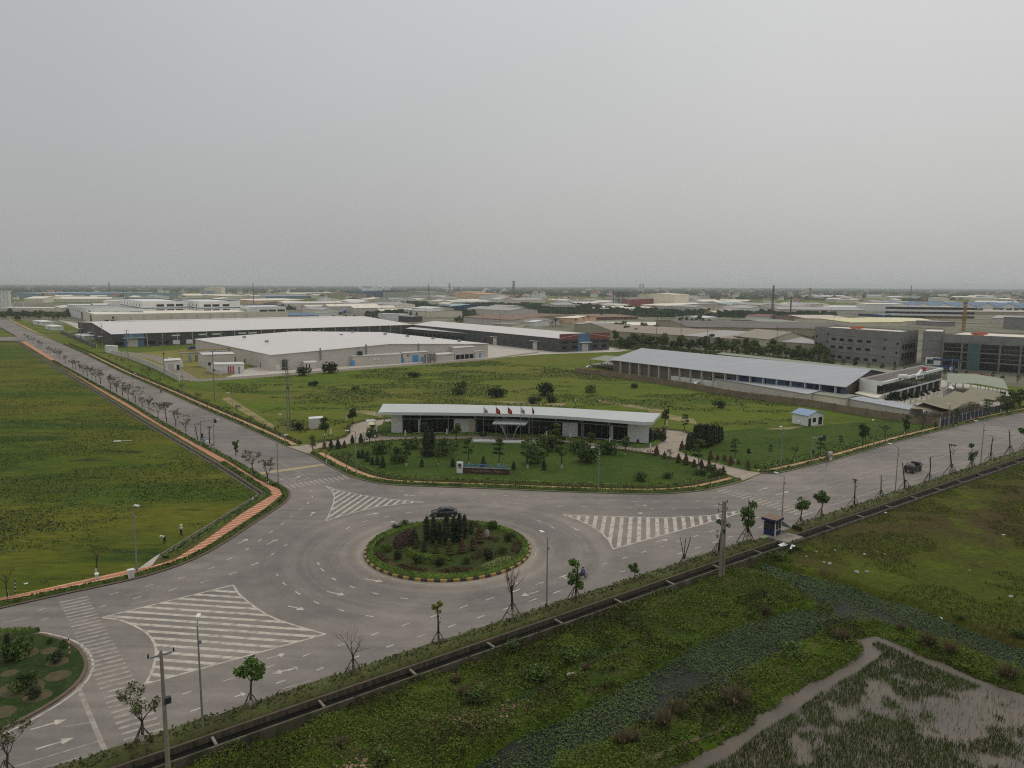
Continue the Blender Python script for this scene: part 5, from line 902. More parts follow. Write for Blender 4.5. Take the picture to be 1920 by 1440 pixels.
G7 = lambda *p: [G(x, y, z) for x, y, z in p]
# -- white warehouse
it = [('downpipe', 'AD', u, 0, .25, 6.8, WHT, .12) for u in fr(15)] + win('AD', (.12, .3, .42, .62), .2, 1.3, 2.2, DK, 'door') + [('wall_duct', 'AB', .36, 4.4, 2.0, 2.2, METD, 1.6), ('vent_pipe', 'AB', 601, 3.5, .4, 5.5, METG, .8), ('ladder', 'AB', 687, .5, .8, 9.2, METG, .25), ('ladder', 'AB', 785, .5, .8, 8.5, METG, .25), ('sliding_door', 'AB', 522, 0, 2, 2.4, WHT), ('equipment_frame', 'AB', 533, 0, 1.6, 4.6, METD, 1.4)]
building('warehouse', 'huge white roofed warehouse with pale grey walls in the left middle ground', *G7((509, 666, 7), (915, 645, 7), (366, 636, 7)), 7, 2.4, 'AD', WG, RW, it)
for (x0, y0, x1, y1, h, dp, lb, im) in [(611, 687, 652, 685, 4.3, 8, 'small pale annex with blue door at the left of the warehouse gable', [('door', 'AB', .45, 0, 2.2, 2.6, BLS)]), (656, 685.5, 747, 680.5, 4.6, 7, 'long low windowless annex along the warehouse gable', [('door', 'AB', 662, 0, 1.6, 2.6, BLS), ('ac_unit', 'AB', 702, 2.2, 1, .8, WHT, .5), ('ac_unit', 'AB', 709, 2.2, 1, .8, WHT, .5)]), (750, 680, 796, 677, 4.9, 7, 'annex with wide blue door in the middle of the warehouse gable', [('door', 'AB', 756, 0, 1.4, 2.6, BLS), ('door', 'AB', 779, 0, 3.4, 3.4, BLS), ('door', 'AB', 791, 0, 1, 2.6, BLS), ('fan', 'AB', 765, 3, 1, 1, METG, .5)]),
        (814, 677, 846, 674.5, 3.4, 4, 'white panelled enclosure beside the tanks on the warehouse gable', [('panel_joint', 'AB', u, 0, .12, 3.2, WG) for u in (.2, .4, .6, .8)]), (847, 674.5, 883, 671.5, 6.2, 12, 'taller pale annex over dark parking bays at the right of the warehouse', [('parking_bay', 'AB', u, .2, 2.6, 2.3, DK) for u in (.15, .38, .62, .86)]), (884, 671, 901, 669.5, 3.6, 5, 'tiny canopy annex at the right corner of the warehouse', [('door', 'AB', .6, 0, 1.3, 2.4, BLS)]), (567, 692, 589, 691, 3.1, 4, 'small white cabin at the left foot of the warehouse gable', [('window', 'AB', u, .6, .5, 1.6, GLS) for u in (.15, .4)])]:
    a_, b_ = G(x0, y0) - V * 3, G(x1, y1) - V * 3; building('annex', lb, a_, b_, a_ + V * dp, h, .5, 'AB', WG, RW, im, over=.3, group='annexes along the warehouse gable')
t = empty('roof_fittings', G(720, 640, 9), 0, 'row of small vents and pipes on the white warehouse roof', 'vents')
for x, y in ((458, 632), (540, 622), (598, 621), (661, 622), (722, 626), (764, 630), (812, 634), (861, 639), (500, 640), (640, 628)):
    q = G(x, y, 9.2) - G(720, 640, 9); mb = MB(); mb.box((q.x, q.y, .2), (1.6, 1.2, 1.1), ANG); mb.build('roof_vent', METG, t)
# tanks and pipes between annexes
t = empty('tank_cluster', G(805, 680, Z1), 0, 'cluster of small metal tanks and pipes against the warehouse gable', 'tanks')
for i in range(5): mb = MB(); q = U * (i * 1.5 - 3) + V * (i % 2) * 1.5; mb.tube(q, q + Z * (3 + i % 2), .55, .55, 10); mb.build('tank', METG, t)
for i in range(4): mb = MB(); q = U * (i * 2 - 3); mb.tube(q + Z * (4.4 - i * .3), q + U * 2.4 + Z * (4.4 - i * .3), .12, .12, 6); mb.tube(q, q + Z * 4.4, .1, .1, 6); mb.build('pipe', METD if i % 2 else RBR, t)
# yard plant left of the warehouse
a_, b_ = G(405, 702), G(458, 701); building('pump_house', 'small white pump house with red pipes in the yard left of the warehouse', a_, b_, a_ + V * 7, 4.2, .5, 'AB', WHT, RW, [('red_pipe', 'AB', u, .3, .35, 3, REDP, .4) for u in (.45, .53, .62)] + [('door', 'AB', .82, 0, .7, 3, METG)], over=.4)
a_, b_ = G(382, 690), G(440, 688); building('plant_room', 'pale plant room with stepped roof behind the pump house', a_, b_, a_ + V * 9, 6, .6, 'AB', WG, RW, win('AB', (.3, .6), 1, 4, 1.4, DK, 'opening'), over=.3)
a_, b_ = G(312, 696), G(338, 694); building('switch_house', 'white switch house with shutter door in the yard by the road', a_, b_, a_ + V * 6, 4.6, .4, 'AB', WHT, RW, [('shutter_door', 'AB', .35, 0, 2.6, 3, WG), ('door', 'AB', .85, 0, 1.2, 2.4, DK)], over=.7)
a_, b_ = G(201, 662), G(222, 663); building('gate_house', 'small white gate house beside the left road entrance', a_, b_, a_ + V * 7, 3.8, .3, 'AB', WHT, RW, win('AD', (.5,), 1, 1.2, 1.2), over=.2)
t = empty('pipe_rack', G(390, 678, Z1), ANG, 'yellow and grey pipe rack with small vessels between plant room and warehouse', 'pipes')
for i in range(7): mb = MB(); mb.tube((i * 4 - 12, 0, 0), (i * 4 - 12, 0, 4.6), .12, .12, 5); mb.tube((i * 4 - 12, 3, 0), (i * 4 - 12, 3, 4.6), .12, .12, 5); mb.tube((i * 4 - 12, 0, 4.6), (i * 4 - 12, 3, 4.6), .1, .1, 4); mb.build('frame', METG, t)
for i in range(4): mb = MB(); mb.tube((-13, i * .9, 4.8 + i % 2), (14, i * .9, 4.8 + i % 2), .22, .22, 6); mb.build('pipe', YEL if i % 2 else METG, t)
for i in range(4): mb = MB(); mb.tube((i * 3.5 - 7, 6, 0), (i * 3.5 - 7, 6, 3.2), 1, 1, 10); mb.build('vessel', (RTE, METG, YEL, WHT)[i], t)
# fences of the compound
def wallline(name, label, pts, h, m, cat='wall', th=.2, posts=None, pm=None, z=Z1, ph=.3):
    P = [Vector(p) for p in pts]; t = empty(name, (P[0].x, P[0].y, z), 0, label, cat); o = Vector((P[0].x, P[0].y, 0)); mb = MB(); strip(mb, [p - o for p in P], -th / 2, th / 2, -.2, h); mb.build('panel', m, t)
    if posts:
        Q = dense(P, posts); 
        for p in Q[:100]: mb = MB(); mb.box((p.x - o.x, p.y - o.y, (h + ph) / 2), (.3, .3, h + ph), ANG); mb.build('post', pm or m, t)
    return t
wallline('wall', 'long pale wall panel fence along the yard beside the left road', GL([(210, 665), (240, 672), (290, 692), (337, 716)]), 2.4, WG, posts=6, pm=WHT)
wallline('wall', 'dark low fence before the grey factory gate house', GL([(114, 625), (150, 640), (181, 653)]), 2.2, WD, posts=5, pm=WG)
wallline('wall', 'short white wall beside the switch house', GL([(316, 681), (343, 690)]), 3, WHT)
wallline('wall', 'grey curved retaining wall in front of the pump house', GL([(388, 697), (404, 702), (416, 704)]), 2, WG)
# -- long dark grey factory
P2 = G7((210, 627, 8), (774, 609, 8), (146, 604, 8))
it = [('wall_panel', 'AB', 252, 0, 11, 7.9, BLU, .1), ('canopy', 'AB', 252, 5.2, 12, .3, WG, 2), ('gate', 'AB', 249, 0, 6, 4.6, WG, .16)] + [('wall_joint', 'AB', u, 0, .35, 7.9, WG, .12) for u in fr(22)] + win('AB', (281, 224, 308), 1.2, 6, 1.8, DK) + win('AB', (331, 356), .5, 4, 2.6, WHT, 'loading_door') + win('AB', (331, 381, 406, 455, 475), 5.6, 5, .8, WHT, 'louvre') + [('entrance', 'AD', u, 0, 7, 3, DK, .2) for u in (.25, .55, .85)] + [('canopy', 'AD', u, 4, 9, .3, WG, 2) for u in (.25, .55, .85)] + [('red_trim', 'AD', u, 7.2, 20, .6, REDM, .2) for u in (.2, .5, .8)]
building('factory', 'long dark grey factory with white roof and blue gate panel on the left', *P2, 8, 3.2, 'AB', WD, RW, it, vent=(.06, .9), over=.4)
A3, B3, D3 = G(1049, 661), G(1142, 656), G(774, 609, 8)
it = [('parapet_board', 'AB', .5, 6.8, (B3 - A3).length, 3.6, REDM, .25), ('blue_panel', 'AB', 1094, 0, 8.5, 10.4, BLU, .4), ('door', 'AB', 1096, 0, 4.2, 4.2, WG, .5), ('canopy', 'AB', 1096, 5, 8, .35, WHT, 2.2)] + win('AB', (1059, 1077, 1115, 1132), 1.6, 3.2, 1.8) + win('AB', (1059, 1077, 1115, 1132), 5, 5.5, .8) + [('door', 'AD', u, 0, 4, 4.4, WG, .1) for u in (1003, 928)] + [('canopy', 'AD', u, 5, 8, .3, WG, 1.5) for u in (1003, 928)] + win('AD', (1040, 1022, 975, 960, 945, 910), 1.6, 3.2, 1.8)
building('factory', 'dark grey factory with red and blue gable end right of the warehouse', A3, B3, D3, 8, 2.4, 'AD', WD, RW, it, over=.3)
A4 = G(902, 643); building('dormitory', 'narrow dark two storey block with white roof behind the warehouse', A4, A4 + U * 9, G(762, 616, 5.5), 5.5, .8, 'AD', WD, RW, win('AD', fr(16), 1, 4, 2, DK) + win('AB', (.25, .75), 1.2, 1.8, 1.5), over=.4)
# -- cream and white complex
building('hall', 'long cream hall with grey pilasters behind the dark factory', *G7((178, 591, 9), (540, 585, 9), (126, 575, 9)), 9, 0, wall=CRM, roof=RCR, parapet=.8, trim=M_('pale trim', (160, 168, 166)), items=[('pilaster', 'AB', u, -.2, 1.6, 8.8, WG, .3) for u in (219, 245, 271, 297, 322, 347, 371, 395, 418, 441, 463)] + win('AB', (201, 213), 2.2, 3.6, 2.2, DK) + win('AB', (213,), 5.2, 1.6, 2.2, DK) + [('dark_panel', 'AD', u, 0, 13, 8, WD, .2) for u in (.12, .4, .75)])
building('office_block', 'white office block with tinted windows left of the tall white blocks', *G7((160, 579, 12), (268, 580, 12), (125, 573, 12)), 12, 0, wall=WHT, roof=RGY, parapet=.8, trim=RTE, items=win('AB', (169,), 7, 2.6, 3, DK) + win('AB', (197, 219), 7, 7, 2.2, WINB) + win('AB', (258,), 6, 14, 3.6, WINB) + win('AD', fr(9, .1, .9), 7, 2.6, 2.2, DK))
for nm, pts, cols, lb in (('a', ((267, 567, 18), (350, 566, 18), (225, 561, 18)), (302, 321, 338), 'tall white block with blue bands, left one behind the cream hall'), ('b', ((375, 567, 18), (450, 566, 18), (326, 562, 18)), (390, 406, 425), 'tall white block with blue bands, middle one behind the cream hall'), ('c', ((467, 577, 14), (536, 576, 14), (450, 573, 14)), (495, 511, 528), 'lower white block with blue roof trim, right one behind the cream hall')):
    p = G7(*pts); h = pts[0][2]; building('office_block', lb, *p, h, 0, wall=WHT, roof=WHT, parapet=1, trim=BLD, items=[i for z in ((h - 5, h - 10.5) if h > 15 else (h - 5,)) for i in win('AB', cols, z, 8, 2.6, DK) + win('AD', fr(7, .12, .9), z, 4, 2.8, DK)] + [('blue_band', 'AB', .5, h - 7, (p[1] - p[0]).length, .9, BLD, .12), ('blue_band', 'AD', .5, h - 7, (p[2] - p[0]).length, .9, BLD, .12)], group='white blocks with blue bands')
# -- generic background buildings: base line px, height, depth, rise
SEEN = {}
def far_b(x0, y0, x1, y1, hp, dp, rise, wall, roof, label, name='shed', items=(), ridge='AB', group=None, over=.8):
    a_, b_ = G(x0, y0, 0), G(x1, y1, 0); k = ppm((a_ + b_) / 2); h = Z1 + hp / k; d = (b_ - a_).normalized(); n_ = Vector((-d.y, d.x, 0))
    if n_.y < 0: n_ = -n_
    its = []
    for nm, face, u, z, w_, h_, m in items: its.append((nm, face, u, z * (h), w_, h_ * h, m, .3))
    return building(name, label, a_, b_, a_ + n_ * dp, h, rise * h, ridge, wall, roof, its, over=over, group=group)
FBL = M_('faded blue sheet', (108, 128, 140))
FB = [(515, 596, 597, 597, 5, 60, .5, WG, BLU, 'low shed with bright blue roof right of the white blocks'), (599, 597, 632, 596, 10, 30, 0, WHT, RGY, 'small white block beside the blue roofed shed'), (634, 590, 640, 590, 5, 60, .2, BLD, BLU, 'small blue shed end right of the white block'),
    (716, 601, 751, 601, 9, 50, 0, REDM, RGY, 'small maroon block behind the factory roof'), (755, 603, 767, 602, 13, 30, 0, WHT, WHT, 'narrow white tower block beside the maroon one'), (771, 604, 792, 603, 10, 40, 0, WD, RGY, 'small dark grey block behind the factory roof'),
    (716, 589, 850, 588, 5, 90, .5, WG, RCR, 'long cream roofed shed behind the maroon block'), (820, 586, 846, 588, 13, 60, .25, BLD, RTE, 'dark blue shed with teal roof'), (848, 588, 903, 586, 12, 40, .2, BLD, BLD, 'dark blue hall with dark roof right of the teal one'),
    (648, 557, 687, 558, 11, 200, .1, BLD, BLD, 'deep blue factory block under the smoke plume'), (687, 558, 700, 557, 7, 180, .1, OL, OL, 'olive extension of the deep blue factory'), (22, 558, 75, 560, 9, 300, .15, FBL, FBL, 'large blue roofed mill at the far left'), (70, 558, 155, 560, 8, 300, .25, FBL, FBL, 'second blue roofed mill at the far left'),
    (46, 568, 82, 568, 8, 90, .4, CRM, RCR, 'cream gabled hall at the far left'), (84, 567, 220, 566, 6, 150, .25, CRM, RCR, 'long cream shed at the far left'), (130, 577, 222, 576, 4, 60, .3, RCR, RCR, 'low pale shed behind the office block'), (0, 580, 124, 582, 3.5, 25, .1, WHT, RCR, 'long low white shed roof before the tree line at far left'),
    (384, 557, 415, 557, 17, 160, 0, CRM, RCR, 'tall cream block standing above the far sheds'), (377, 559, 403, 559, 14, 60, 0, M_('slate grey wall', (112, 118, 122)), RGY, 'slate grey block in front of the tall cream one'), (180, 557, 375, 556, 4, 250, .3, CRM, RCR, 'very long cream shed left of the cream block'), (257, 553, 285, 553, 3, 60, .8, WG, RGR, 'small dark domed roof pair on the far left sheds'),
    (415, 560, 470, 559, 5, 160, .3, CRM, RCR, 'cream shed right of the tall cream block'), (480, 569, 572, 567, 5, 150, .35, PNK, RCR, 'peach walled shed with cream roof'), (500, 560, 590, 559, 4, 160, .4, BLU, M_('violet grey roof', (116, 118, 132)), 'violet grey roofed shed in the far centre left'), (527, 554, 537, 554, 8, 80, 0, M_('brick brown block', (96, 80, 70)), RGY, 'small brown tower block'), (536, 554, 543, 554, 8, 80, 0, CRM, RCR, 'small cream tower block beside the brown one'), (550, 555, 650, 554, 4, 200, .3, CRM, RCR, 'long cream shed left of the blue factory'),
    (554, 577, 582, 576, 7, 70, .5, OL, OL, 'olive gabled shed in the far centre left'), (585, 575, 625, 574, 5, 90, .3, M_('brown roof tile', (118, 92, 74)), RBR, 'low brown shed near the olive one'), (630, 573, 690, 572, 6, 160, .3, OL, OL, 'olive brown hall in the far centre'), (655, 578, 692, 577, 7, 60, .4, M_('ochre cladding', (182, 150, 104)), RCR, 'ochre shed behind the poplar tree'),
    (700, 567, 800, 566, 5, 180, .3, WG, RTE, 'pale teal roofed shed in the far centre'), (801, 560, 847, 559, 11, 160, .12, M_('grey green cladding', (138, 142, 130)), RGR, 'grey green plant hall below the smoke stacks'), (695, 556, 790, 556, 3, 200, .4, WG, RGY, 'low grey sheds left of the plant hall'), (889, 560, 912, 559, 12, 60, 0, PNK, RCR, 'peach silo block of the far plant'), (912, 561, 941, 560, 9, 90, .1, PNK, M_('salmon roof', (176, 140, 110)), 'salmon coloured plant building'), (945, 567, 962, 566, 13, 60, 0, WHT, RGY, 'white silo block beside the tall pylon'), (870, 566, 960, 565, 3, 100, .3, WG, RCR, 'long pale shed below the salmon plant'),
    (904, 586, 948, 585, 7, 50, .4, WHT, M_('peach roof', (170, 140, 116)), 'white building with peach roof right of the blue halls'), (869, 606, 958, 613, 12, 60, .3, WG, RBR, 'grey walled shed with brown roof above the factory roof'), (962, 604, 1010, 607, 12, 70, .25, OL, RBR, 'brown roofed hall next to the grey walled shed'), (925, 616, 960, 617, 8, 30, .1, CRM, RGR, 'small cream house below the brown roofed shed'), (978, 612, 1003, 613, 9, 26, .25, WHT, WHT, 'small white shed among trees right of the brown halls'), (1010, 605, 1080, 607, 10, 60, .25, PNK, RCR, 'long shed with white roof right of the brown hall'),
    (1080, 601, 1196, 599, 5, 90, .4, RBR, RBR, 'long rusty brown roof behind the palms'), (995, 593, 1100, 592, 3, 90, .4, CRM, RCR, 'pale shed behind the brown halls'), (1040, 567, 1100, 567, 4, 150, .3, PNK, RCR, 'peach shed in the far right centre'), (1070, 579, 1105, 578, 5, 120, .35, CRM, RCR, 'cream shed left of the steel frame tower'), (1105, 585, 1205, 587, 7, 160, .25, CRM, RCR, 'long cream shed with brown ridge below the steel tower'), (1203, 583, 1250, 586, 12, 120, .3, WG, RCR, 'grey gabled hall left of the tall cream block'),
    (1240, 577, 1264, 582, 18, 70, .1, REDM, RBR, 'maroon side wing of the tall cream block'), (1264, 583, 1291, 582, 30, 70, .05, CRM, RCR, 'tall cream tower block in the far right centre'), (1291, 581, 1360, 580, 8, 160, .3, WD, RCR, 'dark walled shed with cream roof right of the tower block'), (1375, 577, 1460, 577, 5, 180, .3, M_('pale blue wall', (150, 160, 166)), RTE, 'pale blue roofed shed at the far right'), (1345, 592, 1398, 592, 5, 60, .5, M_('khaki roof', (140, 128, 96)), M_('sand roof', (176, 164, 132)), 'small sand roofed shed'), (1320, 600, 1345, 599, 4, 40, .4, WHT, WHT, 'small white roofed store behind the dark roofs'),
    (1398, 598, 1440, 600, 6, 50, .3, WHT, REDM, 'white shed with maroon ridge'), (1100, 612, 1300, 614, 3, 60, .6, RCR, RCR, 'white roofed shed in front of the brown roofs'), (1075, 617, 1100, 621, 11, 40, .2, WHT, RGY, 'white house with tall windows at the tan shed corner'), (1440, 583, 1455, 583, 7, 60, .3, WG, RGY, 'small domed shed at the far right'), (1460, 588, 1620, 590, 8, 120, .35, WG, RGY, 'long grey roofed shed at the far right'), (1500, 578, 1620, 579, 3, 100, .3, WHT, WHT, 'row of low white structures at the far right'),
    (1510, 606, 1592, 606, 9, 80, .35, MAU, M_('pinkish roof', (170, 154, 142)), 'pinkish barrel roofed shed'), (1595, 613, 1700, 612, 8, 90, .4, CRM, M_('pale yellow roof', (182, 174, 134)), 'pale yellow roofed shed left part'), (1655, 607, 1760, 608, 5, 90, .4, CRM, M_('sandy yellow roof', (186, 178, 144)), 'pale yellow roofed shed right part'), (1440, 609, 1500, 608, 4, 60, .5, OL, RGR, 'olive barrel roofed shed behind the dark roofs'), (1622, 583, 1697, 584, 13, 90, 0, WHT, RCR, 'white building with a row of round windows'), (1430, 598, 1470, 598, 4, 60, .3, RCR, RCR, 'cream roofed store by the dark chimney'),
    (1860, 608, 1990, 612, 12, 90, .2, WG, RGY, 'grey roofed hall at the right edge'), (1800, 590, 1990, 592, 6, 140, .15, M_('beige wall', (150, 138, 122)), M_('beige roof', (146, 136, 124)), 'beige flat hall at the right edge'), (1880, 616, 1990, 622, 22, 40, 0, CON2, CON2, 'unfinished grey tower block at the right edge'), (1753, 612, 1790, 612, 8, 30, 0, CON2, CON2, 'small raw concrete hut by the crane'), (1660, 596, 1700, 596, 4, 60, .4, BLD, BLU, 'small dark blue roof by the striped building')]
for (x0, y0, x1, y1, hp, dp, rise, wl, rf_, lb) in FB: far_b(x0, y0, x1, y1, hp, dp, rise, wl, rf_, lb, group='industrial sheds and blocks in the background')
for i in range(7): x = 1672 + i * 40; far_b(x, 580 + i * .3, x + 38, 580.5 + i * .3, 6, 130, 1.1, WHT, BLU, ORD[i] + ' blue roofed gabled shed from the left in the far right row', ridge='AD', group='blue roofed gabled sheds', items=[('door', 'AB', .5, 0, 10, .6, WG), ('window', 'AB', .2, .4, 5, .3, WINB)])
sb = far_b(1682, 598, 1802, 600, 23, 60, 0, WHT, RGY, 'white building with three dark horizontal window bands', name='office_block', items=[('window_band', 'AB', .5, z, 95, .16, DK) for z in (.12, .45, .8)])
far_b(1622 + 2, 583.5, 1640, 583.8, 1, 1, 0, WHT, WHT, 'low white porch before the round window building', name='porch')
for i, x in enumerate((1627, 1634, 1642, 1650, 1658, 1665, 1673, 1680)): pass
building('shed', 'wide shed with alternating tan and grey roof bands behind the tree belt', *G7((1150, 621, 7), (1560, 647, 7), (1076, 609, 7)), 7, 3.4, 'AB', OL, RTN, [], over=.6)
building('shed', 'very wide dark brown roofed shed behind the tan banded one', *G7((1290, 613, 8), (1625, 618, 8), (1230, 601, 8)), 8, 2.5, 'AB', OL, RDB, [], over=.6)
for x0, y0, x1, y1, h, lb in ((1110, 621, 1147, 623, 12, 'first white porch block from the left on the tan banded shed'), (1219, 628, 1260, 630, 11, 'second white porch block from the left on the tan banded shed'), (1283, 640, 1328, 643, 18, 'third white porch block from the left on the tan banded shed'), (1375, 652, 1412, 655, 21, 'fourth white porch block from the left on the tan banded shed')): far_b(x0, y0, x1, y1, h, 25, .1, WHT, OL, lb, name='porch_block', items=[('window', 'AB', .8, .3, 2.5, .4, DK)], group='white porch blocks of the tan shed')
far_b(1440, 664, 1524, 661, 27, 30, .45, M_('yellow cream wall', (170, 164, 142)), M_('tan gable roof', (128, 120, 104)), 'cream gabled shed with blue roof edge beside the raw concrete building', ridge='AD')
# steel frame tower, tall landmarks
def lattice(name, label, px, py, top, w0, w1, m=METG, cat='tower', lv=8, arms=0, spikes=0):
    p = G(px, py, 0); h = (py - top) / ppm(p); t = empty(name, p, ANG, label, cat); mb = MB(); k = lambda z: (w0 + (w1 - w0) * z / h) / 2; r = max(.12, h * .006)
    for i in range(lv):
        z0_, z1_ = h * i / lv, h * (i + 1) / lv; a, b = k(z0_), k(z1_)
        for sx_, sy_ in ((1, 1), (1, -1), (-1, -1), (-1, 1)):
            mb.tube((sx_ * a, sy_ * a, z0_), (sx_ * b, sy_ * b, z1_), r, r, 4); nx, ny = (sy_, -sx_); mb.tube((sx_ * a, sy_ * a, z0_), (nx * b, ny * b, z1_), r * .7, r * .7, 3); mb.tube((sx_ * b, sy_ * b, z1_), (nx * b, ny * b, z1_), r * .7, r * .7, 3)
    mb.build('mast', m, t)
    for i in range(arms): z = h * (.72 + .12 * i); mb = MB(); L_ = h * .12; mb.tube((-L_, 0, z), (L_, 0, z), r, r, 4); mb.tube((-L_, 0, z), (0, 0, z + h * .04), r * .7, r * .7, 3); mb.tube((L_, 0, z), (0, 0, z + h * .04), r * .7, r * .7, 3); mb.build('crossarm', m, t)
    return t
METF = mat('weathered dark steel', (.10, .10, .10), .7, .1, 1)
lattice('pylon', 'tallest lattice pylon on the horizon near the photo centre', 963, 566, 527, 9, 2, METF, 'pylon', 9, 3); lattice('pylon', 'lattice pylon left of the tallest one, above the grey plant hall', 843, 559, 532, 9, 2, METF, 'pylon', 8, 3); lattice('pylon', 'slender lattice pylon at the left end of the plant hall', 804, 561, 534, 5, 2, METF, 'pylon', 8, 1)
lattice('pylon', 'smaller lattice pylon right of the tallest one', 995, 565, 543, 7, 2, METF, 'pylon', 7, 2); lattice('pylon', 'low lattice pylon beside the far peach shed', 1042, 571, 552, 8, 3, METF, 'pylon', 6, 2); lattice('radio_mast', 'thin radio mast above the far right sheds', 1448, 590, 536, 2.5, 1.2, METF, 'mast', 14); 
t = empty('steel_frame', G(1164, 576, 0), ANG, 'open steel frame tower of an unfinished building in the far right centre', 'tower'); k_ = ppm(G(1164, 576)); hh_ = 29 / k_; ww = 20 / k_
for i in range(4):
    for j in range(3): mb = MB(); mb.box((ww * (i / 3 - .5), ww * (j / 2 - .5), hh_ / 2 * (1 if i else 1.08)), (.9, .9, hh_ * (1 if i else 1.08))); mb.build('column', METF, t)
for l in range(6): mb = MB(); mb.box((0, 0, hh_ * (l + 1) / 6), (ww, ww, .7)); mb.build('floor_slab', CON2, t)
def stack(px, py, top, r, label, m=WG, name='chimney'):
    p = G(px, py, 0); h = (py - top) / ppm(p); t = empty(name, p, 0, label, 'chimney'); mb = MB(); mb.tube((0, 0, 0), (0, 0, h), r * 1.15, r, 12); mb.build('shaft', m, t); mb = MB(); mb.tube((0, 0, h - .8), (0, 0, h + .2), r * 1.12, r * 1.12, 12); mb.build('rim', METF, t)
stack(1482, 589, 558, .9, 'thin dark chimney above the long grey roof', METF); stack(1518, 562, 540, 3.5, 'stout square looking tower chimney on the right horizon', OL); stack(1707, 562, 536, 1.2, 'slim chimney on the right horizon above the blue roofs', METF); stack(206, 557, 530, 1.2, 'slim mast like chimney on the far left horizon', METF); stack(232, 562, 544, .8, 'short thin chimney behind the far left sheds', METF)
stack(1200, 549, 533, 5, 'left one of the twin towers on the horizon', WG); stack(1205.5, 549, 533, 5, 'right one of the twin towers on the horizon', WG); stack(476, 575, 531, .5, 'tall thin pole between the white blocks and the blue roof', METF, 'mast'); stack(1117, 548, 537, 3, 'faint tower on the far horizon left of the twin towers', WG)
t = empty('process_tower', G(857, 559, 0), 0, 'cluster of process columns beside the far plant hall', 'tower'); k_ = ppm(G(857, 559))
for i, (dx, hp) in enumerate(((-5, 12), (-2, 17), (1, 14), (3, 20), (6, 10))): mb = MB(); mb.tube((dx / k_, i, 0), (dx / k_, i, hp / k_), 1.6, 1.4, 10); mb.build('column', METF if i % 2 else WG, t)
t = empty('silo_battery', G(2, 578, 0), 0, 'battery of tall white grain silos at the left edge of the photo', 'silos'); k_ = ppm(G(10, 578))
for i in range(6): mb = MB(); x_ = (-14 + i * 6.2) / k_; mb.tube((x_, 0, 0), (x_, 0, 31 / k_), 2.5 / k_, 2.5 / k_, 16); mb.build('silo', WHT, t)
mb = MB(); mb.box((2 / k_, 2, 32 / k_), (36 / k_, 5, 1.5)); mb.build('gallery', WG, t)
for i in range(4):
    p = G(28 + i * 5, 576, 0); k_ = ppm(p); t = empty('silo', p, 0, ORD[i] + ' small round silo from the left beside the tall silo battery', 'silo', 'small silos at the left edge'); mb = MB(); mb.tube((0, 0, 0), (0, 0, 9 / k_), 2.1 / k_, 2.1 / k_, 14); mb.build('shell', WG, t); mb = MB(); mb.tube((0, 0, 9 / k_), (0, 0, 11 / k_), 2.2 / k_, .3, 14); mb.build('roof', METG, t)
mb = MB()
for cx, w_ in ((1352, 22), (1372, 26), (1340, 14)):
    p = G(cx, 587, 0); k_ = ppm(p); n = 14
    mb.add([(p.x + math.cos(i * .449) * w_ / k_, p.y + math.sin(i * .449) * w_ * 1.6 / k_, 0) for i in range(n)] + [(p.x, p.y, 13 / k_)], [(i, (i + 1) % n, n) for i in range(n)])
mb.build('earth_mound', MAU, label='reddish spoil heaps beside the far right sheds', cat='mound')
# yellow mobile crane
p = G(1806, 622, 0); k_ = ppm(p); t = empty('crane', p, 0, 'yellow tower crane with horizontal jib above the unfinished buildings', 'crane'); mb = MB(); H_ = 56 / k_; q = 1.9 / k_
for i in range(9):
    for a, b in ((-1, -1), (1, -1), (1, 1), (-1, 1)): mb.tube((a * q, b * q, H_ * i / 9), (a * q, b * q, H_ * (i + 1) / 9), .26, .26, 4); mb.tube((a * q, b * q, H_ * i / 9), (-b * q, a * q, H_ * (i + 1) / 9), .22, .22, 3)
mb.build('mast', YEL, t); mb = MB(); mb.tube((0, 0, H_), (2 / k_, 0, H_ + 4 / k_), .5, .3, 4); mb.build('head', YEL, t)
mb = MB(); zz = 24 / k_
for i in range(16):
    x0_, x1_ = -75 / k_ * i / 16, -75 / k_ * (i + 1) / 16; mb.tube((x0_, -1, zz), (x1_, -1, zz), .3, .3, 4); mb.tube((x0_, 1, zz), (x1_, 1, zz), .3, .3, 4); mb.tube((x0_, 0, zz + 1.6), (x1_, 0, zz + 1.6), .3, .3, 4); mb.tube((x0_, -1, zz), (x1_, 0, zz + 1.6), .2, .2, 3); mb.tube((x0_, 1, zz), (x1_, 0, zz + 1.6), .2, .2, 3)
mb.build('jib', YEL, t)
# -- unfinished grey buildings on the right
pA, pB = G(1684, 688), G(1525, 671); sq = lambda *r: [x for x in r]
itm = []
for z, cols in ((10.2, (1561, 1576, 1592, 1609, 1626)), (6.2, (1560, 1575, 1591, 1608, 1625)), (1.2, (1561, 1574, 1590, 1607, 1623, 1639))): itm += win('AB', cols, z, 2.6, 1.3, DK)
itm += [('window', 'AB', c, z, 1, 1.2, DK) for c, z in ((1529, 11), (1550, 12.6), (1529, 7.4), (1549, 8.6), (1548, 5), (1657, 12), (1656, 7.6), (1655, 3.4), (1680, 10.4), (1679, 6), (1678, 1))] + [('floor_edge', 'AB', .5, z, (pB - pA).length, .25, CONC, .1) for z in (4.4, 8.7, 12.9)] + win('AD', fr(5, .2, .8), 8, 2.4, 2.4, DK) + win('AD', fr(5, .2, .8), 3, 2.4, 3, DK)
building('unfinished_building', 'raw concrete block building with rows of small dark windows on the right', pA, pB, pA + (G(1760, 672) - pA).normalized() * 26, 16, 0, wall=CON2, roof=CRM, parapet=.9, items=itm)
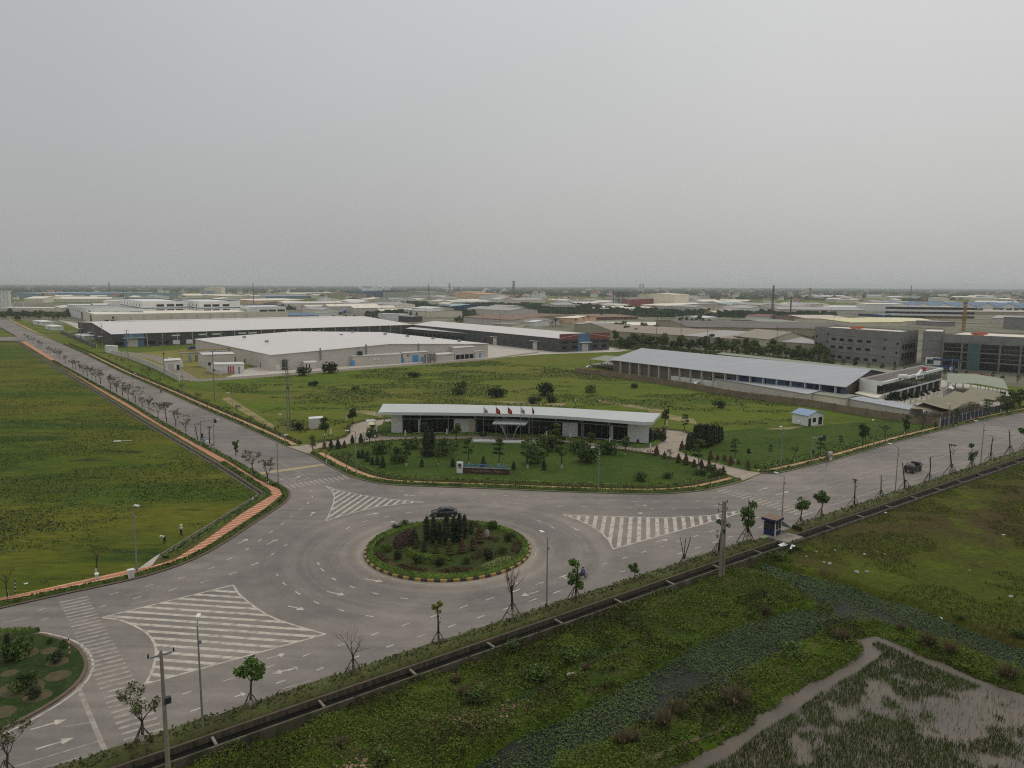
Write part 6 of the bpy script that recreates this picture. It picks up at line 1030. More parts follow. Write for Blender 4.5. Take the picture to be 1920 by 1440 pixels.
pA, pB = G(1762, 692), G(1726, 690); building('unfinished_building', 'blank raw concrete stair tower left of the glass facade', pA, pB, pA + (pA - G(1740, 740)).normalized() * 30, 17, 0, wall=CON2, roof=CRM, parapet=.6, items=[('floor_edge', 'AB', .5, z, 9, .25, CONC, .1) for z in (4.4, 8.7, 12.9)])
pA, pB = G(1764, 693), G(1990, 710); Lg = (pB - pA).length
itm = [('glass_bay', 'AB', .5, 1, Lg, 11.8, GLS, .15)] + [('mullion', 'AB', u, 0, .7, 12.9, CONC, .35) for u in (0.004, .175, .33, .5, .67, .84)] + [('floor_band', 'AB', .5, z, Lg, .5, CONC, .3) for z in (4.2, 8.4, 12.6)] + [('glass_bay', 'AB', .28, 1, 5, 11.8, M_('greenish glass', (70, 88, 90), rough=.25), .4), ('glazing_bar', 'AB', .5, 6.3, Lg, .12, METG, .3), ('glazing_bar', 'AB', .5, 10.5, Lg, .12, METG, .3)] + [('glazing_bar', 'AB', u, 1, .1, 11.6, METD, .3) for u in fr(24, .02, .98)]
building('unfinished_building', 'grey framed building with dark glass curtain wall on the right edge', pA, pB, pA + (Vector((-(pB - pA).y, (pB - pA).x, 0))).normalized() * 35, 16, 0, wall=CON2, roof=CRM, parapet=.7, items=itm)
for x, y, z, lb in ((1612, 617, 16.4, 'orange scaffold sheets on the roof of the raw concrete building'), (1842, 629, 16.4, 'orange material stacks on the roof of the glass fronted building')):
    p = G(x, y, z); t = empty('material_stack', p, ANG, lb, 'building material')
    for i in range(8): mb = MB(); mb.box((i * 1.4 - 5, (i % 3) * 1.5, .7), (.8, 1.6, .8 + (i % 2) * .5)); mb.build('pallet', ORG, t)
# -- big blue grey roofed factory
P5 = G7((1581, 724, 6), (1150, 674.5, 6), (1664, 700, 6))
itm = [('column', 'AB', u, 0, .3, 5.9, WG, 1.2) for u in fr(19, .02, .95)] + [('blue_door', 'AB', c, 2.4, 6, 3.2, BLD, .15) for c in (1568, 1558, 1543, 1526, 1508, 1486, 1468, 1445, 1422, 1402, 1390)] + [('white_plinth', 'AB', .35, 0, 70, 2.2, WHT, .5)] + win('AB', (1365, 1350, 1338), 2.6, 3, 1.6, DK)
building('factory', 'long factory with wide blue grey metal roof and open colonnade on the right', *P5, 6, 3.4, 'AB', M_('brown mottled wall', (92, 84, 76), var=.2), RBL, itm, over=1.4)  # wall behind the columns is brown with random mottling
a_, b_ = G(1728, 706, 5.5), G(1345, 664, 5.5); building('shed', 'long green grey roof strip behind the blue grey factory', a_, b_, a_ + U * 8, 5.5, .5, 'AB', WTN, RGR, [], over=.3)
for (x0, y0, x1, y1, h, dp, rise, rf_, wl, lb) in [(1513, 758, 1318, 722, 3.3, 13, .5, RBL, WG, 'long low grey roofed annex between boundary wall and factory'), (1584, 766, 1520, 756, 3.2, 9, .3, RGR, CRM, 'small grey annex with air conditioners at the wall'), (1702, 787, 1590, 765, 2.9, 9, .2, RBL, WG, 'narrow pale blue roof along the boundary wall'), (1280, 708, 1210, 697, 3.4, 12, .3, RBL, RGR, 'pale small canopy beside the green sheds'), (1322, 715, 1282, 709, 3.2, 10, .3, RGR, WG, 'small grey canopy end by the green sheds')]:
    a_, b_ = G(x0, y0), G(x1, y1); building('annex', lb, a_, b_, a_ + U * dp, h, rise, 'AB', wl, rf_, [], over=.3, group='annexes of the blue grey factory')
def canopy(label, A_, B_, D_, h, rise, roof, ncol=6, name='canopy', wave=0, m=METG):
    A_, B_, D_ = (Vector((p[0], p[1], 0)) for p in (A_, B_, D_)); t = empty(name, (A_.x, A_.y, Z1), 0, label, 'canopy'); b, d = B_ - A_, D_ - A_; mb = MB(); n = 12 if wave else 2
    vs = []
    for i in range(n + 1):
        f = i / n; zz = h + (rise * (1 - abs(2 * f - 1)) if not wave else wave * abs(((f * 3) % 1) - .5) * 2)
        for q in (b * f, b * f + d): vs += [q + Z * zz, q + Z * (zz + .12)]
    fs = []
    for i in range(n): k = i * 4; fs += [(k + 1, k + 5, k + 7, k + 3), (k, k + 2, k + 6, k + 4), (k, k + 4, k + 5, k + 1), (k + 2, k + 3, k + 7, k + 6)]
    mb.add(vs, fs + [(0, 1, 3, 2), (n * 4, n * 4 + 2, n * 4 + 3, n * 4 + 1)]); mb.build('roof', roof, t)
    for i in range(ncol):
        for q in (.04, .96): mb = MB(); c = b * (.03 + .94 * i / (ncol - 1)) + d * q; mb.tube(c, c + Z * h, .12, .12, 6); mb.build('post', m, t)
    return t
canopy('wide green grey canopy on posts beside the boundary wall', G(1212, 708), G(1140, 694), G(1290, 692), 4.5, 1, RGR); canopy('small green grey canopy over parked motorbikes', G(1150, 697), G(1104, 688), G(1178, 688), 3.4, .6, RGR, 5)
t = wallline('boundary_wall', 'long stained brown boundary wall enclosing the blue grey factory', GL([(1079, 700), (1135, 706), (1210, 716.5), (1300, 731), (1385, 747), (1515, 763), (1590, 776), (1660, 787), (1762, 801)]), 2.3, WTN, posts=4.2)
# showroom
z7 = 7.4; sA, sB, sD = G(1651, 760), G(1763, 727), G(1609, 752)
building('showroom', 'two storey glass fronted showroom with thick white roof edge', sA, sB, sD, 7.2, 0, wall=WHT, roof=M_('flat brown grey roof', (80, 72, 66), var=.2), parapet=.5, trim=WHT, items=[('glass_front', 'AB', .5, 3.5, (sB - sA).length - .6, 3.1, GLS, .12), ('roof_edge', 'AB', .5, 6.7, (sB - sA).length, .9, WHT, .5), ('ground_floor_opening', 'AB', .5, .1, (sB - sA).length - 1, 2.8, DK, .1), ('window', 'AD', .08, 3.4, 2.2, 2.8, GLS), ('floor_band', 'AB', .5, 3.1, (sB - sA).length, .4, WHT, .6)] + [('column', 'AB', u, 0, .3, 3.1, WG, .6) for u in fr(9)] + [('glazing_bar', 'AB', u, 3.5, .08, 3.1, METD, .2) for u in fr(12)])
a_, b_ = G(1643, 767), G(1603, 757); building('porch_block', 'low cream porch with outdoor stairs at the showroom corner', a_, b_, a_ + (G(1660, 757) - a_), 3.4, 0, wall=CRM, roof=CRM, items=[])
def text(name, body, size, m, parent, loc, rot, ext_=.05):
    cu = bpy.data.curves.new(name, 'FONT'); cu.body = body; cu.size = size; cu.extrude = ext_; cu.align_x = 'CENTER'; o = bpy.data.objects.new(name, cu); COL.objects.link(o); dg = bpy.context.evaluated_depsgraph_get(); me = bpy.data.meshes.new_from_object(o.evaluated_get(dg)); bpy.data.objects.remove(o)
    me.materials.clear(); me.materials.append(m); o = bpy.data.objects.new(name, me); COL.objects.link(o); o.parent = parent; o.location = loc; o.rotation_euler = rot; return o
p = G(1724, 711, 7.5); aw = math.atan2((sB - sA).y, (sB - sA).x); t = empty('roof_sign', p, aw, 'small white roof sign with illegible letters on the showroom', 'sign'); mb = MB(); mb.box((0, 0, .9), (7, .25, 1.4)); mb.build('board', WHT, t)
mb = MB()
for i in range(7): mb.box((-2.6 + i * .85, -.16, .85), (.5, .06, .8 if i else 1)); 
mb.build('lettering', BLD, t)
t = empty('roof_prop', G(1727, 704, 7.4), aw, 'white winged ornament with red block on the showroom roof', 'ornament'); mb = MB(); mb.add([(-3, 0, .2), (7, 0, .2), (1.2, .4, 2.4), (1.2, -.4, 2.4), (-3, 1, .2), (7, 1, .2)], [(0, 1, 3), (4, 2, 5), (0, 3, 2, 4), (1, 5, 2, 3)]); mb.build('wing', WHT, t); mb = MB(); mb.box((1.4, -.3, 2.2), (1.6, 1, 1.3)); mb.build('red_block', REDP, t)
t = empty('water_tank', G(1692, 713, 7.3), 0, 'white horizontal water tank on the showroom roof', 'tank'); mb = MB(); mb.tube((-1.4, 0, 1.3), (1.4, 0, 1.3), .75, .75, 12); mb.build('cylinder', WHT, t); mb = MB(); mb.box((-.8, 0, .3), (.15, 1, .7)); mb.box((.8, 0, .3), (.15, 1, .7)); mb.build('stand', METG, t)
canopy('long curved olive canopy over motorbikes at the right of the showroom', G(1772, 743), G(1888, 757), G(1775, 723), 4.6, .8, RGR, 8); canopy('folded olive brown roof over the yard beside the road', G(1764, 798), G(1880, 768), G(1709, 788) + Vector((4, 8, 0)), 3.4, 0, M_('olive brown roof', (112, 106, 84)), 6, wave=1.3)
canopy('flat olive brown roof behind the boundary wall corner', G(1705, 786), G(1764, 797), G(1740, 770), 3.0, .4, M_('brown olive roof', (118, 110, 88)), 4); canopy('small white parasol roof at the showroom forecourt', G(1768, 751), G(1785, 748), G(1775, 745), 3.2, .8, WHT, 2, name='parasol')
t = empty('street_fence', G(1762, 801, Z1), 0, 'dark fence with white posts between the folded roof and the road', 'fence'); o_ = G(1762, 801, 0); e_ = G(1902, 765, 0) - o_; an = math.atan2(e_.y, e_.x); mb = MB(); mb.box((e_.x / 2, e_.y / 2, 1.1), (e_.length, .12, 2.0), an); mb.build('panel', M_('dark fence mesh', (44, 52, 62)), t)
for i in range(20): f = i / 19; mb = MB(); mb.box((e_.x * f, e_.y * f, 1.2), (.18, .18, 2.3), an); mb.build('post', WG, t)
# small white hut on the lawn
a_, b_ = G(1514, 800), G(1543, 796); L5 = (b_ - a_); building('hut', 'small white hut with blue gabled roof on the side lawn', a_, b_, G(1485, 794), 3.0, 1.0, 'AD', WHT, M_('pale blue hut roof', (124, 140, 162)), [('door', 'AB', .12, 0, 1.0, 2.1, GLS), ('window', 'AB', .42, .9, 1.3, 1.2, GLS), ('door', 'AB', .8, 0, 1.5, 2.2, GLS), ('step', 'AB', .5, -.1, 4.6, .2, DRIVE, 1.2), ('ac_unit', 'AD', .55, .3, .9, .6, WHT, .4)], over=.35)
# white container
a_, b_ = G(580, 806), G(606, 804); building('container', 'white boxy container standing left of the driveway bend', a_, b_, a_ + Vector((-.8, 2.6, 0)), 2.8, 0, wall=WG, roof=WHT, items=[('door', 'AD', .5, .1, 1.6, 2.2, WHT)], over=.1, cat='container')
# -- main office with the long curved roof
t = empty('office', G(960, 812, Z1), 0, 'long low office with sweeping pale roof and dark glass front in the photo centre', 'building'); o_ = G(960, 812, Z1); o_.z = Z1
def loc_(pts): return [Vector((p.x - o_.x, p.y - o_.y, p.z - o_.z)) for p in pts]
base = [(734, 812.5), (785, 813), (841, 812), (880, 812.3), (917, 813), (960, 814.5), (1000, 816.5), (1040, 818), (1082, 820.5), (1146, 826), (1192, 830.5), (1216, 832.5)]
fb = loc_(GL(base, Z1)); W_H = 5.35; dep = Vector((0, 11.5, 0)); bb = [p + dep for p in fb]
mb = MB(); n = len(fb)
mb.add([p for p in fb] + [p + Z * W_H for p in fb] + bb + [p + Z * W_H for p in bb], [(i, i + 1, n + i + 1, n + i) for i in range(n - 1)] + [(2 * n + i + 1, 2 * n + i, 3 * n + i, 3 * n + i + 1) for i in range(n - 1)] + [(0, n, 3 * n, 2 * n), (n - 1, 3 * n - 1, 4 * n - 1, 2 * n - 1)]); mb.build('wall', WHT, t)
eave = [(709, 773.5), (722, 772.5), (760, 773), (830, 773.5), (900, 774.5), (960, 776), (1000, 777.5), (1050, 780), (1090, 782.5), (1150, 787), (1208, 791.5), (1224, 791)]
backe = [(718, 757), (730, 757), (770, 757.3), (840, 758), (905, 759.5), (960, 761), (1005, 762.5), (1060, 765), (1105, 767.5), (1165, 771), (1225, 774.5), (1239, 775)]
ev = loc_(GL(eave, 6.3)); be = loc_(GL(backe, 7.4)); n = len(ev); mb = MB()
mb.add(ev + be + [p - Z * .75 for p in ev] + [p - Z * .4 for p in be], [(i, i + 1, n + i + 1, n + i) for i in range(n - 1)] + [(2 * n + i, 3 * n + i, 3 * n + i + 1, 2 * n + i + 1) for i in range(n - 1)] + [(2 * n + i, 2 * n + i + 1, i + 1, i) for i in range(n - 1)] + [(n + i, n + i + 1, 3 * n + i + 1, 3 * n + i) for i in range(n - 1)] + [(0, n, 3 * n, 2 * n), (n - 1, 3 * n - 1, 4 * n - 1, 2 * n - 1)]); mb.build('roof', M_('pale grey roof', (164, 166, 162), var=.04), t)
OGL = mat('office glass', (.012, .014, .015), .08, .2, .1, spec=.6)
def onwall(x0, x1, z0_, z1_, m, nm, pr):
    def at(x):
        for (a, ya), (b, yb) in zip(base, base[1:]):
            if a <= x <= b + .01: f = (x - a) / (b - a); return fb[base.index((a, ya))].lerp(fb[base.index((b, yb))], f)
    xs = [x0] + [b[0] for b in base if x0 < b[0] < x1] + [x1]; P = [at(x) for x in xs]; mb = MB(); k = len(P); fw = Vector((0, -pr, 0))
    mb.add([p + fw + Z * z0_ for p in P] + [p + fw + Z * z1_ for p in P] + [p + Z * z0_ + fw * -.5 for p in P] + [p + Z * z1_ + fw * -.5 for p in P], [(i, i + 1, k + i + 1, k + i) for i in range(k - 1)] + [(k + i, k + i + 1, 3 * k + i + 1, 3 * k + i) for i in range(k - 1)] + [(0, k, 3 * k, 2 * k), (k - 1, 3 * k - 1, 2 * k - 1, k - 1)][:1] + [(k - 1, 3 * k - 1, 4 * k - 1, 2 * k - 1)]); mb.build(nm, m, t)
for x0, x1 in ((755, 788), (790, 840), (842, 889), (893, 941), (948, 990), (994, 1040), (1044, 1088), (1092, 1140), (1143, 1176)): onwall(x0, x1, 3.95, 5.3, OGL, 'upper_glass', .1)
for x0, x1 in ((755, 784), (790, 851), (893, 941), (948, 990), (994, 1054), (1083, 1092), (1094, 1141), (1149, 1176)): onwall(x0, x1, .35, 3.7, OGL, 'lower_glass', .1)
onwall(755, 941, 3.72, 3.93, METG, 'transom', .2); onwall(990, 1176, 3.72, 3.93, METG, 'transom', .2); onwall(879, 886, .3, 3.4, M_('cream banner', (176, 160, 130)), 'banner', .15)
for x in (789, 841, 891, 944, 992, 1042, 1090, 1142): onwall(x - .9, x + .9, 0, 5.4, METG, 'column', 1.3 if 0 else .6)
for i in range(40):
    x = 757 + i * 10.6
    if not (852 < x < 892 or 1055 < x < 1082): onwall(x, x + .35, .4, 3.7, METG, 'glazing_bar', .16)
cp = loc_([G(923, 796, 4.0), G(985, 798, 4.0), G(996, 787, 4.0), G(932, 785, 4.0)]); mb = MB(); mb.prism(cp, 3.9, 4.15, bottom=True); o = mb.build('entrance_canopy', M_('silver canopy', (128, 132, 128)), t)
for xa, xb in ((941, 952), (971, 960)):
    a = loc_([G(xa, 798, 4.0)])[0]; a.z = 3.9; b = loc_([G(xb, 828, 0)])[0]; b.z = -.1; mb = MB(); mb.chain([b, b.lerp(a, .8), a + Vector(((.4 if xa < 950 else -.4) * -1, 0, 0))], [.12, .14, .12], 7); mb.build('canopy_leg', METG, t)
for x in (722, 1224): p = G(x, 812 if x < 800 else 829, 0); q = loc_([p])[0]; q.z = 0; mb = MB(); mb.tube(q, q + Z * 5.6, .1, .1, 8); mb.build('roof_post', METG, t)
mb = MB(); mb.tube((.8, 7, 6), (.8, 7, 14), .08, .04, 6); o = mb.build('roof_mast', METG, t)
for x0, y0, x1, y1, lb in ((884, 829.5, 1013, 833, 'long low white edged planter in front of the office canopy'), (884, 827, 1010, 830.5, 'second low planter strip right before the office drive')):
    a_, b_ = G(x0, y0, 0), G(x1, y1, 0); mb = MB(); c = (a_ + b_) / 2; mb.box((0, 0, .2), ((b_ - a_).length, .35, .4), math.atan2((b_ - a_).y, (b_ - a_).x)); o = mb.build('planter', WHT, label=lb, cat='planter'); o.location = (c.x, c.y, Z1)
# ================================================================== STREET FURNITURE, VEHICLES, PEOPLE
BLK = mat('black rubber', (.02, .02, .02), .8, .1, 2); CARP = mat('black car paint', (.012, .014, .016), .18, .1, 1, spec=.7); CHR = mat('bright rim', (.4, .4, .42), .35, .05, 2, metal=.7); HLT = mat('headlamp glass', (.6, .62, .64), .15, .02, 2); RLT = mat('red lamp glass', (.4, .03, .02), .3, .05, 2)
CPOLE = mat('concrete pole', A(118, 112, 98, 1.4), .9, .2, 1.5); LAMPM = mat('galvanised lamp post', A(118, 120, 116, 1.4), .55, .12, 1.5, metal=.2); SKIN = mat('skin', (.42, .27, .19), .6, .08, 6); RW2 = [mat('red post paint', A(130, 44, 40), .7, .1, 3), mat('white post paint', A(172, 168, 158), .7, .1, 3)]
def lamp(px, py, top, label, arm=(-1, 0), armpx=14, dbl=False, z=Z1):
    p = G(px, py, z); k = ppm(p); h = (py - top) / k; L_ = armpx / k; t = empty('street_lamp', p, 0, label, 'street lamp', 'street lamps along the roads'); d = Vector((arm[0], arm[1], 0)).normalized()
    mb = MB(); mb.tube((0, 0, 0), (0, 0, h * .96), .11, .06, 8); mb.tube((0, 0, 0), (0, 0, .5), .17, .15, 8); mb.build('pole', LAMPM, t)
    for s_ in ((1, -1) if dbl else (1,)):
        q = Z * h * .95; e = Z * h + d * L_ * s_; mb = MB(); mb.chain([q, q.lerp(e, .6) + Z * h * .012, e], [.05, .045, .04], 6); mb.build('arm', LAMPM, t)
        mb = MB(); mb.box(e + d * .3 * s_, (.75, .32, .14), math.atan2(d.y, d.x)); o = mb.build('lamp_head', WHT, t)
    mb = MB(); mb.box((.12, 0, h * .82), (.25, .2, .3)); mb.build('bracket', METG, t)
up = -V
for x, y, tp, arm, apx, lb in [(381, 1376, 1153, (-.3, 1), 16, 'tall street lamp on the near verge crossing the big hatched area'), (1025, 1142, 997, (-.5, .8), 14, 'street lamp on the near verge right of the roundabout'), (1466, 976, 888, (-.5, .8), 15, 'street lamp rising behind the guard booth'), (1678, 928, 833, (-.5, .8), 14, 'street lamp on the near verge left of the dark truck'), (1838, 877, 790, (-.5, .8), 12, 'street lamp on the near verge at the far right'),
        (257, 1070, 943, (.8, -.3), 5, 'street lamp beside the brick pavement at the left bend'), (522, 906, 816, (.7, .5), 14, 'street lamp at the brick pavement corner beside the zebra crossing'), (668, 890, 805, (-.8, -.3), 12, 'street lamp on the footpath left of the office garden'), (1122, 915, 836, (-.9, -.3), 10, 'street lamp on the garden footpath below the office'), (1464, 884, 797, (-.6, -.7), 9, 'street lamp by the driveway mouth on the right road'), (534, 832, 775, (-.7, -.6), 5, 'street lamp near the left driveway mouth'), (402, 847, 786, (.7, .5), 6, 'street lamp beside the people at the left road'),
        (437, 788, 735, (-.7, -.6), 5, 'street lamp on the far footpath midway down the left road'), (1637, 838, 785, (-.6, -.7), 10, 'street lamp on the far side of the right road'), (1777, 806, 755, (-.6, -.7), 10, 'street lamp in front of the folded roof'), (345, 748, 700, (-.7, -.6), 4, 'street lamp on the far footpath higher up the left road'), (250, 748, 700, (.7, .5), 4, 'street lamp on the brick pavement side far up the left road')]: lamp(x, y, tp, lb, arm, apx)
def cpole(px, py, top, label, twin=0, arms=2, z=Z1, r=.16, lean=0):
    p = G(px, py, z); k = ppm(p); h = (py - top) / k; t = empty('utility_pole', p, ANG, label, 'pole', 'concrete utility poles')
    for i in range(1 + twin): mb = MB(); mb.tube((i * .75, 0, -.3), (i * .45 + lean, 0, h), r * 1.25, r * .75, 8); mb.build('pole', CPOLE, t)
    for i in range(arms): mb = MB(); z_ = h * (.97 - .09 * i); mb.box((lean * .9, 0, z_), (2.2 if i else 1.5, .12, .12)); mb.build('crossarm', METG, t); 
    for i in range(arms):
        for q in (-.9, 0, .9): mb = MB(); z_ = h * (.97 - .09 * i); mb.tube((q + lean * .9, 0, z_), (q + lean * .9, 0, z_ + .35), .07, .05, 6); mb.build('insulator', METD, t)
    if h > 8: mb = MB(); mb.box((.25 + lean * .6, 0, h * .6), (.5, .35, .5)); mb.build('clamp_box', METD, t)
for a in [(316, 1452, 1207, 'thick concrete utility pole at the bottom left in front of the hatched area', 0, 1), (1350, 1080, 936, 'twin concrete pole with wires fittings standing in the drain bank', 1, 2), (540, 808, 672, 'tall twin concrete pole in the middle meadow left of the white container', 1, 3), (403, 753, 655, 'concrete utility pole at the meadow corner below the pump house', 0, 2), (309, 712, 630, 'concrete utility pole by the switch house', 0, 3), (241, 680, 618, 'concrete utility pole before the blue gate panel', 0, 2), (193, 658, 606, 'concrete utility pole at the left factory entrance', 0, 2), (153, 640, 600, 'concrete utility pole before the dark fence', 0, 2), (1230, 655, 607, 'utility pole before the tan banded shed', 0, 2), (1276, 650, 600, 'second utility pole before the tan banded shed', 0, 2), (1325, 662, 612, 'third utility pole before the tan banded shed', 0, 1), (1134, 622, 583, 'utility pole above the red and blue gable end', 0, 2), (1455, 668, 612, 'utility pole left of the cream gabled shed', 0, 2), (1474, 662, 622, 'utility pole right of the cream gabled shed edge', 0, 1), (1563, 610, 582, 'utility pole among the far right sheds', 0, 1), (105, 598, 578, 'utility pole by the far left tree line', 0, 1), (78, 600, 578, 'second utility pole by the far left tree line', 0, 1), (630, 590, 565, 'utility pole in the far centre', 0, 1), (670, 596, 572, 'second utility pole in the far centre', 0, 1), (716, 602, 575, 'utility pole beside the maroon block', 0, 1), (798, 596, 570, 'utility pole before the long cream shed', 0, 1), (873, 588, 560, 'utility pole right of the dark blue hall', 0, 1), (905, 618, 588, 'utility pole before the brown roofed sheds', 0, 1), (938, 620, 590, 'second utility pole before the brown roofed sheds', 0, 1), (1033, 618, 586, 'utility pole beside the palm trees', 0, 1), (1150, 590, 572, 'utility pole left of the steel frame', 0, 1), (1540, 700, 668, 'utility pole on the right back street', 0, 1), (1782, 720, 672, 'utility pole before the glass fronted building', 0, 1)]:
    x, y, tp, lb, tw, ar = a; cpole(x, y, tp, lb, tw, ar, z=-.3 if x in (316, 1350) else Z1)
def sigarm(px, py, top, ax, label):
    p = G(px, py, Z1); k = ppm(p); h = (py - top) / k; t = empty('traffic_signal', p, 0, label, 'traffic light'); mb = MB(); mb.tube((0, 0, 0), (0, 0, h), .16, .12, 8); mb.build('mast', LAMPM, t); e = Vector((ax / k, 1.2, h + .2)); mb = MB(); mb.tube((0, 0, h - .1), e, .1, .07, 8); mb.build('arm', LAMPM, t)
    mb = MB(); mb.box(e - Z * .3, (.5, .4, 1.0)); hd = mb.build('signal_head', METD, t); mb = MB(); mb.box((.25, 0, h * .45), (.4, .35, .95)); mb.build('signal_head', METD, t)
sigarm(378, 838, 789, 24, 'traffic signal on a long arm over the left road near the people'); sigarm(1521, 868, 820, 26, 'traffic signal on a long arm over the right road')
def stripe_post(px, py, top, label, z=Z1):
    p = G(px, py, z); k = ppm(p); h = (py - top) / k; t = empty('marker_post', p, 0, label, 'post', 'striped marker posts'); n = 8
    for i in range(n): mb = MB(); mb.tube((0, 0, h * i / n), (0, 0, h * (i + 1) / n), .07, .07, 8); mb.build('band', RW2[i % 2] if px < 1300 and px > 100 else (BLK if i % 2 else RW2[1]), t)
stripe_post(131, 1230, 1189, 'red and white striped post on the near left island', .2); stripe_post(30, 1116, 1087, 'black and white striped post on the left pavement'); stripe_post(366, 820, 800, 'striped post beside the left road signal'); stripe_post(1348, 905, 890, 'black and white post on the right tip of the garden'); stripe_post(500, 908, 885, 'striped post beside the zebra crossing at the left corner')
for i, (x, y, w_, h_, lb, m) in enumerate([(246, 1083, .7, 1.05, 'white electric cabinet on the pavement at the left bend', WHT), (1556, 863, 1.0, 1.8, 'grey electric cabinet by the right road signal', WG), (388, 836, .7, 1.1, 'small pale cabinet by the left road signal', WHT), (182, 1086, .35, .7, 'low white box at the foot of the leafless left tree', WHT)]):
    t = empty('electric_cabinet', G(x, y, Z1), ANG, lb, 'cabinet'); mb = MB(); mb.box((0, 0, h_ / 2), (w_, .5, h_)); mb.build('body', m, t); mb = MB(); mb.box((0, 0, h_ + .04), (w_ + .12, .62, .08)); mb.build('roof', m, t); mb = MB(); mb.box((0, -.26, h_ * .5), (w_ * .8, .03, h_ * .8)); mb.build('door', WG, t)
for i, (x, y, tp, lf) in enumerate([(181, 1082, 1010, None), (14, 1122, 1050, None)]):
    p, h = hof(x, y, tp); plant(('bare', i, lf, False, 5), p, h, ('leafless tree with white trunk on the left pavement beyond the long zebra crossing', 'leafless tree with white trunk at the left edge of the photo')[i], group='leafless trees on the left pavement', name='street_tree')
# garden bollard lamps
for i, (x, y, tp, lb) in enumerate([(621, 827, 803, 'garden lamp left of the driveway bend'), (684, 834, 809, 'garden lamp in front of the mixer truck'), (760, 832, 806, 'garden lamp below the left office wall'), (651, 801, 779, 'garden lamp on the meadow side of the driveway'), (702, 790, 771, 'garden lamp behind the driveway near the office roof'), (838, 826, 804, 'garden lamp before the left office glass'), (1025, 829, 808, 'garden lamp right of the entrance canopy'), (1069, 832, 812, 'garden lamp before the white right wall panel'), (1143, 842, 821, 'garden lamp before the right glass bay'), (1219, 856, 831, 'garden lamp at the right end of the office'), (1250, 811, 788, 'garden lamp behind the right end of the office'), (1280, 828, 820, 'garden lamp in the right driveway bend'), (609, 825, 812, 'short garden lamp by the left driveway'), (1280 + 32, 815, 800, 'garden lamp by the cypress screen'), (1079, 758, 749, 'white marker lamp in the meadow behind the office')]):
    p = G(x, y, Z1); h = (y - tp) / ppm(p); t = empty('garden_lamp', p, 0, lb, 'garden lamp', 'garden lamps round the office'); mb = MB(); mb.tube((0, 0, 0), (0, 0, h * .58), .07, .07, 8); mb.build('post', METD, t); mb = MB(); mb.tube((0, 0, h * .58), (0, 0, h), .12, .12, 10); mb.build('lamp_tube', WHT, t)
    if i in (0, 1, 8, 9): mb = MB(); mb.ell((-.55, 0, h * .42), (.22, .22, .2), 8, 5); mb.ell((.55, 0, h * .42), (.22, .22, .2), 8, 5); mb.tube((-.5, 0, h * .42), (.5, 0, h * .42), .03, .03, 4); mb.build('side_lamp', METD, t)
# flags
FL = [(907, 824, 'white flag with round blue and red emblem on the leftmost flagpole', 'w'), (930, 825, 'large red flag with yellow star on the second flagpole', 'r'), (952, 826, 'red flag with yellow star on the third flagpole', 'r'), (976, 826.5, 'white flag with dark red and blue emblem on the fourth flagpole', 'w'), (997.5, 827, 'narrow furled red flag on the rightmost flagpole', 'f')]
RF = mat('red flag cloth', A(150, 40, 40), .8, .1, 2); WF = mat('white flag cloth', A(186, 180, 182), .8, .05, 2); YF = mat('yellow star', A(200, 170, 60), .8, .05, 2); BF = mat('blue emblem', A(40, 50, 90), .8, .05, 2)
for x, y, lb, kd in FL:
    p = G(x, y, Z1); h = (y - 761.5) / ppm(p); t = empty('flagpole', p, 0, 'slim metal flagpole in front of the office carrying the ' + {'w': 'white', 'r': 'red', 'f': 'furled red'}[kd] + ' flag' + (', leftmost' if x < 910 else (', second' if x < 940 else (', third' if x < 960 else (', fourth' if x < 980 else ', rightmost')))), 'flagpole', 'flagpoles before the office')
    mb = MB(); mb.tube((0, 0, 0), (0, 0, h), .06, .035, 6); mb.build('pole', LAMPM, t); mb = MB(); mb.ell((0, 0, h + .08), (.09, .09, .09), 6, 4); mb.build('finial', METG, t)
    f = empty('flag', (p.x, p.y, Z1 + h - .15), 0, lb, 'flag', 'flags before the office'); L_, H_ = (1.0 if kd != 'f' else .45), 1.5; mb = MB(); n = 6
    vs = []
    for i in range(n + 1): q = i / n; vs += [(q * L_ + .05, .1 * math.sin(q * 6), -q * .9), (q * L_ + .05, .1 * math.sin(q * 6), -q * .9 - H_ * (1 - .35 * q))]
    mb.add(vs, [(2 * i, 2 * i + 1, 2 * i + 3, 2 * i + 2) for i in range(n)]); mb.add([(a, b + .012, c) for a, b, c in vs], [(2 * i, 2 * i + 2, 2 * i + 3, 2 * i + 1) for i in range(n)]); mb.build('cloth', WF if kd == 'w' else RF, f)
    c0 = Vector((L_ * .55 + .05, -.03, -1.05))
    if kd == 'w':
        for m, a0 in ((RF, 0), (BF, math.pi)): mb = MB(); mb.add([c0 + Vector((0, -.09, 0))] + [c0 + Vector((math.cos(a0 + i * math.pi / 8) * .22, -.09, math.sin(a0 + i * math.pi / 8) * .24)) for i in range(9)], [tuple(range(10))]); mb.build('emblem', m, f)
    elif kd == 'r': mb = MB(); mb.add([c0 + Vector((math.cos(1.57 + i * .628) * (.25 if i % 2 == 0 else .1), -.12, math.sin(1.57 + i * .628) * (.25 if i % 2 == 0 else .1))) for i in range(10)] + [c0 + Vector((0, -.12, 0))], [(10, i, (i + 1) % 10) for i in range(10)]); mb.build('star', YF, f)
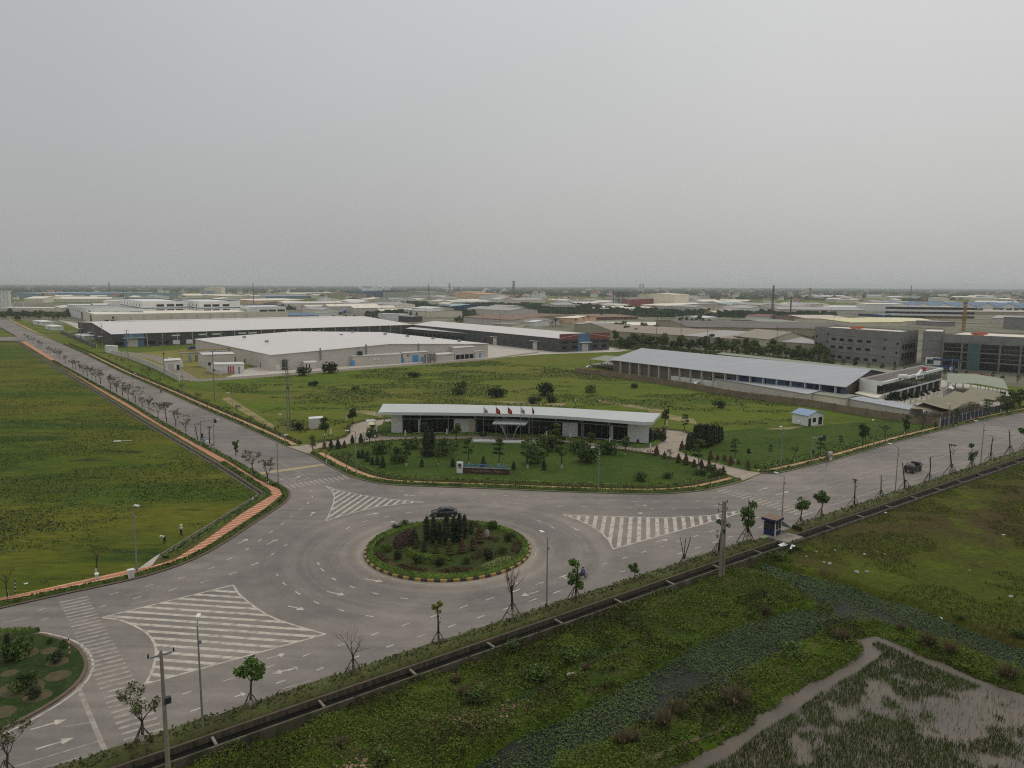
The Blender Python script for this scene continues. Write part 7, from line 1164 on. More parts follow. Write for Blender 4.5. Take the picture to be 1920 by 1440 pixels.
# sign of the park
a_, b_ = G(866, 886, Z1), G(955, 889.5, Z1); sv = b_ - a_; an = math.atan2(sv.y, sv.x); LS = sv.length; t = empty('garden_sign', a_, an, 'brown stone garden sign with blue standing letters and a white end block', 'sign')
mb = MB(); mb.box((LS / 2, 0, .55), (LS, .6, 1.1)); mb.build('base_wall', mat('brown stone sign base', A(72, 54, 46), .8, .3, 2), t); mb = MB(); mb.box((LS / 2, 0, 1.13), (LS + .1, .75, .07)); mb.build('coping', CONC, t)
mb = MB(); mb.box((-.35, -.25, 1.0), (1.25, .7, 2.5)); pan = mb.build('end_block', WHT, t)
mb = MB(); mb.tube((-.33, -.64, 1.65), (-.33, -.6, 1.65), .36, .36, 20); mb.build('emblem', mat('navy emblem', A(60, 64, 96), .6, .05, 2), pan); mb = MB(); mb.box((-.33, -.62, 1.12), (.85, .04, .14)); mb.build('emblem_caption', METD, pan)
SB = mat('blue sign letters', A(70, 116, 156), .5, .08, 2); text('lettering', 'INDUSTRIAL PARK', 1.02, SB, t, (LS / 2 + .15, .05, 1.16), (R(90), 0, 0), .08); o = text('base_lettering', 'INDUSTRIAL PARK', .55, mat('stone grey letters', A(128, 122, 108), .8, .1, 3), t, (LS / 2 + .4, -.32, .35), (R(90), 0, 0), .02)
for o in t.children:
    if o.name.startswith('lettering'):
        w_ = max(v.co.x for v in o.data.vertices) - min(v.co.x for v in o.data.vertices); o.scale = (LS * .93 / w_, 1, 1)
    if o.name.startswith('base_lettering'): w_ = max(v.co.x for v in o.data.vertices) - min(v.co.x for v in o.data.vertices); o.scale = (LS * .66 / w_, 1, 1)
# guard booth at the drain
p = G(1447, 1004, Z1); t = empty('guard_booth', p, ANG + R(8), 'blue and white guard booth with rusty flat roof beside the drain', 'booth'); NB = mat('navy booth panel', A(36, 46, 74), .6, .1, 2); BW = mat('dirty white booth frame', A(184, 184, 178), .7, .12, 3)
bw, bd, bh = 2.0, 2.0, 2.55
mb = MB(); mb.box((0, 0, .1), (bw, bd, .2)); mb.build('floor', CONC, t)
for sx_ in (-1, 1):
    for sy_ in (-1, 1): mb = MB(); mb.box((sx_ * (bw / 2 - .06), sy_ * (bd / 2 - .06), bh / 2), (.14, .14, bh)); mb.build('post', BW, t)
for sy_ in (-1, 1): mb = MB(); mb.box((0, sy_ * (bd / 2 - .05), .65), (bw - .28, .07, .95)); mb.build('panel', NB, t); mb = MB(); mb.box((0, sy_ * (bd / 2 - .05), 1.18), (bw - .28, .1, .08)); mb.build('sill', BW, t); mb = MB(); mb.box((0, sy_ * (bd / 2 - .05), 1.75), (bw - .28, .03, 1.05)); f_ = mb.build('window', GLS, t); mb = MB(); mb.box((.1, sy_ * (bd / 2 - .05), 1.75), (.08, .07, 1.05)); mb.build('window_bar', BW, f_)
mb = MB(); mb.box((-bw / 2 + .05, 0, .65), (.07, bd - .28, .95)); mb.build('panel', NB, t); mb = MB(); mb.box((-bw / 2 + .05, 0, 1.75), (.03, bd - .28, 1.05)); mb.build('window', GLS, t); mb = MB(); mb.box((bw / 2 - .05, 0, 1.25), (.05, bd - .3, 2.1)); mb.build('door_opening', DK, t)
mb = MB(); mb.box((0, 0, bh + .17), (bw + .5, bd + .5, .3)); mb.build('roof_fascia', NB, t); mb = MB(); mb.box((0, 0, bh + .36), (bw + .4, bd + .4, .05)); mb.build('roof', mat('rusty brown booth roof', A(116, 98, 82), .9, .3, 1.5), t)
mb = MB(); mb.add([(bw / 2, -1.1, 2.3), (bw / 2 + 2.3, -1.7, .75), (bw / 2 + 2.3, .5, .75), (bw / 2, .9, 2.3), (bw / 2, -1.1, 2.38), (bw / 2 + 2.3, -1.7, .83), (bw / 2 + 2.3, .5, .83), (bw / 2, .9, 2.38)], [(0, 1, 2, 3), (4, 7, 6, 5), (0, 4, 5, 1), (1, 5, 6, 2), (2, 6, 7, 3), (3, 7, 4, 0)]); mb.build('lean_to_awning', mat('pale blue corrugated sheet', A(140, 148, 162), .5, .1, 2), t)
mb = MB(); mb.prism([D(bs - 2.2, -2.6), D(bs + 2.2, -2.6), D(bs + 2.2, CW + .1), D(bs - 2.2, CW + .1)], .0, .44); mb.build('drain_cover_slab', CONC, kind='structure')
p = G(1432, 1018, .2); t = empty('table', p, ANG, 'small rusty green table in front of the guard booth', 'table'); mb = MB(); mb.box((0, 0, .95), (1.5, .8, .07)); mb.build('table_top', M_('faded green paint', (98, 112, 80)), t)
for a in (-.65, .65):
    for b in (-.32, .32): mb = MB(); mb.tube((a, b, -.6), (a, b, .92), .03, .03, 5); mb.build('leg', METG, t)
for x, y, lb, r_ in ((1468, 1022, 'crumpled white sheet lying by the drain next to the booth', .5), (1484, 1026, 'broken pale plank sheet leaning at the drain right of the booth', 1.0), (1765, 1145, 'white pipe piece lying on the right meadow near the creek', .5)):
    p = G(x, y, .1); mb = MB(); mb.box((0, 0, .05), (1.3, .25 if r_ == 1.0 or x > 1700 else .7, .06), r_); mb.box((.3, .2, .12), (.5, .4, .05), -.4); o = mb.build('scrap_sheet', WHT, label=lb, cat='litter'); o.location = (p.x, p.y, max(.1, hz_(p.x, p.y)) if x < 1700 else hz_(p.x, p.y) + .03); o.rotation_euler.x = .25
# ---- vehicles
def wheel(t, x, y, r, w_=.22, z=None):
    z = r if z is None else z; e = empty('wheel', (x, y, z)); e.parent = t; mb = MB(); mb.tube((0, -w_ / 2, 0), (0, w_ / 2, 0), r, r, 18); mb.build('tyre', BLK, e); mb = MB(); mb.tube((0, -w_ / 2 - .01, 0), (0, w_ / 2 + .01, 0), r * .62, r * .62, 14); mb.build('rim', CHR, e)
def loft(mb, secs, m=0):     # secs: list of rings, same count
    n = len(secs[0]); k = len(mb.v)
    for s_ in secs: mb.v += [tuple(p) for p in s_]
    for i in range(len(secs) - 1):
        for j in range(n): mb.f.append((k + i * n + j, k + i * n + (j + 1) % n, k + (i + 1) * n + (j + 1) % n, k + (i + 1) * n + j)); mb.m.append(m)
    mb.f.append(tuple(k + j for j in range(n))[::-1]); mb.m.append(m); mb.f.append(tuple(k + (len(secs) - 1) * n + j for j in range(n))); mb.m.append(m)
def car(loc, rz, label):
    t = empty('parked_car' if 0 else 'car', loc, rz, label, 'car'); mb = MB(); secs = []
    for x, zt, zb, hw in ((2.28, .62, .34, .62), (2.15, .74, .25, .8), (1.6, .84, .22, .88), (.95, .92, .2, .9), (0, .94, .2, .91), (-1.2, .96, .2, .91), (-1.9, .96, .24, .87), (-2.2, .9, .3, .78), (-2.28, .72, .38, .66)):
        secs.append([(x, -hw, zb + .08), (x, -hw * .96, zt - .1), (x, -hw * .8, zt), (x, hw * .8, zt), (x, hw * .96, zt - .1), (x, hw, zb + .08), (x, hw * .85, zb), (x, -hw * .85, zb)])
    loft(mb, secs); mb.build('body', CARP, t, smooth=True); mb = MB(); secs = []
    for x, z_, hw in ((1.15, .92, .74), (.45, 1.34, .64), (-.3, 1.45, .6), (-1.0, 1.38, .6), (-1.75, .97, .7)): secs.append([(x, -hw * 1.08, .88), (x, -hw, z_), (x, hw, z_), (x, hw * 1.08, .88)])
    loft(mb, secs); mb.build('windows', GLS, t, smooth=True); mb = MB(); mb.add([(.42, -.6, 1.37), (-.3, -.58, 1.48), (-1.0, -.57, 1.41), (-1.0, .57, 1.41), (-.3, .58, 1.48), (.42, .6, 1.37)], [(0, 5, 4, 1), (1, 4, 3, 2)]); mb.build('roof', CARP, t)
    for x in (1.42, -1.38):
        for y in (-.82, .82): wheel(t, x, y, .32)
    for y in (-.6, .6): mb = MB(); mb.box((2.17, y, .64), (.22, .36, .14)); mb.build('headlight', HLT, t); mb = MB(); mb.box((-2.22, y, .78), (.12, .36, .14)); mb.build('tail_light', RLT, t)
    for y in (-.98, .98): mb = MB(); mb.box((.75, y, .98), (.18, .16, .12)); mb.build('mirror', CARP, t)
pc1, pc2 = G(808, 966, 0), G(857, 962, 0); dv = pc1 - pc2; car(G(832, 966.5, 0), math.atan2(dv.y, dv.x) - .15, 'black car driving left round the far side of the roundabout')
t = empty('pickup_truck', G(1712, 884, 0), ANG + R(2), 'small dark truck with a load on the right road', 'truck'); GD = mat('dark green truck paint', A(40, 44, 40), .4, .1, 2, spec=.5); mb = MB(); mb.box((-.9, 0, .75), (3.1, 1.75, .25)); mb.build('chassis', METD, t)
for y in (-.88, .88): mb = MB(); mb.box((-.9, y, 1.15), (3.1, .07, .6)); mb.build('side_board', GD, t)
mb = MB(); mb.box((-2.42, 0, 1.15), (.07, 1.75, .6)); mb.build('tail_board', GD, t); mb = MB(); mb.ell((-1.3, 0, 1.35), (1.05, .8, .6), 10, 6, jit=.12); mb.build('cargo', mat('mauve tarpaulin', A(112, 96, 94), .8, .2, 2), t)
mb = MB(); loft(mb, [[(x, -hw, .4), (x, -hw, zt - .2), (x, -hw * .85, zt), (x, hw * .85, zt), (x, hw, zt - .2), (x, hw, .4)] for x, zt, hw in ((.7, 1.95, .84), (1.3, 2.0, .84), (1.75, 1.8, .82), (2.15, 1.2, .8), (2.25, .7, .76))]); mb.build('cab', GD, t, smooth=False); mb = MB(); mb.box((1.32, -.85, 1.5), (.75, .03, .42)); mb.build('side_window', WINB, t); mb = MB(); mb.box((1.32, .85, 1.5), (.75, .03, .42)); mb.build('side_window', WINB, t); mb = MB(); mb.add([(1.8, -.7, 1.78), (2.17, -.7, 1.22), (2.17, .7, 1.22), (1.8, .7, 1.78)], [(0, 1, 2, 3)]); mb.build('windscreen', GLS, t)
for x in (1.55, -1.6):
    for y in (-.8, .8): wheel(t, x, y, .38, .25)
for y in (-1.02, 1.02): mb = MB(); mb.box((1.95, y, 1.45), (.1, .16, .26)); mb.build('mirror', METD, t)
# concrete mixer truck on the driveway (rear towards the camera)
pa, pb = G(699, 821, dz), G(692, 799, dz); dv = pb - pa; t = empty('mixer_truck', pa + dv.normalized() * 3.2, math.atan2(dv.y, dv.x), 'white and cream concrete mixer truck seen from behind on the driveway bend', 'truck'); CRD = M_('cream mixer drum', (188, 180, 140)); GRN = M_('dark green hopper', (44, 62, 56))
mb = MB(); mb.box((0, 0, .95), (7.6, 1.0, .3)); mb.build('chassis', METD, t); mb = MB(); mb.box((3.6, 0, 1.95), (1.9, 2.4, 2.3)); mb.box((3.5, 0, 3.2), (1.5, 2.2, .25)); mb.build('cab', WHT, t); mb = MB(); mb.box((2.63, 0, 2.35), (.05, 1.5, .6)); mb.build('rear_window', GLS, t)
mb = MB(); loft(mb, [[(x, math.cos(a) * r_, z_ + math.sin(a) * r_) for a in [i * math.tau / 16 for i in range(16)]] for x, r_, z_ in ((2.3, .7, 1.9), (1.7, 1.1, 2.05), (.4, 1.25, 2.2), (-1.2, 1.05, 2.45), (-2.3, .7, 2.65), (-2.6, .55, 2.7))]); mb.build('drum', CRD, t, smooth=True)
mb = MB(); mb.add([(-2.5, -.6, 3.1), (-3.3, -.9, 3.3), (-3.3, .9, 3.3), (-2.5, .6, 3.1), (-2.9, 0, 2.1)], [(0, 1, 4), (1, 2, 4), (2, 3, 4), (0, 3, 2, 1)]); mb.build('hopper', GRN, t); mb = MB(); mb.chain([(-2.9, 0, 2.2), (-3.4, 0, 1.5), (-3.7, 0, 1.1)], [.3, .25, .22], 8); mb.build('chute', GRN, t); mb = MB(); mb.box((-3.1, 0, 1.2), (.5, 2.4, .5)); mb.build('rear_frame', GRN, t)
for y in (-.95, .95): mb = MB(); mb.box((-3.4, y, .85), (.08, .45, .25)); mb.build('tail_light', RLT, t); mb = MB(); mb.box((-3.42, y * .55, .5), (.05, .6, .4)); mb.build('mudflap', WHT, t)
for x in (3.5, -1.2, -2.4):
    for y in (-1.0, 1.0): wheel(t, x, y, .5, .35)
# ---- people
def person(loc, rz, label, J, shirt, trousers, headgear=None, hg_mat=None, hat='helmet', parent=None, hair=True):
    """one continuous skinned body; J joint positions in metres, facing +Y"""
    base_ = dict(pel=(0, 0, .93), sp=(0, 0, 1.1), ch=(0, 0, 1.32), nk=(0, .01, 1.48), hd=(0, .03, 1.6), ht=(0, .03, 1.72), shl=(-.19, 0, 1.4), shr=(.19, 0, 1.4), ell=(-.25, 0, 1.12), elr=(.25, 0, 1.12), hal=(-.25, .08, .87), har=(.25, .08, .87), hpl=(-.1, 0, .9), hpr=(.1, 0, .9), knl=(-.11, .02, .5), knr=(.11, .02, .5), anl=(-.11, -.02, .08), anr=(.11, -.02, .08), tol=(-.12, .16, .03), tor=(.12, .16, .03)); base_.update(J)
    names = list(base_); Rr = dict(pel=.13, sp=.12, ch=.14, nk=.055, hd=.095, ht=.08, shl=.065, shr=.065, ell=.045, elr=.045, hal=.034, har=.034, hpl=.09, hpr=.09, knl=.06, knr=.06, anl=.042, anr=.042, tol=.035, tor=.035)
    E = [('pel', 'sp'), ('sp', 'ch'), ('ch', 'nk'), ('nk', 'hd'), ('hd', 'ht'), ('ch', 'shl'), ('ch', 'shr'), ('shl', 'ell'), ('shr', 'elr'), ('ell', 'hal'), ('elr', 'har'), ('pel', 'hpl'), ('pel', 'hpr'), ('hpl', 'knl'), ('hpr', 'knr'), ('knl', 'anl'), ('knr', 'anr'), ('anl', 'tol'), ('anr', 'tor')]
    t = empty('person', loc, rz, label, 'person')
    def skin(nm, keys, edges, grow, m, extra=()):
        P = {k: Vector(base_[k]) for k in keys}; rr = {k: Rr[k] + grow for k in keys}; ed = [e for e in edges if e[0] in P and e[1] in P]; ks = list(P)
        for (s_, off, r_) in extra: nk = '%s_%d' % (s_, len(ks)); P[nk] = Vector(base_[s_]) + Vector(off); rr[nk] = r_; ed.append((s_, nk)); ks.append(nk)
        me = bpy.data.meshes.new(nm); me.from_pydata([P[k] for k in ks], [(ks.index(a), ks.index(b)) for a, b in ed], []); me.materials.append(m); o = bpy.data.objects.new(nm, me); COL.objects.link(o); o.parent = t
        mod = o.modifiers.new('skin', 'SKIN'); sv_ = me.skin_vertices[0].data
        for i, k in enumerate(ks): sv_[i].radius = (rr[k], rr[k]); sv_[i].use_root = (i == 0)
        mod.use_smooth_shade = True; o.modifiers.new('sub', 'SUBSURF').levels = 1; return o
    fx = []
    for s_, sg in (('hal', -1), ('har', 1)):
        d = (Vector(base_[s_]) - Vector(base_['ell' if s_ == 'hal' else 'elr'])).normalized()
        for i in range(4): fx.append((s_, d * (.15 - .012 * abs(i - 1.3)) + Vector(((i - 1.5) * .022, .015, 0)), .011))
        fx.append((s_, d * .07 + Vector((-sg * .04, .05, 0)), .012))
    skin('body', names, E, 0, SKIN, fx)
    skin('shirt', ['ch', 'sp', 'pel', 'shl', 'shr', 'ell', 'elr', 'hal', 'har'][:7], E, .022, shirt); skin('trousers', ['pel', 'hpl', 'hpr', 'knl', 'knr', 'anl', 'anr'], E, .02, trousers)
    h = Vector(base_['hd']); mb = MB(); mb.ell(h + Vector((0, .085, .0)), (.018, .03, .03), 6, 4); mb.build('nose', SKIN, t); mb = MB(); 
    for s_ in (-1, 1): mb.ell(h + Vector((s_ * .033, .088, .03)), (.014, .012, .01), 6, 4)
    mb.build('eyes', BLK, t); mb = MB(); mb.box(h + Vector((0, .09, -.045)), (.05, .015, .012)); mb.build('mouth', RLT, t)
    c = h + Vector((0, -.005, .05)); mb = MB()
    if hat == 'helmet': mb.ell(c, (.135, .15, .13), 12, 8, zmin=-.35)
    else: mb.ell(c + Vector((0, 0, .03)), (.115, .12, .1), 12, 6, zmin=-.1); mb.tube(c + Vector((0, 0, .01)), c + Vector((0, 0, .035)), .26, .14, 14)
    mb.build('helmet' if hat == 'helmet' else 'hat', hg_mat, t, smooth=True)
    mb = MB(); mb.ell(h + Vector((0, -.03, .02)), (.1, .1, .1), 8, 6); mb.build('hair', BLK, t)
    for s_ in ('tol', 'tor'): q = Vector(base_[s_]); mb = MB(); mb.ell(q + Vector((0, -.07, .01)), (.05, .14, .05), 8, 5, zmin=-.6); mb.build('shoe', BLK, t)
    return t
PAL = M_('pale work shirt', (176, 172, 158)); DKT = M_('dark trousers', (44, 44, 46)); BLS2 = M_('blue jacket', (52, 70, 108)); WHM = M_('white helmet', (190, 188, 180)); REDS = M_('red shirt', (130, 44, 40)); LBS = M_('light blue shirt', (130, 156, 170))
person(G(340, 1004, -.12), R(-110), 'person in pale shirt and white hat standing in the left meadow by the ditch', dict(elr=(.24, .14, 1.14), har=(.16, .34, 1.0), ell=(-.22, .14, 1.12), hal=(-.1, .34, 1.0)), PAL, DKT, hg_mat=WHM, hat='hat')
person(G(309, 1018, -.12), R(150), 'person in pale shirt bending over the grass in the left meadow', dict(sp=(0, .1, 1.05), ch=(0, .32, 1.12), nk=(0, .45, 1.15), hd=(0, .56, 1.18), ht=(0, .63, 1.26), shl=(-.19, .36, 1.12), shr=(.19, .36, 1.12), ell=(-.24, .42, .86), elr=(.24, .42, .86), hal=(-.12, .55, .62), har=(.12, .55, .62)), PAL, DKT, hg_mat=WHM, hat='hat')
sitJ = dict(pel=(0, 0, .82), sp=(0, .05, .98), ch=(0, .12, 1.18), nk=(0, .16, 1.32), hd=(0, .19, 1.44), ht=(0, .2, 1.56), shl=(-.19, .12, 1.26), shr=(.19, .12, 1.26), ell=(-.27, .3, 1.06), elr=(.27, .3, 1.06), hal=(-.27, .55, 1.0), har=(.27, .55, 1.0), hpl=(-.1, 0, .8), hpr=(.1, 0, .8), knl=(-.17, .4, .72), knr=(.17, .4, .72), anl=(-.17, .3, .3), anr=(.17, .3, .3), tol=(-.17, .46, .25), tor=(.17, .46, .25))
def motorbike(loc, rz, label, m):
    t = empty('motorbike', loc, rz, label, 'motorbike')
    for y in (.68, -.58):
        e = empty('wheel', (0, y, .3)); e.parent = t; mb = MB(); n = 18
        for i in range(n): a, b = i * math.tau / n, (i + 1) * math.tau / n; mb.tube((0, math.cos(a) * .27, math.sin(a) * .27), (0, math.cos(b) * .27, math.sin(b) * .27), .035, .035, 5, cap=False)
        mb.build('tyre', BLK, e); mb = MB(); [mb.tube((0, 0, 0), (0, math.cos(i * 1.05) * .26, math.sin(i * 1.05) * .26), .012, .012, 4) for i in range(6)]; mb.tube((-.04, 0, 0), (.04, 0, 0), .06, .06, 8); mb.build('rim', CHR, e)
    mb = MB(); mb.ell((0, 0, .5), (.12, .35, .17), 10, 6); mb.ell((0, -.45, .66), (.1, .3, .1), 8, 5); mb.tube((0, .3, .55), (0, .42, .95), .06, .04, 6); mb.build('body', m, t, smooth=True); mb = MB(); mb.ell((0, -.25, .76), (.13, .42, .07), 10, 5); mb.build('seat', BLK, t); mb = MB(); mb.tube((0, .68, .3), (0, .42, .95), .03, .03, 6); mb.build('fork', CHR, t)
    mb = MB(); mb.tube((-.3, .4, 1.0), (.3, .4, 1.0), .018, .018, 6); mb.build('handlebar', METD, t); mb = MB(); mb.ell((0, .5, .88), (.08, .07, .08), 8, 5); mb.build('headlight', HLT, t); mb = MB(); mb.tube((.12, -.1, .3), (.14, -.7, .36), .04, .05, 6); mb.build('exhaust', CHR, t)
p = G(1091, 1085, 0); motorbike(p, ANG - R(90), 'dark motorbike heading right along the near lane', DKT if 0 else CARP); person(p, ANG - R(90), 'person in blue jacket and dark helmet riding the motorbike on the near lane', sitJ, BLS2, BLS2, hg_mat=CARP)
p = G(302, 736, 0); motorbike(p, ANG, 'small motorbike coming down the left road far side', CARP); person(p, R(215), 'person in red riding the distant motorbike on the left road', sitJ, REDS, DKT, hg_mat=REDS)
person(G(378, 831, Z1), R(40), 'person with white helmet beside the left road signal mast', {}, DKT, DKT, hg_mat=WHM); person(G(383.5, 833, Z1), R(200), 'person in light blue shirt next to the white helmeted one', dict(elr=(.28, .12, 1.16), har=(.2, .3, 1.05)), LBS, DKT, hg_mat=DKT, hat='hat'); person(G(399, 840, Z1), R(120), 'person in white shirt crouching on the verge by the left road', sitJ, WHM, DKT, hg_mat=WHM)
# ================================================================== BACKGROUND TREES
def wildkey(i): return ('wild', i % 4, 5, False, 5)
bg = [(0, 130, 597, 14, 10, 26, 'dark trees below the white far shed'), (975, 1110, 589, 11, 10, 20, 'trees behind the brown halls'), (700, 960, 578, 10, 7, 26, 'trees between the far centre sheds'), (620, 720, 600, 12, 8, 12, 'trees behind the long white factory roof'), (850, 900, 604, 13, 6, 8, 'trees left of the brown roofed shed'), (1270, 1330, 603, 10, 5, 10, 'trees before the sand roofed shed')]
for x0, x1, y, hp, sp, n, lb in bg:
    for i in range(n):
        x = x0 + (x1 - x0) * (i + rnd.random()) / n; yy = y + rnd.uniform(-sp / 2, sp / 2); p = G(x, yy, Z1); plant(wildkey(i), p, hp * rnd.uniform(.7, 1.15) / ppm(p), ORD[i] + ' from the left, ' + lb, 'tree', 'background trees', 'background_tree', sxy=1.25)
n = 100
for i in range(n):      # belt before the tan shed
    f = ((i % 50) + rnd.random()) / 50; x = 1148 + 400 * f; yb = 642 + 30 * f + (rnd.uniform(-14, -2) if i < 50 else rnd.uniform(2, 12)); p = G(x, yb, Z1); tall = rnd.uniform(20, 34); plant(wildkey(i) if i % 5 else ('round', i % 3, 5, False, 5), p, tall / ppm(p), ('tree number ' + str(i + 1) + ' from the left in the dense belt before the tan banded shed') if 0 else ORD[i % 50] + ' tree from the left in the ' + ('back' if i < 50 else 'front') + ' row of the green belt', 'tree', 'background trees', 'background_tree', sxy=1.1)
for i in range(16):
    x = 1560 + i * 23 + rnd.uniform(-4, 4); p = G(x, 690 + i * 2.2, Z1); plant(('garden' if i % 2 else 'round', i % 3, 1 if i % 3 == 0 else 5, False, 5), p, rnd.uniform(16, 24) / ppm(p), ORD[i] + ' slender tree from the left before the unfinished buildings', 'tree', 'trees before the unfinished buildings', 'background_tree')
for i, (x, y, hp) in enumerate([(1672, 760, 26), (1682, 765, 34), (1695, 762, 28), (1660, 768, 24), (1707, 757, 24), (1717, 754, 20), (1728, 750, 18), (1738, 747, 18), (1750, 742, 16), (1758, 739, 14)]): p = G(x, y, Z1); plant(('round', i % 3, 2, False, 5), p, hp / ppm(p), ORD[i] + ' round tree from the left before the showroom front', 'tree', 'round trees before the showroom', 'courtyard_tree', sxy=1.2)
for i, (x, y, hp) in enumerate([(1888, 775, 36), (1900, 768, 40), (1912, 762, 36), (1878, 762, 30), (1860, 758, 24)]): p = G(x, y, Z1); plant(wildkey(i), p, hp / ppm(p), ORD[i] + ' leafy tree from the left in the clump at the right edge beyond the road' if i < 3 else ('leafy tree behind the right edge clump', 'smaller tree left of the right edge clump')[i - 3], 'tree', 'trees at the right edge', 'background_tree')
for i, (x, y, hp) in enumerate([(1042, 613, 17), (1036, 614, 12), (1052, 612, 12), (1080, 608, 12), (1092, 605, 12), (1102, 604, 12), (1128, 597, 10), (1160, 596, 12), (1170, 583, 9), (1180, 583, 10), (1192, 586, 10), (1204, 587, 9), (1214, 588, 12), (1225, 586, 14), (1232, 601, 14), (1240, 600, 10), (1570, 606, 9), (1640, 609, 10), (1633, 609, 9), (1530, 603, 7), (1505, 602, 7), (1480, 602, 7)]): p = G(x, y, Z1); plant(('palm', i % 3, 2, False, 4.6), p, hp / ppm(p), ORD[i] + ' dark palm tree from the left among the background sheds', 'palm', 'palm trees among the sheds', 'palm_tree', sxy=1.0)
p = G(669, 578, Z1); plant(('cypress', 1, 2, False, 4.2), p, 14 / ppm(p), 'tall pointed tree standing before the ochre shed', 'tree', name='poplar', sxy=2.2)
# compound details at far left
for x0, y0, x1, y1, h, dp, lb in ((62, 608, 80, 611, 7, 9, 'small white gate lodge with dark window on the far left'), (85, 617, 98, 620, 7, 8, 'second small white gate lodge on the far left'), (141, 634, 158, 638, 7, 8, 'flat roofed gate house of the dark factory')): far_b(x0, y0, x1, y1, h, dp, 0, WHT, WHT, lb, name='gate_lodge', items=[('window', 'AB', .6, .35, 2.2, .35, DK)])
CARW = mat('white car paint', (.7, .7, .7), .3, .03, 1); CS = MB(); loft(CS, [[(x, -hw, .3), (x, -hw, zt), (x, hw, zt), (x, hw, .3)] for x, zt, hw in ((2.1, .7, .75), (1.2, .9, .85), (.6, 1.4, .75), (-1.2, 1.4, .75), (-1.9, .95, .85), (-2.1, .7, .8))]); c0 = None
CM_ = {'white': CARW, 'red': mat('red car paint', A(140, 50, 46), .3, .05, 1), 'blue': mat('blue van paint', A(40, 74, 128), .4, .05, 1), 'dark': CARP}
for x, y, col_, s_, lb in ((135, 625, 'white', 1, 'white car parked by the far left factory fence'), (362, 655, 'blue', 1.3, 'blue tarpaulin covered vehicle at the left back corner of the warehouse'), (1826, 706, 'red', 1, 'red car parked before the glass fronted building, left one'), (1843, 708, 'red', 1, 'red car parked before the glass fronted building, right one'), (1803, 714, 'white', 1, 'white car half hidden behind the olive canopy'), (1671, 771, 'white', 1, 'white car parked under the trees behind the boundary wall'), (1308, 724, 'white', 1.2, 'white and yellow truck cab behind the boundary wall'), (1105, 690, 'white', .8, 'white vehicle end at the small green canopy')):
    t = empty('parked_car', G(x, y, Z1 + .03), ANG + (1.5 if x > 1600 else 0), lb, 'car', 'parked vehicles'); t.scale = (s_,) * 3; o = bpy.data.objects.new('body', bpy.data.meshes.new('body')); o.data.from_pydata(CS.v, [], CS.f); o.data.materials.append(CM_[col_]); COL.objects.link(o); o.parent = t; mb = MB(); mb.box((-.3, 0, 1.12), (1.7, 1.57, .34)); mb.build('windows', GLS, t)
    for wx in (1.3, -1.3):
        for wy in (-.78, .78): mb = MB(); mb.tube((wx, wy - .1, .32), (wx, wy + .1, .32), .32, .32, 12); mb.build('wheel', BLK, t)
t = empty('site_banner', G(1748, 694, Z1), math.atan2(-14, 30), 'white and green project board on posts beside the stair tower', 'sign'); mb = MB(); mb.box((0, 0, 4.2), (6, .15, 3.6)); mb.build('board', WHT, t); mb = MB(); mb.box((-1.2, -.1, 3.9), (2.4, .05, 2.2)); mb.build('green_picture', GRN, t)
for q in (-2.6, 2.6): mb = MB(); mb.tube((q, .15, 0), (q, .15, 4), .12, .12, 6); mb.build('post', METG, t)
t = empty('entrance_gantry', G(1774, 706, Z1), math.atan2(-14, 30), 'dark blue entrance gantry sign before the glass fronted building', 'sign'); mb = MB(); mb.box((0, 0, 7.2), (11, .3, 1.0)); mb.build('top_board', BLD, t); mb = MB(); mb.box((0, -.2, 3.4), (6, .2, 2.6)); mb.build('lower_board', mat('royal blue board', A(44, 66, 110), .6, .05, 1), t); mb = MB(); mb.tube((1.6, -.34, 3.5), (1.6, -.3, 3.5), .7, .7, 14); mb.build('round_mark', RCR, t)
for q in (-5.2, 4.2): mb = MB(); mb.tube((q, 0, 0), (q, 0, 7), .18, .18, 6); mb.build('post', METG, t)
t = empty('banner_litter', G(225, 828, -.1), 0, 'white strip of plastic lying on the left meadow', 'litter'); mb = MB(); mb.box((-.7, 0, .1), (1.6, .7, .15), .2); mb.build('bag', WHT, t); mb = MB(); mb.box((1.0, .8, .06), (2.6, .2, .05), .4); mb.build('strip', WHT, t)
for x, y, lb in ((49, 1095, 'white plastic scrap on the grass at the left edge'), (475, 936, 'small pale plastic sheet on the grass at the meadow corner'), (1612, 905, 'small white litter on the right meadow near the drain'), (1660, 960, 'white litter scrap in the middle of the right meadow'), (1882, 1002, 'tiny white litter on the far right meadow')):
    p = G(x, y, -.1); p.z = -.1 if x < 600 else hz_(p.x, p.y); mb = MB(); mb.ell((0, 0, .05), (.3, .18, .1), 7, 4, jit=.25); o = mb.build('litter', WHT, label=lb, cat='litter'); o.location = p
hedge(GL([(1152, 648), (1250, 662), (1340, 672), (1450, 682), (1552, 690)]), 0, 13, 3.6, LG[5], 'dense green undergrowth below the tree belt before the tan banded shed', 60, size=.5)
hedge(GL([(1560, 698), (1680, 708), (1760, 712)]), 0, 5, 1.2, LG[6], 'low brownish scrub in front of the raw concrete building', 30, size=.35)
hedge(GL([(0, 592), (60, 593), (125, 594)]), 0, 14, 5, LG[5], 'dark green thicket under the tree line at the far left', 30, size=.8)
SM = [WG, CRM, WG, WHT, CRM]; SR = [RCR, RGY, RW, RTN, RCR, RW, RGY]
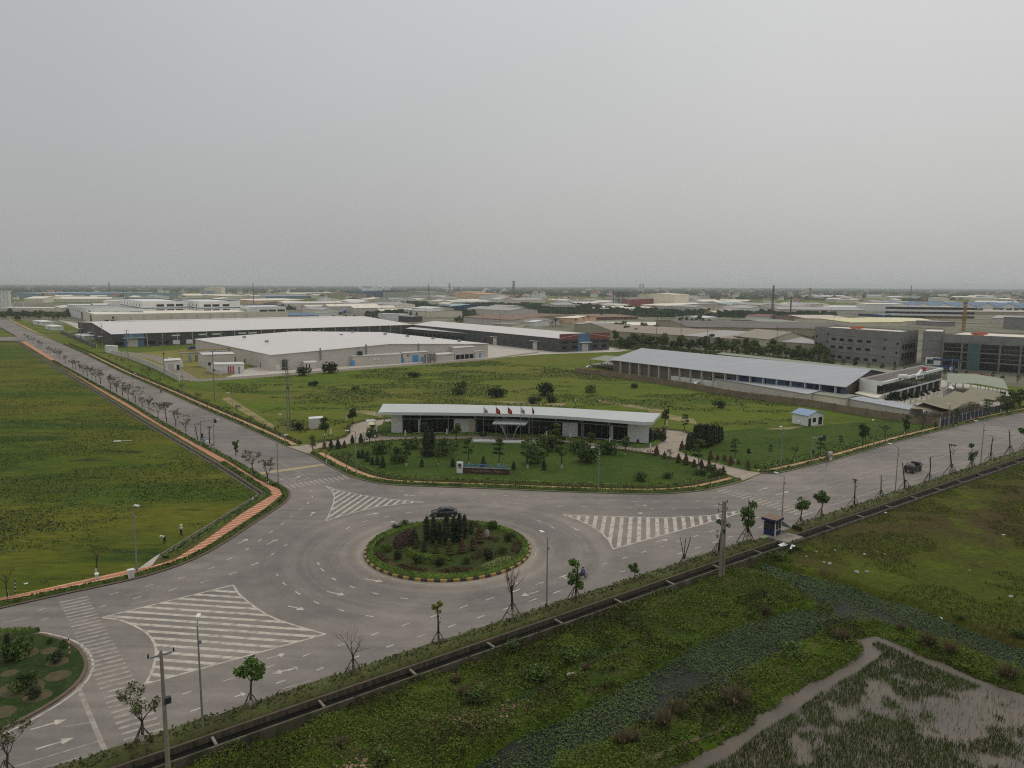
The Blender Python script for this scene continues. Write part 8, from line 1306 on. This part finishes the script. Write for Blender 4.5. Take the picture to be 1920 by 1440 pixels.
for i in range(115):
    x = rnd.uniform(90, 1880); y = rnd.uniform(557, 592) if x < 1500 else rnd.uniform(557, 575); a_ = G(x, y, 0); q = rnd.uniform(30, 95); fx = U if i % 2 else -V * -1; fx = (-V if i % 3 else U); b_ = a_ + fx * q; ot = (U if i % 3 else V)
    building('shed', 'small pale industrial shed among the many packed together in the background', a_, b_, a_ + ot * rnd.uniform(20, 45), rnd.uniform(6, 10), rnd.uniform(1.5, 3), 'AB', SM[i % 5], SR[i % 7], [], group='packed small sheds in the background')
# far woods, villages
n = 8500; u_ = rs.rand(n); dist = 900 * (19 ** u_); th = rs.uniform(-.72, .72, n); x = dist * np.tan(th); y = dist; k = (fbm(x, y, .0012, 4) > .47) | (y > 3200); nearx = (y < 2600) & (fbm(x, y, .004, 3) < .52); k &= ~nearx; x, y = x[k], y[k]; n = len(x); print('far trees', n)
vq = []; s_ = rs.uniform(6, 14, n) * (1 + y / 6000); ht = rs.uniform(5, 9, n) * (1 + y / 14000)
for q in range(9):
    ang = rs.rand(n) * 6.28; cx = x + np.cos(ang) * s_ * .7; cy_ = y + np.sin(ang) * s_ * .7; r_ = s_ * .45; v = np.stack([np.stack([cx - r_, cy_, np.full(n, -1.5)], 1), np.stack([cx + r_, cy_ + r_ * rs.uniform(-1, 1, n), np.full(n, -1.5)], 1), np.stack([cx + r_ * .6, cy_ + r_ * .6, ht * rs.uniform(.6, 1, n)], 1), np.stack([cx - r_ * .5, cy_ + r_ * .5, ht * rs.uniform(.7, 1, n)], 1)], 1); vq.append(v)
vq = np.concatenate(vq).reshape(-1, 3); npmesh('far_woods', vq, np.arange(len(vq)).reshape(-1, 4), mat('hazy woodland', A(44, 58, 40, 1.3), .95, 0, .002, col2=A(60, 70, 46, 1.3), island=.3), kind='stuff', label='distant woods and hedgerows filling the plain to the horizon', cat='woods')
hp_ = empty('far_house', (0, 0, 0), 0, 'tiny pale house among trees on the far plain', 'house'); mb = MB(); mb.box((0, 0, 3), (12, 9, 9)); mb.build('wall', WHT, hp_); mb = MB(); mb.add([(-7, -5.2, 7.4), (7, -5.2, 7.4), (7, 5.2, 7.4), (-7, 5.2, 7.4), (-7, 0, 10.5), (7, 0, 10.5)], [(0, 1, 5, 4), (2, 3, 4, 5), (0, 4, 3), (1, 2, 5)]); mb.build('roof', RBR, hp_)
hp_['group'] = 'tiny houses scattered over the far plain'; first = True
for i in range(190):
    d = 1500 * (4.2 ** rnd.random()); a = rnd.uniform(-.66, .66) if i % 3 else rnd.uniform(-.1, .66); loc = Vector((d * math.tan(a), d, -1.4)); s_ = rnd.uniform(.7, 1.5) * (1 + d / 9000)
    if first: hp_.location = loc; hp_.scale = (s_,) * 3; first = False
    else: copy_thing(hp_, loc, rnd.random() * 3, s_)
# smoke plumes
def smoke(label, px, py, z0_, pts, dens):
    p = G(px, py, 0); k = ppm(p); t = MB()
    for dx, dy, r_ in pts: t.ell((dx / k, rnd.uniform(-10, 10), (z0_ + dy) / k), (r_ * 1.25 / k, r_ / k, r_ * .8 / k), 14, 9, jit=.1)
    m = bpy.data.materials.new('smoke'); m.use_nodes = True; N = m.node_tree.nodes; L = m.node_tree.links; N.clear(); df = N.new('ShaderNodeBsdfDiffuse'); df.inputs[0].default_value = (.88, .88, .88, 1); tr_ = N.new('ShaderNodeBsdfTransparent'); tl = N.new('ShaderNodeBsdfTranslucent'); tl.inputs[0].default_value = (.88, .88, .88, 1); a1 = N.new('ShaderNodeMixShader'); a1.inputs[0].default_value = .4; L.new(df.outputs[0], a1.inputs[1]); L.new(tl.outputs[0], a1.inputs[2]); mx = N.new('ShaderNodeMixShader'); nz_ = N.new('ShaderNodeTexNoise'); nz_.inputs['Scale'].default_value = k / 4; nz_.inputs['Detail'].default_value = 5; ge = N.new('ShaderNodeNewGeometry'); L.new(ge.outputs['Position'], nz_.inputs['Vector']); r2 = N.new('ShaderNodeMapRange'); r2.inputs[1].default_value = .35; r2.inputs[2].default_value = .65; r2.inputs[4].default_value = dens; L.new(nz_.outputs[0], r2.inputs[0]); L.new(r2.outputs[0], mx.inputs[0]); L.new(tr_.outputs[0], mx.inputs[1]); L.new(a1.outputs[0], mx.inputs[2]); o_ = N.new('ShaderNodeOutputMaterial'); L.new(mx.outputs[0], o_.inputs[0])
    o = t.build('smoke_plume', m, label=label, cat='smoke', kind='stuff', smooth=True); o.location = p
smoke('white smoke drifting above the deep blue factory', 690, 556, 0, [(-14, 16, 3.5), (-9, 13, 4), (-2, 11.5, 4.5), (6, 12, 4), (14, 14, 5), (24, 16, 6), (36, 18, 7)], .85)
smoke('white smoke above the grey green plant hall', 835, 558, 0, [(-8, 22, 3.5), (-2, 19, 4), (4, 15, 4), (10, 16, 4)], .8); smoke('small white steam puff at the salmon plant', 905, 560, 0, [(0, 12, 2.2), (3, 15, 2.4), (6, 18, 2.6)], .8); smoke('thin smoke by the right side of the salmon plant', 940, 561, 0, [(-2, 12, 2), (1, 15, 2.4), (5, 18, 3)], .6); smoke('faint smoke right of the tall cream tower block', 1295, 570, 0, [(0, 12, 3.5), (9, 13, 4), (18, 12, 4), (28, 14, 4.5)], .25)
# ================================================================== HAZE
hz = MB(); hz.box((0, 9000, 42), (30000, 22000, 96)); hm = bpy.data.materials.new('haze'); hm.use_nodes = True; N = hm.node_tree.nodes; N.clear()
pv = N.new('ShaderNodeVolumePrincipled'); pv.inputs['Density'].default_value = .0001; pv.inputs['Color'].default_value = (.84, .88, .9, 1); pv.inputs['Anisotropy'].default_value = .1
ho = N.new('ShaderNodeOutputMaterial'); hm.node_tree.links.new(pv.outputs[0], ho.inputs['Volume'])
hz.build('haze', hm, kind='stuff', label='pale grey haze hanging over the plain', cat='haze')
if 0: print([o.name + ':' + o['label'] for o in sc.objects if o.get('label') and len(o['label'].replace('-', ' ').split()) > 16])
